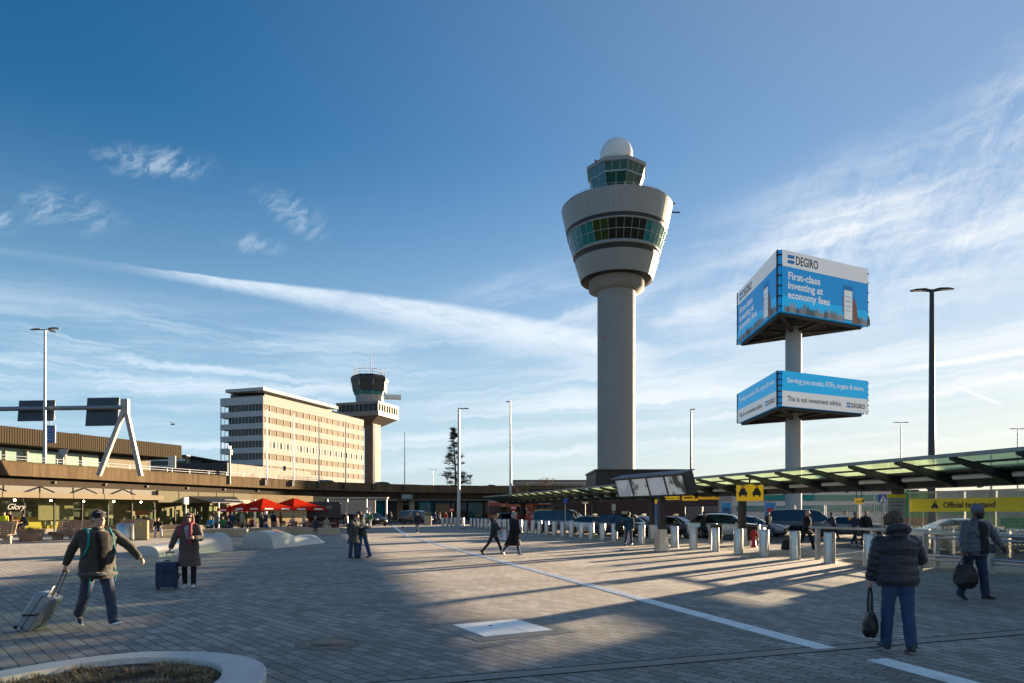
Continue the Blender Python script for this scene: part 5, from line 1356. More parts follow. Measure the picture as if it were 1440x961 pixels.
# ------------------------------------------------------------------ lamps, signs and street furniture on the right
lamp('street_lamp', 'tall dark street lamp with two flat lit heads at the right', (24.6, 40, 0), 14.75, .16, ((radians(172), .55, .05), (radians(-8), .55, .05)), m=mat('lamp_dark', (.05, .055, .065), .45, metal=.4), headlen=1.15, group='tall street lamps')
lamp('street_lamp', 'tall pale street lamp with one arm beside the sparse conifer', (-6.55, 84, 0), 14.5, .16, ((radians(0), .9, 0),), m=mat('lamp_pale', (.50, .50, .48), .45, metal=.3), headlen=.7, group='tall street lamps')
lamp('street_lamp', 'slender grey street lamp between the conifer and the control tower', (-.2, 90, 0), 16.3, .13, ((radians(180), .35, 0),), headlen=.5, group='tall street lamps')
lamp('street_lamp', 'slender dark street lamp right of the control tower', (23.6, 90, 0), 15.3, .13, ((radians(0), .3, 0),), m=mat('lamp_dark', (.05, .055, .065)), headlen=.5, group='tall street lamps')
for x, yt, Y, lab in ((1267, 594, 110, 'far thin lamp left of the big dark street lamp'), (1431, 603, 110, 'far thin lamp near the right edge above the canopy'), (1394, 636, 70, 'small lamp just peeping above the canopy roof'), (609, 660, 200, 'tiny double lamp on the skyline left of the conifer')):
    X = (x - 720) / 960 * Y; lamp('street_lamp', lab, (X, Y, 0), (720 - yt) / 960 * Y + 1.75, .10, ((radians(180), .7, 0), (0, .7, 0)) if Y > 80 else ((0, .8, 0),), headlen=1.0, group='far lamps')
for i, (x0, x1, lab) in enumerate(((1227, 1247, 'small grey sign panel seen above the canopy roof'), (1251, 1286, 'wide grey sign panel seen above the canopy roof'))):
    Y = 75; t = thing('overhead_sign', lab, 'road sign', ((x0 + x1) / 2 / 960 * Y - .75 * Y, Y, 0), 0, 'overhead signs beyond the canopy'); w = (x1 - x0) / 960 * Y
    MB().box((0, 0, 7.0), (w, .15, .65)).build('panel', m_galv, t)
    for s_ in (-.35, .35): MB().tube((w * s_, .1, 0), (w * s_, .1, 6.9), .07, n=8).build('post', m_galv, t)
    mb = MB()
    for q in range(5): mb.box((-w / 2 + w * (q + .5) / 5, -.1, 7.0), (.05, .06, .6))
    mb.build('rib', m_dark, t)
hy = thing('hydrant_post', 'red hydrant post standing between two bollards', 'hydrant', (11.9, 33.6, 0)); m_red = mat('hydrant_red', (.45, .02, .02), .4, var=.1)
MB().lathe([(.15, 0), (.15, .06), (.10, .08), (.10, .68), (.14, .70), (.14, .76), (.10, .78), (.085, .86), (0, .88)], n=20).build('body', m_red, hy); MB().tube((-.18, 0, .58), (.18, 0, .58), .06, n=10).build('outlet', m_red, hy)
for x, y, lab in ((12.55, 35.9, 'dark litter bin in a steel frame right of the canopy post'), (11.1, 37.2, 'dark litter bin left of the canopy post, behind the bollards')):
    t = thing('litter_bin', lab, 'litter bin', (x, y, 0), .5, 'litter bins by the canopy post')
    MB().box((0, 0, .62), (.44, .5, .75), taper=1.12).build('body', m_blk, t, bevel=.03); mb = MB().bar((-.3, 0, 0), (-.26, 0, 1.05), .06, .4).bar((.3, 0, 0), (.26, 0, 1.05), .06, .4); mb.build('frame', m_steel, t); MB().box((0, 0, 1.06), (.5, .52, .06)).build('lid', m_dark, t)
def post_sign(name, label, x, Y, zc, w, h, m, shape='box', ptop=None, mk=None, rz=0, cat='sign'):
    t = thing(name, label, cat, ((x - 720) / 960 * Y, Y, 0), rz); MB().tube((0, .05, 0), (0, .05, ptop or zc), .035, n=8).build('post', m_galv, t)
    if shape == 'disc': MB(Matrix.Translation((0, 0, zc)) @ Matrix.Rotation(radians(90), 4, 'X')).lathe([(w / 2, -.015), (w / 2, .015)], n=24).build('plate', m, t)
    else: MB().box((0, 0, zc), (w, .04, h)).build('plate', m, t)
    if mk: mk(t, zc)
    return t
m_bsign = mat('sign_royal', (.01, .09, .42), .4); m_rsign = mat('sign_red', (.50, .015, .02), .4)
def walkmark(t, z):
    MB(frame((0, -.026, z), (1, 0, 0), (0, 0, 1))).poly([(-.17, -.16, 0), (.17, -.16, 0), (0, .17, 0)]).build('triangle', m_sw, t)
    mb = MB(frame((0, -.03, z), (1, 0, 0), (0, 0, 1))).box((0, -.02, 0), (.04, .12, .004)).box((0, .06, 0), (.05, .05, .004)); mb.bar((0, -.08, 0), (-.07, -.15, 0), .025, .004, up=(0, 0, 1)).bar((0, -.08, 0), (.07, -.15, 0), .025, .004, up=(0, 0, 1)); mb.build('walker_symbol', m_ink, t)
post_sign('crossing_sign', 'blue pedestrian crossing sign on a post by the grey notice board', 1241.5, 32, 2.37, .40, .40, m_bsign, mk=walkmark)
post_sign('no_entry_sign', 'round red no entry sign above the woman with grey hair', 722, 66, 2.15, .62, .62, m_rsign, 'disc', mk=lambda t, z: MB().box((0, -.03, z), (.44, .02, .11)).build('white_bar', m_sw, t))
post_sign('no_entry_sign', 'distant round red and white sign left of the tall lamp', 635, 95, 2.0, .6, .6, m_rsign, 'disc', mk=lambda t, z: MB().box((0, -.03, z), (.42, .02, .10)).build('white_bar', m_sw, t))
post_sign('blue_marker_sign', 'pale post with a small blue sign in front of the far canopy', 795, 49, 2.55, .28, .34, m_bsign)
post_sign('arrow_sign', 'white arrow shaped sign on a post under the canopy', 863, 52, 2.1, .3, .5, m_wht)
post_sign('arrow_sign', 'white T shaped sign on a post under the canopy', 823, 60, 2.55, .55, .14, m_wht)
post_sign('round_sign', 'small round sign on a post beside the black taxi', 519, 84, 2.1, .6, .6, mat('sign_pinkwhite', (.6, .4, .4), .5), 'disc')
t = thing('notice_board', 'grey notice board with a yellow head standing by the glass screen', 'notice board', (13.92, 24.75, -.1), .1); t.scale = (.78, 1, 1)
MB().box((0, 0, 1.86), (.88, .08, 1.2)).build('panel', mat('notice_grey', (.30, .33, .35), .4), t); MB().box((0, -.005, 2.42), (.88, .1, .12)).build('header', m_tax, t)
mb = MB()
for k in range(7): mb.box((-.02, -.045, 2.2 - k * .13), (.74 - .1 * (k % 3), .01, .035))
mb.build('lettering', mat('notice_ink', (.14, .15, .16), .5), t)
for x in (-.36, .36): MB().box((x, 0, .63), (.06, .06, 1.26)).build('leg', m_dark, t)
t = thing('info_pillar', 'slim blue information pillar with a yellow top beside the screen post', 'info pillar', (8.1, 38, 0)); MB().box((0, 0, 1.1), (.26, .2, 2.2)).build('body', mat('pillar_blue', (.01, .16, .42), .4), t); MB().box((0, 0, 2.32), (.26, .2, .24)).build('cap', m_tcube, t)
for x, lab in ((1021, 'blue poster panel behind the white estate car'), (1083, 'blue and red poster panel left of the black van')):
    Y = 54; t = thing('poster_panel', lab, 'poster panel', ((x - 720) / 960 * Y, Y, 0), -.25, 'poster panels'); MB().box((0, 0, 1.75), (.85, .16, 1.6)).build('case', m_galv, t); MB().box((0, -.085, 1.75), (.75, .02, 1.45)).build('poster', mat('poster_blue', (.03, .22, .48), .4, var=.5, scale=2.5), t)
    MB().box((0, -.1, 1.9), (.45, .02, .3)).build('printed_block', m_rsign if x > 1050 else mat('poster_dark', (.02, .06, .14), .4), t); MB().box((0, 0, .45), (.3, .12, .9)).build('leg', m_dark, t)
# striped barrier booms and planter by the far end
for x0, y0, x1, y1, Y, lab in ((721, 681, 731, 695, 100, 'red and white striped boom above the far canopy end'), (738, 712, 748, 727, 62, 'red and white striped boom left of the red bus')):
    t = thing('barrier_boom', lab, 'barrier boom', at(x1, y1, Y)); v = at(x0, y0, Y) - at(x1, y1, Y)
    for k in range(6): MB().bar(v * (k / 6), v * ((k + 1) / 6), .1, .06).build('stripe', m_rsign if k % 2 else m_wht, t)
    MB().box((0, 0, -t.location.z / 2), (.3, .3, t.location.z)).build('housing', m_red, t)
t = thing('stone_planter', 'square pale stone planter with a small shrub near the far road', 'planter', (-10.8, 88, 0)); MB().box((0, 0, .6), (.85, .85, 1.2), taper=1.1).build('pot', m_sand, t)
mb = MB(); rr = random.Random(6)
for k in range(160):
    c = V((rr.gauss(0, .25), rr.gauss(0, .25), 1.3 + rr.random() * .4)); q = V((rr.uniform(-.1, .1), rr.uniform(-.1, .1), rr.uniform(-.1, .1))); mb._add([c, c + q, c + V((q.y, q.z, .1))], [(0, 1, 2)])
mb.build('foliage', mat('planter_green', (.10, .13, .03)), t)

# ------------------------------------------------------------------ buildings and fences to the right
block('brown_block', 'long dark brown flat building at the foot of the control tower', 838, 971, 92, 7.25, 12, mat('brown_clad', (.035, .026, .022), .6, var=.15))
block('far_building', 'long low grey brown building on the skyline left of the control tower', 722, 842, 250, 13.2, 30, mat('far_brown', (.20, .17, .15), .7), bands(3, mat('far_band', (.34, .30, .27), .6), .7))
block('brick_hall', 'dark reddish brick hall behind the taxis under the canopy', 745, 1010, 84, 4.3, 8, mat('brick_dark', (.075, .035, .028), .8, var=.25))
block('pale_hall', 'low pale hall behind the fence right of the billboard mast', 1030, 1290, 95, 4.6, 10, mat('hall_pale', (.45, .44, .43), .7, var=.1), bands(2, m_gteal, .8))
# hoarding panels seen through the glass screen
cols = [('hoard_green', (.09, .28, .07)), ('hoard_orange', (.50, .17, .06)), ('hoard_tan', (.48, .40, .30)), ('hoard_white', (.60, .60, .56)), ('hoard_lime', (.25, .42, .10))]
for i in range(9):
    x = 27.4 + i * 1.75; nm, c = cols[(i * 2 + i // 3) % 5]
    t = thing('hoarding_panel', f'{nm[6:]} printed hoarding panel seen through the glass screen, {ordn(i + 1)} from the notice board', 'hoarding', (x, 46 - i * .5, 0), -.25, 'printed hoarding panels')
    MB().box((0, 0, 1.7), (1.7, .06, 2.9)).build('panel', mat(nm, c, .5, var=.35, scale=1.1), t)
    nm2, c2 = cols[(i * 3 + 1) % 5]; MB().box((0, -.04, 1.0 + .9 * (i % 3)), (1.7, .03, .7)).build('printed_band', mat(nm2, c2, .5), t)
    for s_ in (-.8, .8): MB().tube((s_, .1, 0), (s_, .1, 3.2), .03, n=6).build('post', m_galv, t)
rr = random.Random(12)
def fence_panel():
    t = thing('fence_panel', 'x', 'fence', (0, 0, 0), 0, 'wire fence panels along the taxi road')
    mb = MB()
    for x in (-1.7, 1.7): mb.tube((x, 0, 0), (x, 0, 2.3), .04, n=6)
    for z in (.15, 2.25): mb.tube((-1.7, 0, z), (1.7, 0, z), .03, n=6)
    mb.build('frame', m_galv, t); mb = MB()
    for k in range(17): mb.box((-1.6 + k * .2, 0, 1.2), (.015, .015, 2.1))
    for k in range(11): mb.box((0, .01, .25 + k * .2), (3.4, .012, .015))
    mb.build('mesh', m_galv, t); MB().box((-1.7, 0, .07), (.7, .25, .14)).build('foot', m_gird, t); MB().box((1.7, 0, .07), (.7, .25, .14)).build('foot', m_gird, t)
    return t
f0 = fence_panel()
for i in range(16):
    p = at_t(34 - i * 3.55, 17.5); t = f0 if i == 0 else dup(f0, (0, 0, 0))
    t.location = (p.x, p.y, 0); t.rotation_euler[2] = atan2(D1.y, D1.x); t['label'] = f'wire fence panel behind the taxi road, {ordn(i + 1)} counted from the far end'
# unseen building added outside the frame on the right to shade the near paving
wg = thing('shade_building', 'tall glazed building added out of view at the right to shade the paving', 'building', (39.6, 50.2, 0))
pw = V((40.8, 50.0, 0)); dw = V((.62, -.785, 0)).normalized(); nw = V((-dw.y, dw.x, 0)); nw = nw if nw.x > 0 else -nw
LW = 60
def wq(s, d_): return pw + dw * s + nw * d_
MB().prism([(wq(s, d_).x, wq(s, d_).y) for s, d_ in ((0, 0), (LW, 0), (LW, 20), (0, 20))], 0, 16).build('wall', mat('shade_building_wall', (.34, .32, .30), .7), wg, world=True)
for k in range(4):
    for q in range(20):
        a = wq(.5 + q * 3, -.05); b = wq(.5 + q * 3 + 2.5, -.05)
        if (k * 20 + q) < 80: MB().bar(a + V((0, 0, 2.4 + k * 3.8)), b + V((0, 0, 2.4 + k * 3.8)), .08, 2.2).build('window', m_gteal, wg, world=True)
MB().prism([(wq(s, d_).x, wq(s, d_).y) for s, d_ in ((-.3, -.4), (LW, -.4), (LW, 20.3), (-.3, 20.3))], 16, 16.5).build('roof', m_gird, wg, world=True)

# ------------------------------------------------------------------ trees
def conifer(label, x, Y, z0, h, w):
    t = thing('conifer', label, 'tree', (x, Y, 0)); rr = random.Random(21)
    tk = MB().path([(0, 0, 0), (.05, 0, h * .5), (-.5, 0, h)], [.28, .2, .06], 8); cr = MB(); br = MB()
    for k in range(78):
        f = rr.uniform(.30, 1.0) ** .8; z = h * f; reach = w * (1.02 - f) * rr.uniform(.45, 1.1) + .3; an = rr.uniform(0, 2 * pi)
        a = V((-.5 * max(0, (f - .5) * 2), 0, z)); e = a + V((cos(an) * reach, sin(an) * reach, rr.uniform(-.3, .6)))
        br.path([a, a.lerp(e, .5) + V((0, 0, -.15)), e], [.06, .045, .02], 5)
        for c in range(3):
            cc = a.lerp(e, rr.uniform(.55, 1.02)); R = rr.uniform(.28, .55)
            for l in range(55):
                p = cc + V((rr.gauss(0, R * .6), rr.gauss(0, R * .6), abs(rr.gauss(0, R * .5)))); u = V((rr.uniform(-1, 1), rr.uniform(-1, 1), rr.uniform(-.3, 1))).normalized() * rr.uniform(.15, .3); s_ = V((u.y, -u.x, .2)).normalized() * .05
                cr._add([p - s_, p + s_, p + u], [(0, 1, 2)])
    tk.build('trunk', mat('bark', (.10, .075, .055), .9, var=.3), t); br.build('branches', mat('bark', (.1, .075, .055)), t); cr.build('crown', mat('needle_green', (.045, .06, .035), .7, var=.4), t)
conifer('tall sparse conifer with separate clumps standing behind the elevated road', -12.1, 146, 0, 19.4, 5.2)
def bare_tree(label, x, Y, h, seed):
    t = thing('bare_tree', label, 'tree', (x, Y, 0), 0, 'bare winter trees'); rr = random.Random(seed); tk = MB(); tw_ = MB()
    def grow(mb, p, d, L, r, lvl):
        q = p + d * L; mb.path([p, p.lerp(q, .5) + V((rr.gauss(0, .03), rr.gauss(0, .03), 0)) * L, q], [r, r * .85, r * .7], 5 if lvl > 1 else 8, False)
        if lvl >= 5: return
        for k in range(3 if lvl < 4 else 2):
            u = (d + V((rr.gauss(0, .45), rr.gauss(0, .45), rr.gauss(.08, .25)))).normalized(); grow(tw_ if lvl >= 1 else tk, p.lerp(q, rr.uniform(.7, 1)), u, L * rr.uniform(.6, .85), r * .70, lvl + 1)
    grow(tk, V((0, 0, 0)), V((0, 0, 1)), h * .30, h * .022, 0)
    tk.build('trunk', mat('bark', (.1, .075, .055)), t); tw_.build('crown', mat('twig', (.11, .085, .065), .9), t)
bare_tree('bare rounded tree on the skyline left of the control tower', 8.0, 175, 13.0, 3)
bare_tree('smaller bare tree between the slender lamp and the conifer', -3.6, 172, 10.5, 5)
bare_tree('bare scrubby tree left of the slender grey lamp', -1.6, 178, 9.5, 9)
# ------------------------------------------------------------------ vehicles
m_tyre = mat('tyre', (.018, .018, .018), .8); m_rim = mat('alloy_rim', (.42, .43, .44), .3, metal=.8)
m_cglass = glass('car_glass', (.12, .14, .15), .08, diff=(.010, .014, .017), ior=1.28); m_hl = mat('headlight', (.7, .72, .72), .12, coat=.5); m_tl = mat('tail_light', (.35, .01, .01), .2)
def paint(name, c): return mat('paint_' + name, c, .28, metal=.15, var=.03, coat=.6)
# profile stations: fraction along (rear 0 .. front 1), underside, belt, top, width factor
CAR = {
 'estate': (4.85, .93, 1.62, .35, [(0, .42, .80, .84, .84), (.015, .30, .98, 1.02, .93), (.05, .26, 1.03, 1.20, .97), (.15, .24, 1.03, 1.55, 1), (.30, .24, 1.01, 1.62, 1), (.46, .24, .99, 1.62, 1), (.58, .24, .97, 1.55, 1), (.735, .24, .96, 1.02, 1), (.86, .24, .92, .96, .98), (.955, .26, .80, .84, .92), (.99, .34, .62, .66, .82)]),
 'saloon': (4.75, .90, 1.44, .33, [(0, .42, .78, .82, .84), (.015, .30, .94, .98, .93), (.12, .25, .98, 1.01, .97), (.20, .23, .97, 1.16, 1), (.33, .22, .95, 1.42, 1), (.46, .22, .93, 1.44, 1), (.56, .22, .92, 1.38, 1), (.72, .22, .90, .96, 1), (.85, .23, .85, .89, .98), (.955, .26, .74, .78, .92), (.99, .34, .58, .62, .82)]),
 'van': (5.1, .96, 1.92, .35, [(0, .42, 1.0, 1.1, .92), (.01, .30, 1.12, 1.5, .97), (.03, .28, 1.14, 1.84, 1), (.12, .26, 1.13, 1.91, 1), (.4, .26, 1.11, 1.92, 1), (.62, .26, 1.09, 1.90, 1), (.70, .26, 1.08, 1.78, 1), (.84, .26, 1.06, 1.12, 1), (.93, .28, .96, 1.0, .97), (.985, .34, .70, .74, .86)]),
}
def car(name, label, loc, head, col, kind, cat='car', roofsign=False, group=None, rails=False):
    L, w, H, R, ST = CAR[kind]; t = thing(name, label, cat, loc, head, group)
    rows = []
    for f, zl, zb, zr, wf in ST:
        x = -L / 2 + f * L; W_ = w * wf; cab = max(0, zr - zb - .06); k = min(1, cab / .35); wr = W_ * (.985 - .20 * k)
        half = [(0, zl), (W_ * .86, zl), (W_ * .97, zl + .10), (W_, (zl + zb) * .5), (W_ * .99, zb - .08), (W_ * .965, zb), (wr, zr - .05 * (.3 + .7 * k)), (wr * .86, zr - .005), (wr * .45, zr + .018), (0, zr + .022)]
        rows.append([V((x, y, z)) for y, z in half] + [V((x, -y, z)) for y, z in reversed(half[1:-1])])
    n = len(rows[0]); body = MB(); it = MB(); ws = MB(); rw = MB(); sl = MB(); sr = MB()
    fr_i = max(i for i in range(len(ST)) if ST[i][3] - ST[i][2] > .25)         # last full cabin station
    re_i = min(i for i in range(len(ST)) if ST[i][3] - ST[i][2] > .25)
    for i in range(len(rows) - 1):
        for k in range(n):
            q = [rows[i][k], rows[i][(k + 1) % n], rows[i + 1][(k + 1) % n], rows[i + 1][k]]
            side = k in (5,) ; side2 = k == n - 6; top = 6 <= k <= n - 7
            tgt = body
            if i == fr_i and top: tgt = ws
            elif i < re_i and i >= re_i - 1 and top: tgt = rw
            elif (side or side2) and re_i - 1 <= i <= fr_i: tgt = sl if side else sr
            if tgt is body: body._add(q, [(0, 1, 2, 3)], None, True)
            else:
                c = sum(q, V((0, 0, 0))) / 4; tgt._add([p.lerp(c, .05) for p in q], [(0, 1, 2, 3)], None, True)
                it._add([p.lerp(c, .0) + (V((0, 0, -.02)) if top else V((0, -.02 if c.y > 0 else .02, 0))) for p in q], [(0, 1, 2, 3)], None, True)
    body._add(rows[0], [tuple(range(n))], None, False); body._add(rows[-1], [tuple(reversed(range(n)))], None, False)
    pt = paint(*col); it.build('interior', m_blk, t)
    bo = body.build('body', pt, t, weld=True)
    bo.data.polygons.foreach_set('use_smooth', [True] * len(bo.data.polygons))
    for mb, nm in ((ws, 'windscreen'), (rw, 'rear_window'), (sl, 'side_window'), (sr, 'side_window')):
        if mb.v: mb.build(nm, m_cglass, t)
    for s in (-1, 1):
        for f in (.185, .80):
            x = -L / 2 + f * L; y = s * (w - .10)
            M = Matrix.Translation((x, y, R)) @ Matrix.Rotation(radians(90), 4, 'X')
            wh = MB(M).lathe([(R * .66, -.115), (R * .97, -.105), (R, -.06), (R, .06), (R * .97, .105), (R * .66, .115)], n=28).build('wheel', m_tyre, t)
            rb = MB(M)
            for sg in (-1, 1): rb.lathe([(R * .67, .1 * sg), (R * .60, .085 * sg), (.09, .09 * sg), (0, .095 * sg)], n=28)
            for q in range(5):
                a = q * 2 * pi / 5
                for sg in (-1, 1): rb.box((R * .36 * cos(a), R * .36 * sin(a), .1 * sg), (R * .5, .05, .03), rz=a)
            rb.build('rim', m_rim, wh)
            MB(Matrix.Translation((x, s * (w - .012), R + .015)) @ Matrix.Rotation(radians(90), 4, 'X')).lathe([(R + .055, -.018), (R + .055, .018), (0, .018)], n=28).build('wheel_arch', m_blk, t)
            # arch sits just proud of the flank, the wheel just proud of the arch
            wh.location = (0, s * .05, 0)
        zb = ST[-3][2]; MB().box((L / 2 - .16, s * w * .66, zb - .10), (.26, .34, .13), rz=-s * .35).build('headlight', m_hl, t)
        MB().box((-L / 2 + .06, s * w * .76, .86 if kind != 'van' else 1.0), (.12, .2, .22 if kind != 'van' else .5)).build('tail_light', m_tl, t)
        xm = -L / 2 + L * (ST[fr_i][0] + .07); MB().box((xm, s * (w + .10), ST[fr_i][2] + .04), (.12, .2, .14)).build('mirror', pt, t, bevel=.03)
        zz = ST[4][2] - .12
        for q in (.36, .56): MB().box((-L / 2 + L * q, s * (w + .002), zz), (.18, .03, .03)).build('door_handle', m_rim, t)
        sm = MB()
        for q in (.285, .47, .655): sm.box((-L / 2 + L * q, s * (w * .995), .62), (.012, .02, .68))
        sm.build('door_gap', m_dark, t)
    MB().box((L / 2 - .03, 0, .50), (.10, w * 1.1, .2)).build('grille', m_dark, t); MB().box((L / 2 + .025, 0, .40), (.02, .5, .11)).build('number_plate', mat('plate_yellow', (.62, .45, .02), .4), t)
    MB().box((-L / 2 - .005, 0, .72), (.02, .5, .11)).build('number_plate', mat('plate_yellow', (.62, .45, .02), .4), t)
    if roofsign: MB().box((0, 0, H + .09), (.16, .5, .13)).build('roof_sign', mat('taxi_lamp', (.7, .66, .5), .3), t, bevel=.02)
    if rails:
        for s in (-1, 1): MB().path([(-L * .34, s * w * .72, H - .02), (-L * .3, s * w * .72, H + .05), (L * .02, s * w * .72, H + .05), (L * .06, s * w * .72, H - .03)], .02, 6).build('roof_rail', m_dark, t)
    return t
def hd(fx, fy): return atan2(fy, fx)
def cpos(px, Y): return ((px - 720) / 960 * Y, Y, .004)
WHITE, BLACK, SILV, NAVY, GREY, BLU = ('white', (.74, .74, .72)), ('black', (.012, .012, .014)), ('silver', (.55, .57, .59)), ('navy', (.012, .018, .04)), ('grey', (.12, .125, .13)), ('blue', (.03, .05, .10))
car('estate_car', 'white estate car waiting behind the canopy post', cpos(1022, 44.5), hd(.9, -.43), WHITE, 'estate', rails=True, group='cars at the taxi stand')
car('saloon_car', 'black saloon just behind the screen post', cpos(950, 46.5), hd(.72, -.69), BLACK, 'saloon', roofsign=True, group='cars at the taxi stand')
car('saloon_car', 'white nosed saloon left of the screen post', cpos(905, 52), hd(.75, -.66), SILV, 'saloon', roofsign=True, group='cars at the taxi stand')
car('estate_car', 'dark estate car behind the person in the blue jacket', cpos(879, 48.5), hd(.6, -.8), NAVY, 'estate', roofsign=True, group='cars at the taxi stand')
car('saloon_car', 'silver saloon between the van and the dark estate car', cpos(836, 53.5), hd(.75, -.66), SILV, 'saloon', roofsign=True, group='cars at the taxi stand')
car('van', 'dark blue grey people carrier far down the taxi lane', cpos(792, 58), hd(.85, -.52), BLU, 'van', 'van', group='cars at the taxi stand')
car('van', 'black passenger van waiting right of the taxi cube', cpos(1132, 51.5), hd(.93, -.36), NAVY, 'van', 'van', group='cars at the taxi stand')
car('saloon_car', 'silver blue car whose nose shows right of the white estate car', cpos(1058, 49), hd(.80, -.6), ('pale_blue', (.30, .36, .44)), 'saloon', group='cars at the taxi stand')
car('saloon_car', 'long silver saloon behind the glass taxi screen', cpos(1362, 29.5), hd(.985, -.17), SILV, 'saloon', group='cars at the taxi stand')
car('saloon_car', 'dark car partly hidden by the pair of men walking', cpos(1196, 46), hd(.93, -.36), GREY, 'saloon', group='cars at the taxi stand')
car('estate_car', 'pale blue car seen over the bollards between the two walking women', cpos(710, 75), hd(.2, -.98), ('pale_blue', (.30, .36, .44)), 'estate', group='cars on the far road')
car('taxi', 'black taxi with a yellow plate under the elevated road', (-17.5, 86, .004), hd(.62, -.78), BLACK, 'estate', 'taxi', True, group='cars on the far road')
car('van', 'dark blue van in the shade under the elevated road', (-13.3, 95, .004), hd(.8, -.6), NAVY, 'van', 'van', group='cars on the far road')
# traffic up on the elevated road
for px, kind, col, lab, o in ((503, 'van', BLACK, 'dark van driving on the elevated road before the old tower', -4), (541, 'estate', BLACK, 'dark car on the elevated road right of the old tower', -3), (693, 'saloon', GREY, 'grey saloon on the elevated road right of the conifer', -3.2), (828, 'saloon', GREY, 'grey car on the elevated road left of the control tower', -3.5), (462, 'estate', WHITE, 'white car on the elevated road below the office slab', -4)):
    p, rz = via_ray((px - 720) / 960, o); car('van' if kind == 'van' else 'road_car', lab, (p.x, p.y, 5.76), rz, col, kind, 'van' if kind == 'van' else 'car', group='cars on the elevated road')
# red bus under the canopy
bx = thing('bus', 'red bus with a dark windscreen standing under the far canopy', 'bus', (2.9, 72, 0), radians(-62)); m_busr = mat('bus_red', (.42, .02, .02), .35, coat=.4)
MB().box((-4.5, 0, 1.65), (11, 2.5, 2.7)).build('body', m_busr, bx, bevel=.14)
MB().box((1.02, 0, 1.85), (.06, 2.2, 1.25)).build('windscreen', m_cglass, bx); MB().box((1.03, 0, 2.72), (.06, 1.7, .32)).build('destination_board', mat('bus_board', (.35, .42, .5), .4), bx)
for s in (-1, 1):
    for k in range(6): MB().box((-9.0 + k * 1.65, s * 1.255, 1.95), (1.5, .04, 1.0)).build('side_window', m_cglass, bx)
    for x in (-1.6, -7.5): MB(Matrix.Translation((x, s * 1.12, .48)) @ Matrix.Rotation(radians(90), 4, 'X')).lathe([(.3, -.16), (.48, -.14), (.48, .14), (.3, .16)], n=24).build('wheel', m_tyre, bx)
    MB().box((1.04, s * .9, .85), (.05, .35, .2)).build('headlight', m_hl, bx)
    MB().bar((1.0, s * 1.25, 2.5), (1.35, s * 1.45, 2.2), .06, .06).box((1.38, s * 1.5, 2.0), (.1, .12, .4)).build('mirror', m_blk, bx)
MB().box((1.04, 0, .55), (.06, 2.3, .3)).build('bumper', m_busr, bx)
# ------------------------------------------------------------------ people
def remesh(mb, name, mats, parent, vox, it=4, amp=0.0, fs=9.0, squash=(1, 1, 1), seed=0.0):
    me = bpy.data.meshes.new(name); me.from_pydata([tuple(v) for v in mb.v], [], mb.f); me.update()
    o = link(bpy.data.objects.new(name, me))
    r = o.modifiers.new('r', 'REMESH'); r.mode = 'VOXEL'; r.voxel_size = vox; r.use_smooth_shade = True
    s = o.modifiers.new('s', 'SMOOTH'); s.factor = .5; s.iterations = it
    bpy.context.view_layer.update()
    m2 = bpy.data.meshes.new_from_object(o.evaluated_get(bpy.context.evaluated_depsgraph_get())); bpy.data.objects.remove(o); bpy.data.meshes.remove(me)
    if amp:
        nn = [v.normal.copy() for v in m2.vertices]
        for v, n in zip(m2.vertices, nn):
            c = v.co; q = V((c.x * fs * squash[0], c.y * fs * squash[1], c.z * fs * squash[2] + seed))
            v.co = c + n * (amp * (noise.noise(q) + .5 * noise.noise(q * 2.3)))
    m2.name = name; m2.materials.clear(); m2.materials.append(mats)
    m2.polygons.foreach_set('use_smooth', [True] * len(m2.polygons)); m2.update()
    p = link(bpy.data.objects.new(name, m2)); p.parent = parent
    return p
def cloth(name, c, rough=.85, var=.2, sheen=.2, spec=.25): return mat('cloth_' + name, c, rough, var=var, scale=7, bump=.25, bscale=120, sheen=sheen, spec=spec)
SKIN = {'pale': (.50, .30, .22), 'tan': (.36, .20, .13), 'dark': (.10, .052, .035)}
TORSO = [(-.08, .150, .112), (0, .170, .120), (.12, .157, .112), (.25, .152, .106), (.36, .172, .114), (.44, .182, .108), (.50, .150, .085), (.545, .075, .065), (.57, .058, .058)]
def rings_at(tab, s):
    for i in range(len(tab) - 1):
        if tab[i][0] <= s <= tab[i + 1][0]:
            k = (s - tab[i][0]) / (tab[i + 1][0] - tab[i][0]); return [tab[i][j] + (tab[i + 1][j] - tab[i][j]) * k for j in (1, 2)]
    return tab[0][1:] if s < tab[0][0] else tab[-1][1:]
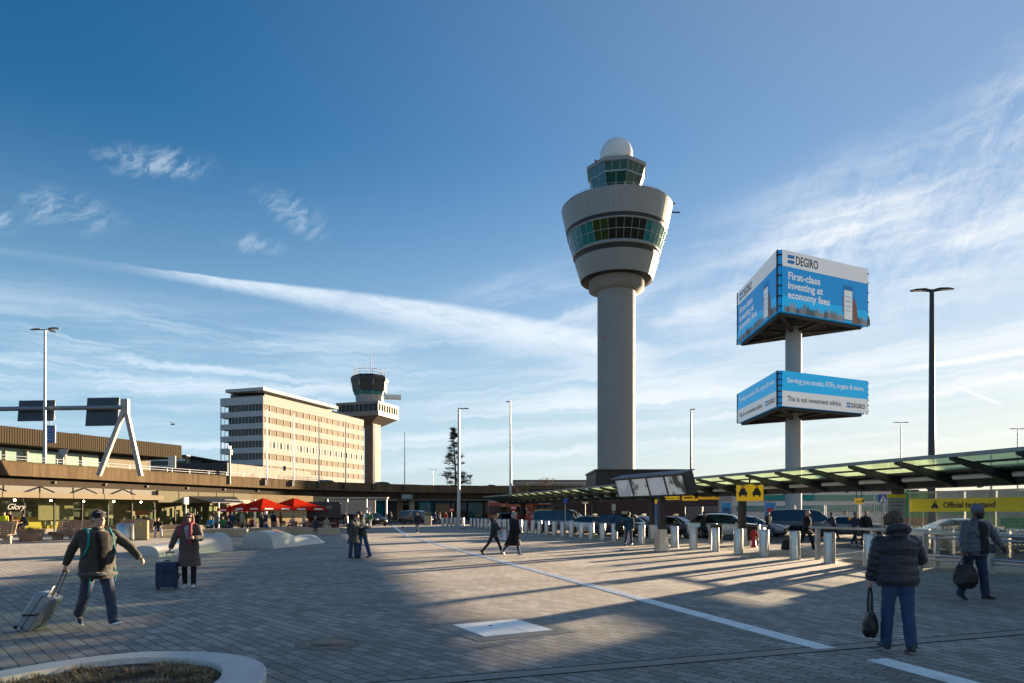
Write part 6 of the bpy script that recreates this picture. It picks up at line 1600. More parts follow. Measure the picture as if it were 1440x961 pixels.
def person(label, loc, fwd, H=1.75, pose=None, top=None, legs=None, shoes=None, skin='pale', hair=('short', (.05, .03, .02)), hat=None, vox=.02, girth=1.0, group=None, z=None, face=None):
    P = dict(lean=3, lt=0, lk=3, rt=0, rk=3, lab=2, rab=2, la=4, lb=8, le=12, li=0, ra=4, rb=8, re=12, ri=0, hy=0, hp=0, lg=.5, rg=.5)
    P.update(pose or {}); R_ = lambda k: radians(P[k]); near = vox <= .014
    k0 = H / 1.75
    hipz = .93
    up = V((sin(R_('lean')), 0, cos(R_('lean')))); fw = V((cos(R_('lean')), 0, -sin(R_('lean')))); lf = V((0, 1, 0))
    J = {}; hip = V((0, 0, hipz)); J['hip'] = hip
    for s, n in ((1, 'l'), (-1, 'r')):
        h = hip + lf * .092 * s; a = R_(n + 't'); kf = R_(n + 'k'); ab = R_(n + 'ab')
        kn = h + V((sin(a) * cos(ab), sin(ab) * s, -cos(a) * cos(ab))) * .43
        b = a - kf; an = kn + V((sin(b), sin(ab) * s * .4, -cos(b))) * .41
        J[n + 'h'], J[n + 'kn'], J[n + 'an'] = h, kn, an
        fp = max(-.9, min(.25, b * .9)) if P.get('sit') is None else 0
        J[n + 'fd'] = V((cos(fp), .12 * s, sin(fp) - .0)).normalized()
        sh = hip + up * .485 + lf * .190 * s * (.6 + .4 * girth); a = R_(n + 'a'); bb_ = R_(n + 'b')
        el = sh + V((sin(a) * cos(bb_), sin(bb_) * s, -cos(a) * cos(bb_))) * .285
        a2 = a + R_(n + 'e'); i2 = bb_ * .6 - R_(n + 'i')
        wr = el + V((sin(a2) * cos(i2), sin(i2) * s, -cos(a2) * cos(i2))) * .25
        J[n + 's'], J[n + 'e'], J[n + 'w'] = sh, el, wr
    nk = hip + up * .56; J['neck'] = nk
    Q = Matrix.Rotation(R_('hy'), 3, 'Z') @ Matrix.Rotation(R_('lean') * .35 + R_('hp'), 3, 'Y')
    hc = nk + up * .055 + Q @ V((.022, 0, .098)); J['head'] = hc
    HM = Matrix.Translation(hc) @ Q.to_4x4()
    low = min(J['lan'].z + min(0, J['lfd'].z) * .2, J['ran'].z + min(0, J['rfd'].z) * .2) - .085
    dz = -low if z is None else z / k0 - hipz
    t = thing('person', label, 'person', (loc[0], loc[1], 0), atan2(fwd[1], fwd[0]), group)
    t.scale = (k0,) * 3
    for k in J:
        if not k.endswith('fd'): J[k] = J[k] + V((0, 0, dz))
    hip, nk, hc = J['hip'], J['neck'], J['head']; HM = Matrix.Translation((0, 0, dz)) @ HM
    def torso(mb, off, s0=-.08, s1=.57, step=.03, puff=0.0, pitch=.09, flare=0.0):
        rg = []; s = s0
        while s < s1 + 1e-6:
            wy, wx = rings_at(TORSO, s); bell = 1 + (girth - 1) * (1 if s < .40 else max(0, 1 - (s - .40) / .2)); f = max(0, -s) * flare
            pf = puff * abs(sin(pi * (s - s0) / pitch)); o = off + pf + f; 
            if s > .5: o = off * max(.35, 1 - (s - .5) * 8)
            c = hip + up * s + fw * (.012 + (girth - 1) * .12 * (1 if s < .35 else .3))
            rg.append([c + lf * (wy * bell + o) * cos(q) + fw * (wx * bell + o) * sin(q) for q in [2 * pi * k / 20 for k in range(20)]]); s += step
        mb.loft(rg)
    def limb(mb, pts, rad, puff=0.0, pitch=.08, n=12):
        pts = [V(p) for p in pts]; out = []; rr = []; acc = 0
        for i in range(len(pts) - 1):
            L = (pts[i + 1] - pts[i]).length; m = max(2, int(L / .025))
            for q in range(m + (1 if i == len(pts) - 2 else 0)):
                k = q / m; out.append(pts[i].lerp(pts[i + 1], k)); rr.append(rad[i] + (rad[i + 1] - rad[i]) * k + puff * abs(sin(pi * (acc + L * k) / pitch)))
            acc += L
        mb.path(out, rr, n)
    # the body itself: one continuous surface with head, face, hands
    b = MB(); torso(b, 0)
    b.path([nk - up * .04, nk + up * .03, hc - Q @ V((.03, 0, .06))], [.062, .056, .052], 14)
    b.ball(hc + Q @ V((-.008, 0, .022)), (.098, .077, .098), 20, 14, Q.to_4x4()); b.ball(hc + Q @ V((.022, 0, -.045)), (.070, .058, .075), 16, 12, Q.to_4x4())
    b.ball(hc + Q @ V((.070, 0, -.088)), (.026, .028, .024), 10, 8, Q.to_4x4())
    b.path([hc + Q @ V((.086, 0, .020)), hc + Q @ V((.112, 0, -.022)), hc + Q @ V((.094, 0, -.034))], [.010, .0165, .013], 8)
    for s in (-1, 1):
        b.ball(hc + Q @ V((-.005, s * .078, -.012)), (.022, .010, .034), 10, 8, Q.to_4x4()); b.ball(hc + Q @ V((.068, s * .030, -.022)), (.022, .022, .018), 8, 6, Q.to_4x4()); b.ball(hc + Q @ V((.080, s * .028, .027)), (.014, .026, .008), 8, 6, Q.to_4x4())
    b.ball(hc + Q @ V((.090, 0, -.056)), (.010, .024, .008), 8, 6, Q.to_4x4()); b.ball(hc + Q @ V((.087, 0, -.068)), (.010, .020, .008), 8, 6, Q.to_4x4())
    for s, n in ((1, 'l'), (-1, 'r')):
        limb(b, [J[n + 's'], J[n + 'e'], J[n + 'w']], [.052, .040, .028]); b.ball(J[n + 's'], .060, 12, 8)
        limb(b, [J[n + 'h'], J[n + 'kn'], J[n + 'an']], [.085, .055, .038]); b.ball(J[n + 'an'] + J[n + 'fd'] * .05 - V((0, 0, .050)), (.065, .028, .022), 10, 8)
        d = (J[n + 'w'] - J[n + 'e']).normalized(); inw = V((.25, -s, 0)); inw = (inw - d * inw.dot(d)).normalized(); fx = d.cross(inw) * (s); fx = fx if fx.x * 1 + fx.z >= -9 else -fx
        thumb_side = fx if fx.dot(V((1, 0, .3))) > 0 else -fx
        M = Matrix((thumb_side, inw, d)).transposed().to_4x4(); M.translation = J[n + 'w']
        b.ball(J[n + 'w'] + d * .045, (.040, .017, .055), 12, 8, M.to_3x3().to_4x4())
        g = P[n + 'g']
        for q in range(4):
            o = (.031 - q * .020); Lf = (.072, .080, .075, .060)[q]; p0 = M @ V((o, 0, .075)); pts = [M @ V((o * .9, 0, .05)), p0]; ang = 0
            for sg in range(3):
                ang += g * (1.15, 1.35, .9)[sg]; pts.append(pts[-1] + (M.to_3x3() @ V((0, sin(ang), cos(ang)))) * Lf * (.48, .32, .25)[sg])
            b.path(pts, [.0098, .0098, .0092, .0086, .007], 7)
        tp = [M @ V((.022, .004, .018)), M @ V((.050, .012 + .01 * g, .045)), M @ V((.055 - .02 * g, .020 + .030 * g, .075)), M @ V((.048 - .03 * g, .022 + .04 * g, .096))]
        b.path(tp, [.013, .012, .0105, .008], 7)
        J[n + 'grip'] = J[n + 'w'] + d * .085 + inw * .028
    body = remesh(b, 'body', mat('skin_' + skin, SKIN[skin], .5, var=.12, scale=14, spec=.35), t, min(vox, .010) if near else vox * .62, 2)
    # clothes
    lgc, lgn = legs or ((.03, .04, .08), 'jeans'); mb = MB()
    torso(mb, .014, -.10, .06)
    for n in 'lr':
        h, kn, an = J[n + 'h'], J[n + 'kn'], J[n + 'an']; end = an + (kn - an).normalized() * -.045
        wide = .012 if lgn != 'slim' else 0
        limb(mb, [h + V((0, 0, .02)), kn, end], [.100 * (.5 + .5 * girth), .066 + wide, .058 + wide]); mb.ball(h, .102 * (.5 + .5 * girth), 12, 8); mb.ball(kn, .068 + wide, 10, 8)
    remesh(mb, 'trousers', cloth(f'{lgn}_{int(lgc[2] * 1000)}_{int(lgc[0] * 1000)}', lgc), t, vox, 3, .010 if near else .012, 8, (1, 1, 2.0), loc[0])
    sc_, sole = shoes or ((.02, .02, .02), None)
    for n in 'lr':
        an, fd = J[n + 'an'], J[n + 'fd']; side = V((-fd.y, fd.x, 0)).normalized(); upf = fd.cross(side); upf = upf if upf.z > 0 else -upf
        M = Matrix((fd, side, upf)).transposed().to_4x4(); M.translation = an
        mb = MB(M); rg = []
        for x, w, zt in ((-.075, .030, .0), (-.06, .036, .035), (0, .040, .03), (.06, .044, -.005), (.12, .048, -.03), (.17, .043, -.042), (.195, .025, -.055)):
            rg.append([V((x, w * cos(q) * (1 if sin(q) < .2 else .82), -.085 + (.0 if sin(q) < 0 else (zt + .085) * sin(q)) - (.0))) for q in [2 * pi * k / 14 for k in range(14)]])
        mb.loft(rg); sh = remesh(mb, 'shoe', mat(f'shoe_{int(sc_[0] * 1000)}_{int(sc_[2] * 1000)}', sc_, .5), t, min(.012, vox), 1)
        if sole:
            mb = MB(M); mb.loft([[V((x, w * cos(q), -.088 + (.026 if sin(q) > 0 else 0) )) for q in [2 * pi * k / 12 + .01 for k in range(12)]] for x, w in ((-.085, .03), (-.06, .042), (.05, .047), (.13, .052), (.18, .044), (.205, .024))], True, True, False)
            mb.build('sole', mat(f'sole_{int(sole[0] * 100)}', sole, .6), sh)
    T = dict(col=(.05, .05, .05), off=.028, hem=-.14, puff=0, arm=.062, name='jacket', rough=.85, hood=False, flare=.1, open=False, coat=None, amp=.010); T.update(top or {})
    jm = cloth(f"{T['name']}_{int(T['col'][0] * 1000)}_{int(T['col'][2] * 1000)}", T['col'], T['rough'], spec=.5 if T['rough'] < .6 else .2); mb = MB()
    torso(mb, T['off'] + .004, max(T['hem'], -.16), .55, .02, T['puff'], T.get('pitch', .10), T['flare'])
    if T['coat']:      # a long skirt of the coat down to the given height
        z0 = hip.z - .05; z1 = T['coat']; rg = []
        ml = (J['lkn'] + J['rkn']) / 2; ma = (J['lan'] + J['ran']) / 2
        for q in range(16):
            k = q / 15; zz = z0 + (z1 - z0) * k
            c = hip.lerp(ml, min(1, k * 1.1)); c = V((c.x, c.y, zz)); spread = abs(J['lkn'].x - J['rkn'].x) * .5 * k
            wy = .20 * (.5 + .5 * girth) + .03 * k + T['flare'] * .30 * k; wx = .155 + .02 * k + spread + T['flare'] * .3 * k; pf = T['puff'] * abs(sin(pi * k * 6))
            rg.append([c + V(((wx + pf) * sin(a), (wy + pf) * cos(a), 0)) for a in [2 * pi * m_ / 24 for m_ in range(24)]])
        mb.loft(rg)
    for n, s in (('l', 1), ('r', -1)):
        w2 = J[n + 'w'] + (J[n + 'e'] - J[n + 'w']).normalized() * (.0)
        limb(mb, [J[n + 's'], J[n + 'e'], w2], [T['arm'] + .012, T['arm'], T['arm'] * .74], T['puff'], .085); mb.ball(J[n + 's'] - V((0, 0, .01)), T['arm'] + .010, 12, 8); mb.ball(J[n + 'e'], T['arm'] * 1.02, 10, 8)
    mb.path([nk + up * (-.05), nk + up * .005, nk + up * .03], [.095, .082, .074], 14)
    jk = remesh(mb, T['name'], jm, t, vox, 2 if T['puff'] else 3, T['amp'], 9, (1, 1, 1.8 if not T['puff'] else .8), loc[1])
    if T['hood']:
        mb = MB(); cc = nk + up * .01 - fw * .055
        ring = [cc + lf * .115 * cos(a) + fw * .085 * sin(a) + up * (.02 - .045 * sin(a)) for a in [pi * .86 + (1.28 * pi) * k / 14 for k in range(15)]]
        mb.path(ring, [.035 + .028 * sin(pi * k / 14) for k in range(15)], 10); mb.ball(cc - fw * .04 - up * .03, (.06, .11, .055), 12, 8, Matrix((fw, lf, up)).transposed().to_4x4())
        remesh(mb, 'hood', jm, jk, vox, 2, .006)
    if T['open']:      # what shows between the open fronts: a strip that follows the chest
        oc, s0, s1, a0, a1 = T['open']; rows = []; q_ = 0
        while s0 + q_ * .02 <= s1:
            sv = s0 + q_ * .02; wy, wx = rings_at(TORSO, sv); bell = 1 + (girth - 1) * (1 if sv < .40 else max(0, 1 - (sv - .40) / .2)); o = T['off'] + T['puff'] + .016
            if sv > .5: o = (T['off'] + .016) * max(.5, 1 - (sv - .5) * 7)
            aw = a0 + (a1 - a0) * (sv - s0) / (s1 - s0); c = hip + up * sv + fw * (.012 + (girth - 1) * .12 * (1 if sv < .35 else .3))
            rows.append([c + lf * (wy * bell + o) * cos(pi / 2 + aw * m_ / 4) + fw * (wx * bell + o) * sin(pi / 2 + aw * m_ / 4) for m_ in range(-4, 5)]); q_ += 1
        mb = MB().loft(rows, False, False, True); mb.build('shirt', cloth('shirt_' + str(int(oc[0] * 1000)), oc), t)
    hk, hcol = hair
    hm = mat(f'hair_{int(hcol[0] * 1000)}', hcol, .7, var=.4, scale=25, bump=.6, bscale=90)
    if hk in ('short', 'curly', 'bob', 'long', 'grey_bob') and not (hat and hat[0] == 'beanie'):
        mb = MB(HM); mb.ball((-.022, 0, .038), (.100, .085, .092), 18, 12); mb.ball((-.045, 0, .0), (.075, .080, .085), 14, 10)
        for q in range(9): a = pi * (.18 + .0 * q); mb.ball((.055, -.056 + q * .014, .088), (.022, .02, .018), 8, 6)
        if hk in ('bob', 'long', 'grey_bob'):
            L = -.10 if hk != 'long' else -.2
            for s in (-1, 1): mb.path([(.02, s * .075, .06), (.012, s * .092, -.02), (.005, s * .085, L)], [.03, .034, .022], 10)
            mb.path([(-.07, 0, .05), (-.085, 0, -.03), (-.07, 0, L - .01)], [.07, .075, .05], 14)
        if hk == 'curly':
            rr = random.Random(4)
            for q in range(60):
                a, e = rr.uniform(.9, 5.4), rr.uniform(-.5, 1.45); mb.ball((-.02 + .108 * cos(a) * cos(e), .098 * sin(a) * cos(e), .035 + .108 * sin(e)), rr.uniform(.016, .030), 8, 6)
        remesh(mb, 'hair', hm, t, min(vox, .011) if near else vox * .7, 1, .006, 30)
    if hk == 'beard' or face == 'beard':
        mb = MB(HM); mb.ball((.040, 0, -.075), (.060, .062, .050), 14, 10); mb.ball((.082, 0, -.10), (.026, .035, .03), 10, 8)
        for s in (-1, 1): mb.path([(.0, s * .075, .0), (.02, s * .066, -.05), (.06, s * .035, -.095)], [.012, .02, .022], 8)
        mb.path([(.092, -.03, -.052), (.104, 0, -.043), (.092, .03, -.052)], [.008, .009, .008], 8)
        remesh(mb, 'beard', mat('beard_black', (.012, .010, .009), .8, var=.3, scale=20), t, min(vox, .011), 1, .004, 40)
    if hat:
        kind, hcol2 = hat; mb = MB(HM)
        hmm = cloth(f'hat_{int(hcol2[0] * 1000)}', hcol2)
        if kind == 'cap':
            mb.ball((-.012, 0, .045), (.110, .090, .088), 18, 12); pts = []
            rg = []
            for q in range(9):
                a = -1.15 + 2.3 * q / 8; rg.append([V((.080 * cos(a), .085 * sin(a), .045)), V((.080 * cos(a) + .085 * cos(a) ** .7, .085 * sin(a), .030)), V((.080 * cos(a) + .085 * cos(a) ** .7, .085 * sin(a), .020)), V((.080 * cos(a), .085 * sin(a), .033))])
            mb.loft(rg, True, True, False)
        elif kind == 'beanie': mb.ball((-.012, 0, .050), (.112, .094, .105), 18, 12); mb.lathe([(.088, .015), (.100, .02), (.102, .055), (.092, .062)], c=(-.008, 0, 0), n=24, sx=1.1, sy=.95)
        remesh(mb, kind, hmm, t, min(vox, .011) if near else vox * .7, 1, .003 if kind == 'beanie' else 0, 40)
    if near:
        for s in (-1, 1): MB(HM).ball((.083, s * .030, .012), (.012, .013, .0075), 10, 8).build('eye', mat('eye', (.05, .04, .035), .15), body)
        if face == 'sunglasses':
            g = MB(HM)
            for s in (-1, 1): g.box((.104, s * .034, .012), (.012, .050, .036)); g.bar((.100, s * .058, .018), (.0, s * .084, .012), .006, .008)
            g.box((.108, 0, .018), (.008, .03, .008)); g.build('sunglasses', m_blk, t)
    elif face == 'sunglasses': MB(HM).box((.100, 0, .014), (.02, .12, .032)).build('sunglasses', m_blk, t)
    bpy.context.view_layer.update()
    W_ = t.matrix_world
    return t, {k: W_ @ v for k, v in J.items() if not k.endswith('fd')}, HM
def gxy(px, py): p = CAMH * 960 / (py - 720); return ((px - 720) / 960 * p, p)

# --- man with the cap pulling a silver case
loc = gxy(136, 883)
t, J, HM = person('man in a black cap and dark olive parka striding along, pulling a silver suitcase', loc, (.74, -.67), 1.77,
    dict(lean=5, lt=25, lk=6, rt=-20, rk=20, ra=-30, rb=20, re=8, la=22, lb=44, le=12, hy=14, hp=-2, rg=.95, lg=.55, lab=3), top=dict(col=(.045, .041, .034), off=.045, hem=-.16, arm=.068, name='parka', flare=.10, rough=.75, coat=.80, amp=.009, open=((.010, .010, .012), -.12, .54, .10, .34)),
    legs=((.035, .045, .085), 'jeans'), shoes=((.03, .035, .06), (.75, .74, .72)), skin='pale', hair=('short', (.16, .14, .13)), hat=('cap', (.010, .010, .012)), vox=.012, girth=1.18)
hipL = J['hip']
# backpack straps, teal
st_ = MB(); 
Wi = t.matrix_world.inverted()
def lp(v): return Wi @ v
sh = lp(J['rs']); 
st_.path([sh + V((-.10, .05, .05)), sh + V((0, .045, .085)), sh + V((.135, .05, .0)), sh + V((.16, .035, -.16)), sh + V((.12, -.01, -.30)), sh + V((.0, -.05, -.36))], [.014, .018, .018, .018, .014, .01], 8)
sh2 = lp(J['ls']); st_.path([sh2 + V((-.10, -.05, .05)), sh2 + V((0, -.045, .085)), sh2 + V((.135, -.05, .0)), sh2 + V((.15, -.03, -.18)), sh2 + V((.10, .02, -.30))], [.012, .014, .014, .014, .01], 8)
bp = thing('backpack', 'teal backpack on the shoulders of the man with the cap', 'backpack', t.location, t.rotation_euler.z); bp.scale = t.scale
m_teal = cloth('teal', (.0, .24, .25)); remesh(st_, 'strap', m_teal, bp, .012, 1)
mb = MB(); c = lp(J['neck']) + V((-.235, 0, -.26)); mb.loft([[c + V((dx, y * .15, z)) for dx, y, z in ((.08, -1, zz), (-.06, -.9, zz), (-.10, 0, zz), (-.06, .9, zz), (.08, 1, zz))] for zz in (-.26, -.2, 0, .2, .26)], True, True, True); remesh(mb, 'pack', m_teal, bp, .014, 3, .008)
mb = MB(); hp_ = lp(J['hip']); mb.path([hp_ + V((.17, -.12, -.05)), hp_ + V((.18, -.15, -.25)), hp_ + V((.13, -.15, -.42))], .010, 6); mb.path([hp_ + V((.14, .18, .02)), hp_ + V((.15, .22, -.12)), hp_ + V((.10, .21, -.22))], .010, 6); mb.build('loose_strap', m_teal, bp)
def suitcase(name, label, base, rz, tilt, w, d, h, col, handle_to=None, tag_=False, soft=False, hcol=None):
    t = thing(name, label, 'suitcase', base, rz); T = Matrix.Rotation(tilt, 4, 'X')
    m = mat('case_' + name + str(int(col[2] * 100)), col, .8 if soft else .35, metal=0 if soft else .25, var=.1, scale=6, bump=.2 if soft else 0)
    bd = MB(T).box((0, 0, h / 2 + .05), (w, d, h)).build('shell', m, t, bevel=.045)
    rb = MB(T)
    for k in range(7):
        if not soft: rb.box((-w * .38 + k * w * .127, -d / 2 - .002, h / 2 + .05), (.02, .012, h * .82)); rb.box((-w * .38 + k * w * .127, d / 2 + .002, h / 2 + .05), (.02, .012, h * .82))
    if soft: rb.box((0, -d / 2 - .015, h * .36), (w * .84, .05, h * .5)); rb.box((0, -d / 2 - .01, h * .82), (w * .84, .04, h * .2)); rb.box((0, -d / 2 - .045, h * .6), (.012, .012, h * .9))
    rb.build('pocket' if soft else 'ribs', m, bd, bevel=.008)
    MB(T).box((0, 0, h / 2 + .05), (w * 1.004, .012, h * 1.004)).build('zip', m_dark, bd)
    MB(T).path([(-.07, 0, h + .05), (-.06, 0, h + .085), (.06, 0, h + .085), (.07, 0, h + .05)], .013, 8).build('carry_handle', m_dark, t)
    MB(T).path([(w / 2, -.08, h * .42), (w / 2 + .035, -.07, h * .45), (w / 2 + .035, .07, h * .6), (w / 2, .08, h * .63)], .013, 8).build('side_handle', m_dark, t)
    for sx in (-1, 1):
        for sy in (-1, 1):
            wh = MB(T @ Matrix.Translation((sx * w * .4, sy * d * .36, .028)) @ Matrix.Rotation(radians(90), 4, 'Y')).lathe([(.012, -.016), (.028, -.014), (.028, .014), (.012, .016)], n=14).build('wheel', m_dark, t)
    return t, T
# silver case, tilted and trailing behind him
grip = J['rgrip']; bw = gxy(38, 886)
base = V((bw[0], bw[1], .0)); dv = V((grip.x - base.x, grip.y - base.y, 0)); az = atan2(dv.y, dv.x) - pi / 2
tilt = -atan2(hypot(dv.x, dv.y), grip.z)
cs, T = suitcase('suitcase', 'silver hard shell suitcase tilted on its wheels behind the man with the cap', base, az, tilt, .44, .25, .56, (.24, .28, .32))
ci = Matrix.Rotation(-az, 4, 'Z') @ Matrix.Translation(-base); g2 = ci @ grip
hb_ = MB()
for s in (-1, 1): hb_.path([T @ V((s * .07, .08, .55)), g2 + V((s * .06, 0, 0))], .009, 8)
hb_.path([g2 + V((-.075, 0, 0)), g2 + V((.075, 0, 0))], .015, 10); hb_.build('pull_handle', m_blk, cs)
MB(T).box((.05, .0, .68), (.16, .012, .13), rz=.3).build('luggage_tag', mat('tag_white', (.75, .72, .70), .5), cs)

# --- woman in the long quilted coat with a navy case
loc = gxy(266, 827)
t, J, HM = person('woman in a long brown quilted coat, red scarf and sunglasses beside a navy suitcase', loc, (.28, -.96), 1.70,
    dict(lean=3, lt=10, lk=4, rt=-6, rk=4, ra=4, rb=24, re=12, ri=-4, la=18, lb=16, le=78, li=34, hy=8, rg=.9, lg=.8), top=dict(col=(.085, .062, .055), off=.045, hem=-.16, puff=.012, arm=.068, name='coat', flare=.1, coat=.52, rough=.6, amp=.006, open=((.30, .28, .33), .22, .54, .12, .35)),
    legs=((.012, .012, .016), 'slim'), shoes=((.62, .60, .58), (.7, .7, .68)), hair=('long', (.20, .12, .06)), vox=.013, face='sunglasses')
mb = MB(); n_ = Wi = t.matrix_world.inverted(); nk = Wi @ J['neck']
mb.path([nk + V((.07 * sin(a) + .02, .10 * cos(a), .035 - .02 * sin(a))) for a in [2 * pi * k / 14 for k in range(15)]], .040, 10)
mb.path([nk + V((.11, .045, .0)), nk + V((.185, .06, -.15)), nk + V((.20, .055, -.32)), nk + V((.19, .05, -.46))], [.04, .045, .042, .04], 10)
mb.path([nk + V((.03, -.09, .03)), nk + V((.10, -.15, -.05)), nk + V((.08, -.20, -.20)), nk + V((.03, -.22, -.28))], [.04, .05, .05, .045], 10)
remesh(mb, 'scarf', cloth('scarf_red', (.27, .045, .06)), t, .013, 2, .01)
mb = MB(); mb.path([nk + V((-.02 + .10 * sin(a), .14 * cos(a), -.02)) for a in [pi * .75 + 1.5 * pi * k / 14 for k in range(15)]], .045, 10); remesh(mb, 'fur_collar', mat('fur_black', (.012, .011, .012), .95), t, .014, 1, .02, 40)
wb = gxy(248, 830); az = .25; g = J['rgrip']
cs, T = suitcase('suitcase', 'navy blue soft suitcase with a long pale pull handle beside the woman', V((g.x - .05, g.y - .04, 0)), az, 0, .44, .27, .56, (.018, .035, .08), soft=True)
ci = (Matrix.Translation(cs.location) @ Matrix.Rotation(az, 4, 'Z')).inverted(); g2 = ci @ g; mb = MB()
for s in (-1, 1): mb.path([V((s * .065 + .03, .04, .60)), g2 + V((s * .065, 0, 0))], .011, 8)
mb.build('pull_handle', mat('pale_alu', (.66, .64, .60), .3, metal=.4), cs); MB().path([g2 + V((-.085, 0, 0)), g2 + V((.085, 0, 0))], .016, 10).build('grip', m_blk, cs)
MB().box((-.1, 0, .66), (.12, .1, .03)).build('white_tag', mat('tag_white', (.75, .72, .70)), cs)

def soft_bag(name, label, grip, rz, w, d, h, col, drop, rough=.5, cat='bag'):
    """a sagging bag hung by two straps from a hand"""
    t = thing(name, label, cat, (grip.x, grip.y, grip.z), rz); m = mat('bag_' + str(int(col[0] * 1000)) + str(int(col[2] * 1000)), col, rough, var=.25, scale=9, bump=.4, bscale=30)
    rg = []
    for f, ww, dd in ((0, .35, .3), (.06, .62, .7), (.25, .95, 1), (.55, 1, 1), (.82, .86, .75), (1, .66, .35)):
        z = -drop - h + f * h; rg.append([V((w / 2 * ww * cos(a), d / 2 * dd * sin(a), z + .02 * sin(3 * a))) for a in [2 * pi * k / 20 for k in range(20)]])
    mb = MB().loft(rg); remesh(mb, 'body', m, t, .012, 2, .012, 11)
    for s in (-1, 1): MB().path([(-w * .25, s * d * .12, -drop + .01), (-w * .10, s * .02, -drop * .35), (0, s * .008, 0), (w * .10, s * .02, -drop * .35), (w * .25, s * d * .12, -drop + .01)], .010, 8).build('strap', m, t)
    return t
# --- man seen from behind in the black puffer jacket
loc = gxy(1263, 918)
t, J, HM = person('curly haired man seen from behind in a black puffer jacket and jeans', loc, (.10, 1.0), 1.70,
    dict(lean=7, lt=9, lk=4, rt=-5, rk=8, lab=1, rab=1, la=2, lb=14, le=6, ra=14, rb=26, re=70, ri=20, hp=14, hy=4, lg=.95, rg=.7), top=dict(col=(.010, .011, .016), off=.058, hem=-.10, puff=.016, pitch=.125, arm=.072, name='puffer_jacket', rough=.42, hood=True, amp=.006, flare=0),
    legs=((.030, .060, .13), 'jeans'), shoes=((.025, .025, .03), None), hair=('curly', (.11, .068, .042)), vox=.011, girth=1.16)
bg_ = soft_bag('handbag', 'black sagging handbag hanging from the left hand of the curly haired man', J['lgrip'], 1.2, .34, .18, .30, (.012, .012, .014), .33)
MB().box((.1, -.09, -.45), (.05, .01, .04)).build('buckle', m_steel, bg_)
# --- man in the grey beanie
loc = gxy(1370, 845)
t, J, HM = person('bearded man in a grey beanie and dark leather jacket walking with a black holdall', loc, (.16, -.99), 1.84,
    dict(lean=3, lt=12, lk=6, rt=-8, rk=10, ra=2, rb=14, re=10, la=8, lb=36, le=14, hy=34, hp=4, rg=.95, lg=.5), top=dict(col=(.065, .074, .088), off=.045, hem=-.10, arm=.074, name='leather_jacket', rough=.33, open=((.012, .012, .014), -.06, .54, .22, .40), amp=.013, flare=0),
    legs=((.022, .035, .075), 'jeans'), shoes=((.012, .012, .013), None), skin='dark', hat=('beanie', (.11, .13, .17)), face='beard', vox=.012, girth=1.14)
soft_bag('holdall', 'round black holdall in the hand of the man with the beanie', J['rgrip'], .3, .52, .34, .46, (.010, .010, .012), .16)
Wi = t.matrix_world.inverted(); nk, hp_ = Wi @ J['neck'], Wi @ J['hip']
cb = thing('crossbody_bag', 'small dark bag worn across the chest of the man with the beanie', 'bag', t.location, t.rotation_euler.z); cb.scale = t.scale
MB().path([nk + V((.03, -.10, .0)), nk + V((.15, -.05, -.10)), hp_ + V((.20, .10, .16)), hp_ + V((.19, .16, .06))], .013, 8).build('strap', m_blk, cb); mb = MB().box(hp_ + V((.20, .16, .03)), (.07, .17, .17)); remesh(mb, 'body', mat('bag_navy', (.018, .028, .045), .45), cb, .012, 3, .006)

# --- the mid-distance
def walker(px, py, H, fwd, label, **k):
    l = gxy(px, py); return person(label, l, fwd, H, **k)
WALK = dict(lt=22, lk=6, rt=-18, rk=18, la=-18, ra=20, le=15, re=15)
WALK2 = dict(lt=-16, lk=14, rt=22, rk=8, la=18, ra=-16, le=18, re=14)
t, J, H_ = walker(497, 786, 1.66, (.85, -.35), 'woman in a grey green coat with a rucksack leaning into an embrace', pose=dict(lean=9, lt=5, rt=-4, la=40, lb=20, le=50, ra=45, rb=14, re=50, hp=12), top=dict(col=(.055, .062, .058), coat=.62, flare=.15, name='coat', off=.03), legs=((.03, .045, .09), 'jeans'), hair=('short', (.10, .03, .025)), vox=.018)
soft_bag('rucksack', 'dark round rucksack on the back of the embracing woman', J['neck'] + V((-.20, .10, -.02)), 1.2, .34, .24, .46, (.03, .03, .032), .10)
walker(510, 785, 1.76, (-.85, .30), 'man in a dark green jacket embracing the woman with the rucksack', pose=dict(lean=10, lt=8, rt=-14, rk=4, la=45, lb=22, le=40, ra=40, rb=16, re=50, hp=16), top=dict(col=(.02, .045, .045), name='jacket', hood=True), legs=((.02, .06, .16), 'jeans'), shoes=((.06, .025, .015), None), hair=('short', (.05, .03, .02)), vox=.018)
walker(587, 751, 1.72, (-.1, -1), 'person in a dark jacket and jeans walking alone along the white guide line', pose=WALK, top=dict(col=(.02, .025, .035)), legs=((.03, .07, .10), 'slim'), shoes=((.5, .42, .33), None), hair=('short', (.12, .06, .05)), vox=.026)
t, J, H_ = walker(694, 782, 1.66, (.92, -.25), 'woman in a dark hooded jacket walking and looking at a sheet of paper', pose=dict(lt=28, lk=6, rt=-26, rk=14, la=26, le=62, ra=22, re=66, hp=8), top=dict(col=(.016, .022, .03), hood=True), legs=((.012, .012, .016), 'slim'), shoes=((.02, .02, .02), None), hair=('short', (.22, .12, .06)), vox=.018)
pp = thing('paper_sheet', 'pale paper sheet and bag held by the woman in the dark hooded jacket', 'paper', J['rgrip'] + V((.06, -.04, -.30)), .5); MB().box((0, 0, .1), (.02, .24, .42)).build('sheet', mat('paper_blue', (.55, .60, .74), .6), pp); MB().tube((0, 0, .30), (0, 0, .40), .008, n=6).build('handle', m_dark, pp)
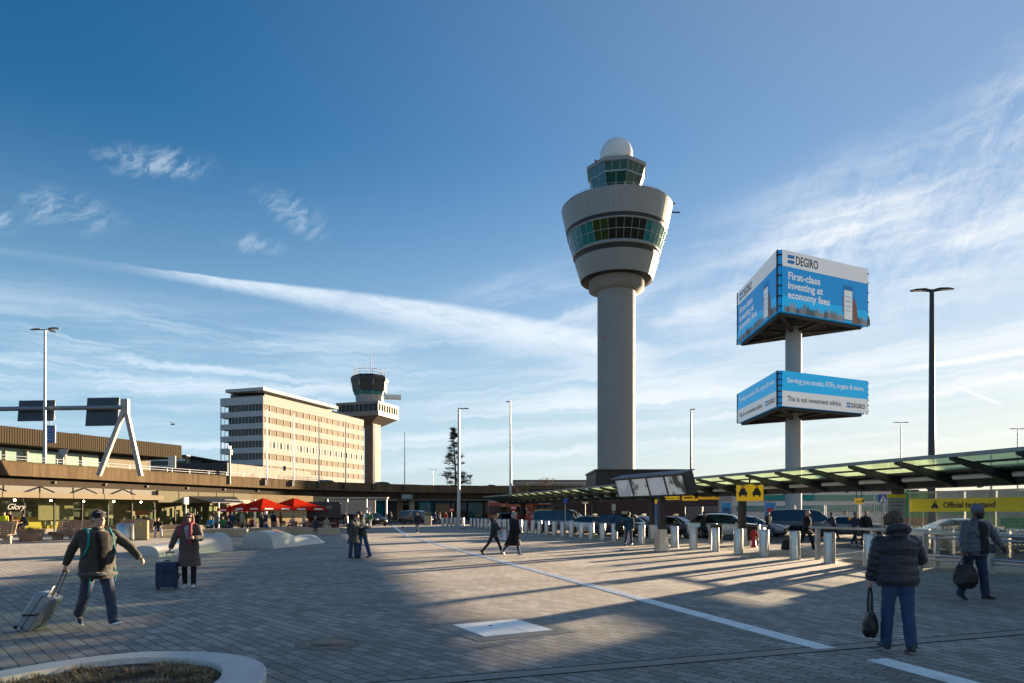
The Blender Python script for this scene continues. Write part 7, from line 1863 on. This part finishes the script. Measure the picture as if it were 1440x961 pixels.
walker(722, 782, 1.74, (.75, .55), 'grey haired woman in a wide black knee length coat, seen from behind', pose=dict(lt=-20, lk=22, rt=16, rk=4, la=10, lb=10, ra=4), top=dict(col=(.010, .010, .013), coat=.42, flare=.35, name='cape_coat', off=.05, arm=.085), legs=((.05, .09, .16), 'slim'), shoes=((.6, .58, .55), None), hair=('grey_bob', (.36, .33, .29)), vox=.018)
t, J, H_ = walker(884, 768, 1.72, (.3, .95), 'person in a blue jacket carrying a black shoulder bag between the bollards', pose=WALK2, top=dict(col=(.02, .06, .10)), legs=((.025, .035, .08), 'slim'), hair=('short', (.06, .04, .03)), vox=.022)
soft_bag('shoulder_bag', 'large black shoulder bag of the person in the blue jacket', J['ls'] + V((-.30, .0, -.05)), .2, .50, .25, .42, (.012, .012, .013), .2)
walker(988, 758, 1.76, (.95, -.2), 'man in a green jacket and black cap walking in front of the white estate car', pose=dict(lean=8, lt=-6, lk=4, rt=34, rk=6, ra=8, la=10, le=30), top=dict(col=(.03, .034, .028)), legs=((.02, .035, .07), 'jeans'), hat=('cap', (.012, .012, .012)), vox=.022)
t, J, H_ = walker(1134, 775, 1.80, (.6, -.8), 'bald man in a black suit walking with a small black trolley case', pose=WALK, top=dict(col=(.010, .010, .012), hem=-.16, coat=.74, name='suit_jacket', open=((.7, .7, .68), .20, .54, .03, .30)), legs=((.012, .012, .015), 'suit'), shoes=((.01, .01, .01), None), hair=('none', (.2, .1, .1)), vox=.018, girth=1.08)
l = gxy(1104, 774); cs, T = suitcase('trolley_case', 'small black trolley case rolling behind the bald man in the black suit', V((l[0], l[1], 0)), -.9, -.5, .36, .22, .44, (.015, .014, .018), soft=True)
ci = (Matrix.Translation(cs.location) @ Matrix.Rotation(-.9, 4, 'Z')).inverted(); g2 = ci @ J['rgrip']; MB().path([T @ V((0, 0, .48)), g2], .014, 8).build('pull_handle', m_dark, cs)
walker(1080, 757, 1.74, (.3, -.95), 'person in an open dark jacket over a pale jumper left of the black van', pose=dict(WALK, ra=30, re=100), top=dict(col=(.02, .018, .018), open=((.55, .52, .42), -.05, .54, .35, .40)), legs=((.10, .14, .22), 'jeans'), hair=('short', (.03, .02, .02)), vox=.024)
walker(1173, 759, 1.70, (-.6, .75), 'man in a grey purple jacket bending toward the car door', pose=dict(lean=16, lt=10, rt=-12, rk=6, la=42, le=20, ra=40, re=20), top=dict(col=(.07, .055, .065)), legs=((.03, .025, .05), 'jeans'), hair=('short', (.03, .02, .02)), vox=.022)
walker(1202, 768, 1.70, (.25, -.95), 'young man in a navy tracksuit walking beside the bald man', pose=dict(WALK2, ra=20, re=40), top=dict(col=(.02, .035, .07)), legs=((.015, .022, .045), 'slim'), shoes=((.1, .08, .12), (.6, .6, .6)), hair=('short', (.02, .015, .012)), skin='tan', vox=.022)
walker(1217, 768, 1.78, (.1, -1), 'bald man in a black jacket walking beside the young man in navy', pose=dict(lb=14, rb=14, lt=6, rt=-6), top=dict(col=(.013, .013, .016)), legs=((.05, .045, .04), 'jeans'), hair=('none', (.2, .1, .1)), vox=.022, girth=1.12)
walker(1188, 752, 1.78, (.9, -.4), 'person in a blue grey jacket standing behind the rail of taxis', top=dict(col=(.07, .09, .12)), hair=('short', (.02, .015, .012)), vox=.026)
walker(1243, 752, 1.66, (.2, -1), 'person in dark clothes half hidden by the grey notice board', top=dict(col=(.015, .018, .03)), hair=('short', (.02, .015, .012)), vox=.026)
# --- people along the shop terrace
SIT = dict(sit=1, lean=6, lt=84, lk=84, rt=80, rk=76, la=25, le=55, li=18, ra=25, re=55, ri=18, lab=10, rab=10)
def sitter(px, py, zseat, fwd, label, H=1.74, **k):
    l = gxy(px, py); ps = dict(SIT); ps.update(k.pop('pose', {})); return person(label, l, fwd, H, pose=ps, z=zseat + .09, **k)
sitter(98, 758, .48, (.15, -1), 'man in jeans and a grey jacket sitting bent over his phone on the timber bench', pose=dict(lean=30, hp=30, lab=14, rab=16), top=dict(col=(.07, .07, .085)), legs=((.04, .07, .15), 'jeans'), hair=('short', (.06, .03, .02)), vox=.020)
sitter(222, 756.5, .50, (.5, -.85), 'person in black with pale trousers sitting on the seat wall', pose=dict(lean=14, hp=20), top=dict(col=(.02, .02, .022)), legs=((.38, .39, .44), 'jeans'), hair=('short', (.05, .02, .015)), vox=.022)
sitter(297, 752, .50, (-.1, -1), 'person in a bright blue jacket sitting on the seat wall', top=dict(col=(.03, .26, .42)), legs=((.02, .022, .03), 'jeans'), hair=('short', (.02, .015, .012)), vox=.022)
sitter(313, 751.5, .50, (.5, -.85), 'person in a green and yellow top sitting beside the one in bright blue', top=dict(col=(.05, .20, .06)), legs=((.02, .022, .03), 'jeans'), hair=('short', (.02, .015, .012)), skin='tan', vox=.022)
sitter(325, 752, .50, (-.3, -.95), 'person in black crouching low on the seat wall beside a pale bag', H=1.5, pose=dict(lean=30, hp=20), top=dict(col=(.02, .02, .03)), vox=.024)
walker(367, 751, 1.72, (.8, -.3), 'person in black standing beside the man in navy before the terrace', top=dict(col=(.015, .014, .016)), legs=((.015, .015, .02), 'jeans'), vox=.024)
walker(371, 750, 1.80, (-.3, .9), 'man in a navy jacket and blue jeans standing with his back to the plaza', pose=dict(la=20, le=60), top=dict(col=(.02, .035, .08)), legs=((.09, .15, .26), 'jeans'), hair=('short', (.03, .02, .015)), vox=.024)
walker(384, 749, 1.78, (.3, .95), 'man in a black jacket and pale jeans standing before the terrace', top=dict(col=(.012, .014, .02)), legs=((.16, .22, .32), 'jeans'), hair=('short', (.02, .015, .012)), vox=.024)
sitter(378, 752, .30, (-.6, -.7), 'person in blue squatting on the ground between two standing men', H=1.5, pose=dict(lean=34), top=dict(col=(.03, .05, .11)), legs=((.05, .08, .16), 'jeans'), vox=.024)
sitter(446, 750, .48, (-.7, -.5), 'person in a pale blue cap and dark coat seated on a stone block', pose=dict(lean=12), top=dict(col=(.02, .03, .05), coat=.5), hat=('cap', (.20, .32, .45)), vox=.024)
sitter(457, 750, .48, (.75, -.5), 'person in cream trousers seated at the end of the stone blocks', pose=dict(lean=18, hp=10), top=dict(col=(.30, .26, .20)), legs=((.52, .46, .36), 'jeans'), hair=('short', (.02, .015, .012)), vox=.024)
walker(6, 752, 1.72, (.5, -.8), 'person in a yellow hi vis vest behind the left timber bench', top=dict(col=(.55, .60, .03)), hair=('short', (.12, .06, .04)), vox=.026)
walker(14.5, 751, 1.80, (-.4, -.9), 'person in dark red standing beside the one in the hi vis vest', top=dict(col=(.10, .02, .02)), hair=('short', (.03, .02, .02)), vox=.026)
sitter(37, 752, .75, (-.4, -.8), 'person in a black hooded top sitting high near the shop window', pose=dict(lean=20, hp=20), top=dict(col=(.018, .018, .02)), hair=('short', (.10, .09, .08)), vox=.026)
rr = random.Random(31)
names = ['white shirt', 'black coat', 'grey jumper', 'dark blue jacket', 'beige coat', 'red top', 'brown jacket', 'pale pink coat']; cols_ = [(.62, .6, .56), (.012, .012, .014), (.18, .18, .18), (.02, .03, .07), (.4, .33, .24), (.35, .03, .03), (.12, .07, .04), (.5, .33, .32)]
spots = [(270, 55, 'by the dark shop doors'), (277, 55.5, 'walking past the dark shop doors'), (304, 58, 'under the black fabric awning'), (325, 57, 'at the cafe counter'), (340, 58.5, 'near the white awning posts'), (355, 60, 'under the first red parasol'), (395, 63, 'between the two red parasols'), (412, 62, 'under the second red parasol'), (427, 63.5, 'at the kiosk end of the terrace')]
for i, (px, Y, wh) in enumerate(spots):
    X = (px - 720) / 960 * Y; k = i % 8; a = rr.uniform(0, 6.28)
    person(f'{"seated" if i > 3 and i % 2 else "standing"} cafe guest in a {names[k]} {wh}', (X, Y), (cos(a), sin(a)), 1.7 + rr.uniform(-.06, .08), dict(SIT) if i > 3 and i % 2 else (WALK if i == 1 else {}), top=dict(col=cols_[k]), legs=((.03, .035, .05), 'jeans'), vox=.03, z=.55 if i > 3 and i % 2 else None, hair=('short', (.04 + .1 * (i % 3), .03 + .06 * (i % 3), .02)), group='people at the cafe terrace')
for i, (px, Y, wh) in enumerate(((549, 84, 'in dark clothes crossing by the black taxi'), (521, 80, 'in white trousers at the edge of the shade'), (486, 82, 'in black near the kiosk'), (627, 92, 'in red among the far columns'), (612, 96, 'in blue among the far columns'), (618, 90, 'in grey among the far columns'))):
    X = (px - 720) / 960 * Y; person(f'far person {wh}', (X, Y), (rr.uniform(-1, 1), -.6), 1.74, WALK if i % 2 else WALK2, top=dict(col=[(.02, .02, .03), (.05, .05, .06), (.012, .012, .015), (.4, .03, .04), (.03, .06, .16), (.15, .15, .16)][i]), legs=((.6, .58, .55) if i == 1 else (.03, .04, .07), 'jeans'), vox=.034, group='people under the elevated road')
# pigeons
def pigeon():
    t = thing('pigeon', 'x', 'pigeon', (0, 0, 0), 0, 'pigeons on the plaza'); mb = MB()
    mb.ball((0, 0, .11), (.13, .065, .06), 12, 8, Matrix.Rotation(-.35, 4, 'Y')); mb.ball((.12, 0, .20), (.035, .028, .03), 10, 8); mb.path([(.08, 0, .13), (.11, 0, .18)], [.045, .03], 8); mb.path([(-.10, 0, .09), (-.22, 0, .06)], [.04, .02], 6)
    for s in (-1, 1): mb.path([(.0, s * .025, .08), (.01, s * .025, 0)], .007, 5)
    mb.path([(.15, 0, .20), (.175, 0, .195)], [.01, .003], 6); remesh(mb, 'body', mat('pigeon_grey', (.045, .05, .06), .7, var=.4, scale=12), t, .012, 1); return t
p0 = pigeon()
for i, (px, py, lab) in enumerate(((566, 743, 'pigeon beside the far end of the white guide line'), (460, 750, 'pigeon by the feet of the person in cream trousers'), (477, 745, 'pigeon standing on the plaza before the kiosk'), (481, 744.6, 'pigeon pecking just right of another before the kiosk'), (655, 744, 'pigeon near the foot of the tall pale lamp'), (650, 745, 'pigeon left of the long bollard row'))):
    l = gxy(px, py); t = p0 if i == 0 else dup(p0, (0, 0, 0)); t.location = (l[0], l[1], 0); t.rotation_euler[2] = i * 1.9; t['label'] = lab
# gull in the sky
t = thing('bird', 'small dark bird flying in the sky left of the office slab', 'bird', at(243, 597, 90)); mb = MB(); mb.ball((0, 0, 0), (.32, .1, .09), 10, 8)
for s in (-1, 1): mb.path([(0, 0, .03), (.05, s * .4, .22), (-.1, s * .75, .10)], [.07, .05, .015], 6)
remesh(mb, 'body', mat('gull_dark', (.05, .05, .055), .7), t, .03, 1)
# crumpled paper on the paving
t = thing('litter_paper', 'white scrap of paper lying on the paving near the bollards', 'litter', (*gxy(876, 774), 0)); mb = MB().ball((0, 0, .03), (.16, .07, .035), 8, 6); mb.ball((.15, .03, .02), (.08, .06, .03), 8, 6); remesh(mb, 'scrap', m_wht, t, .02, 1, .02, 12)
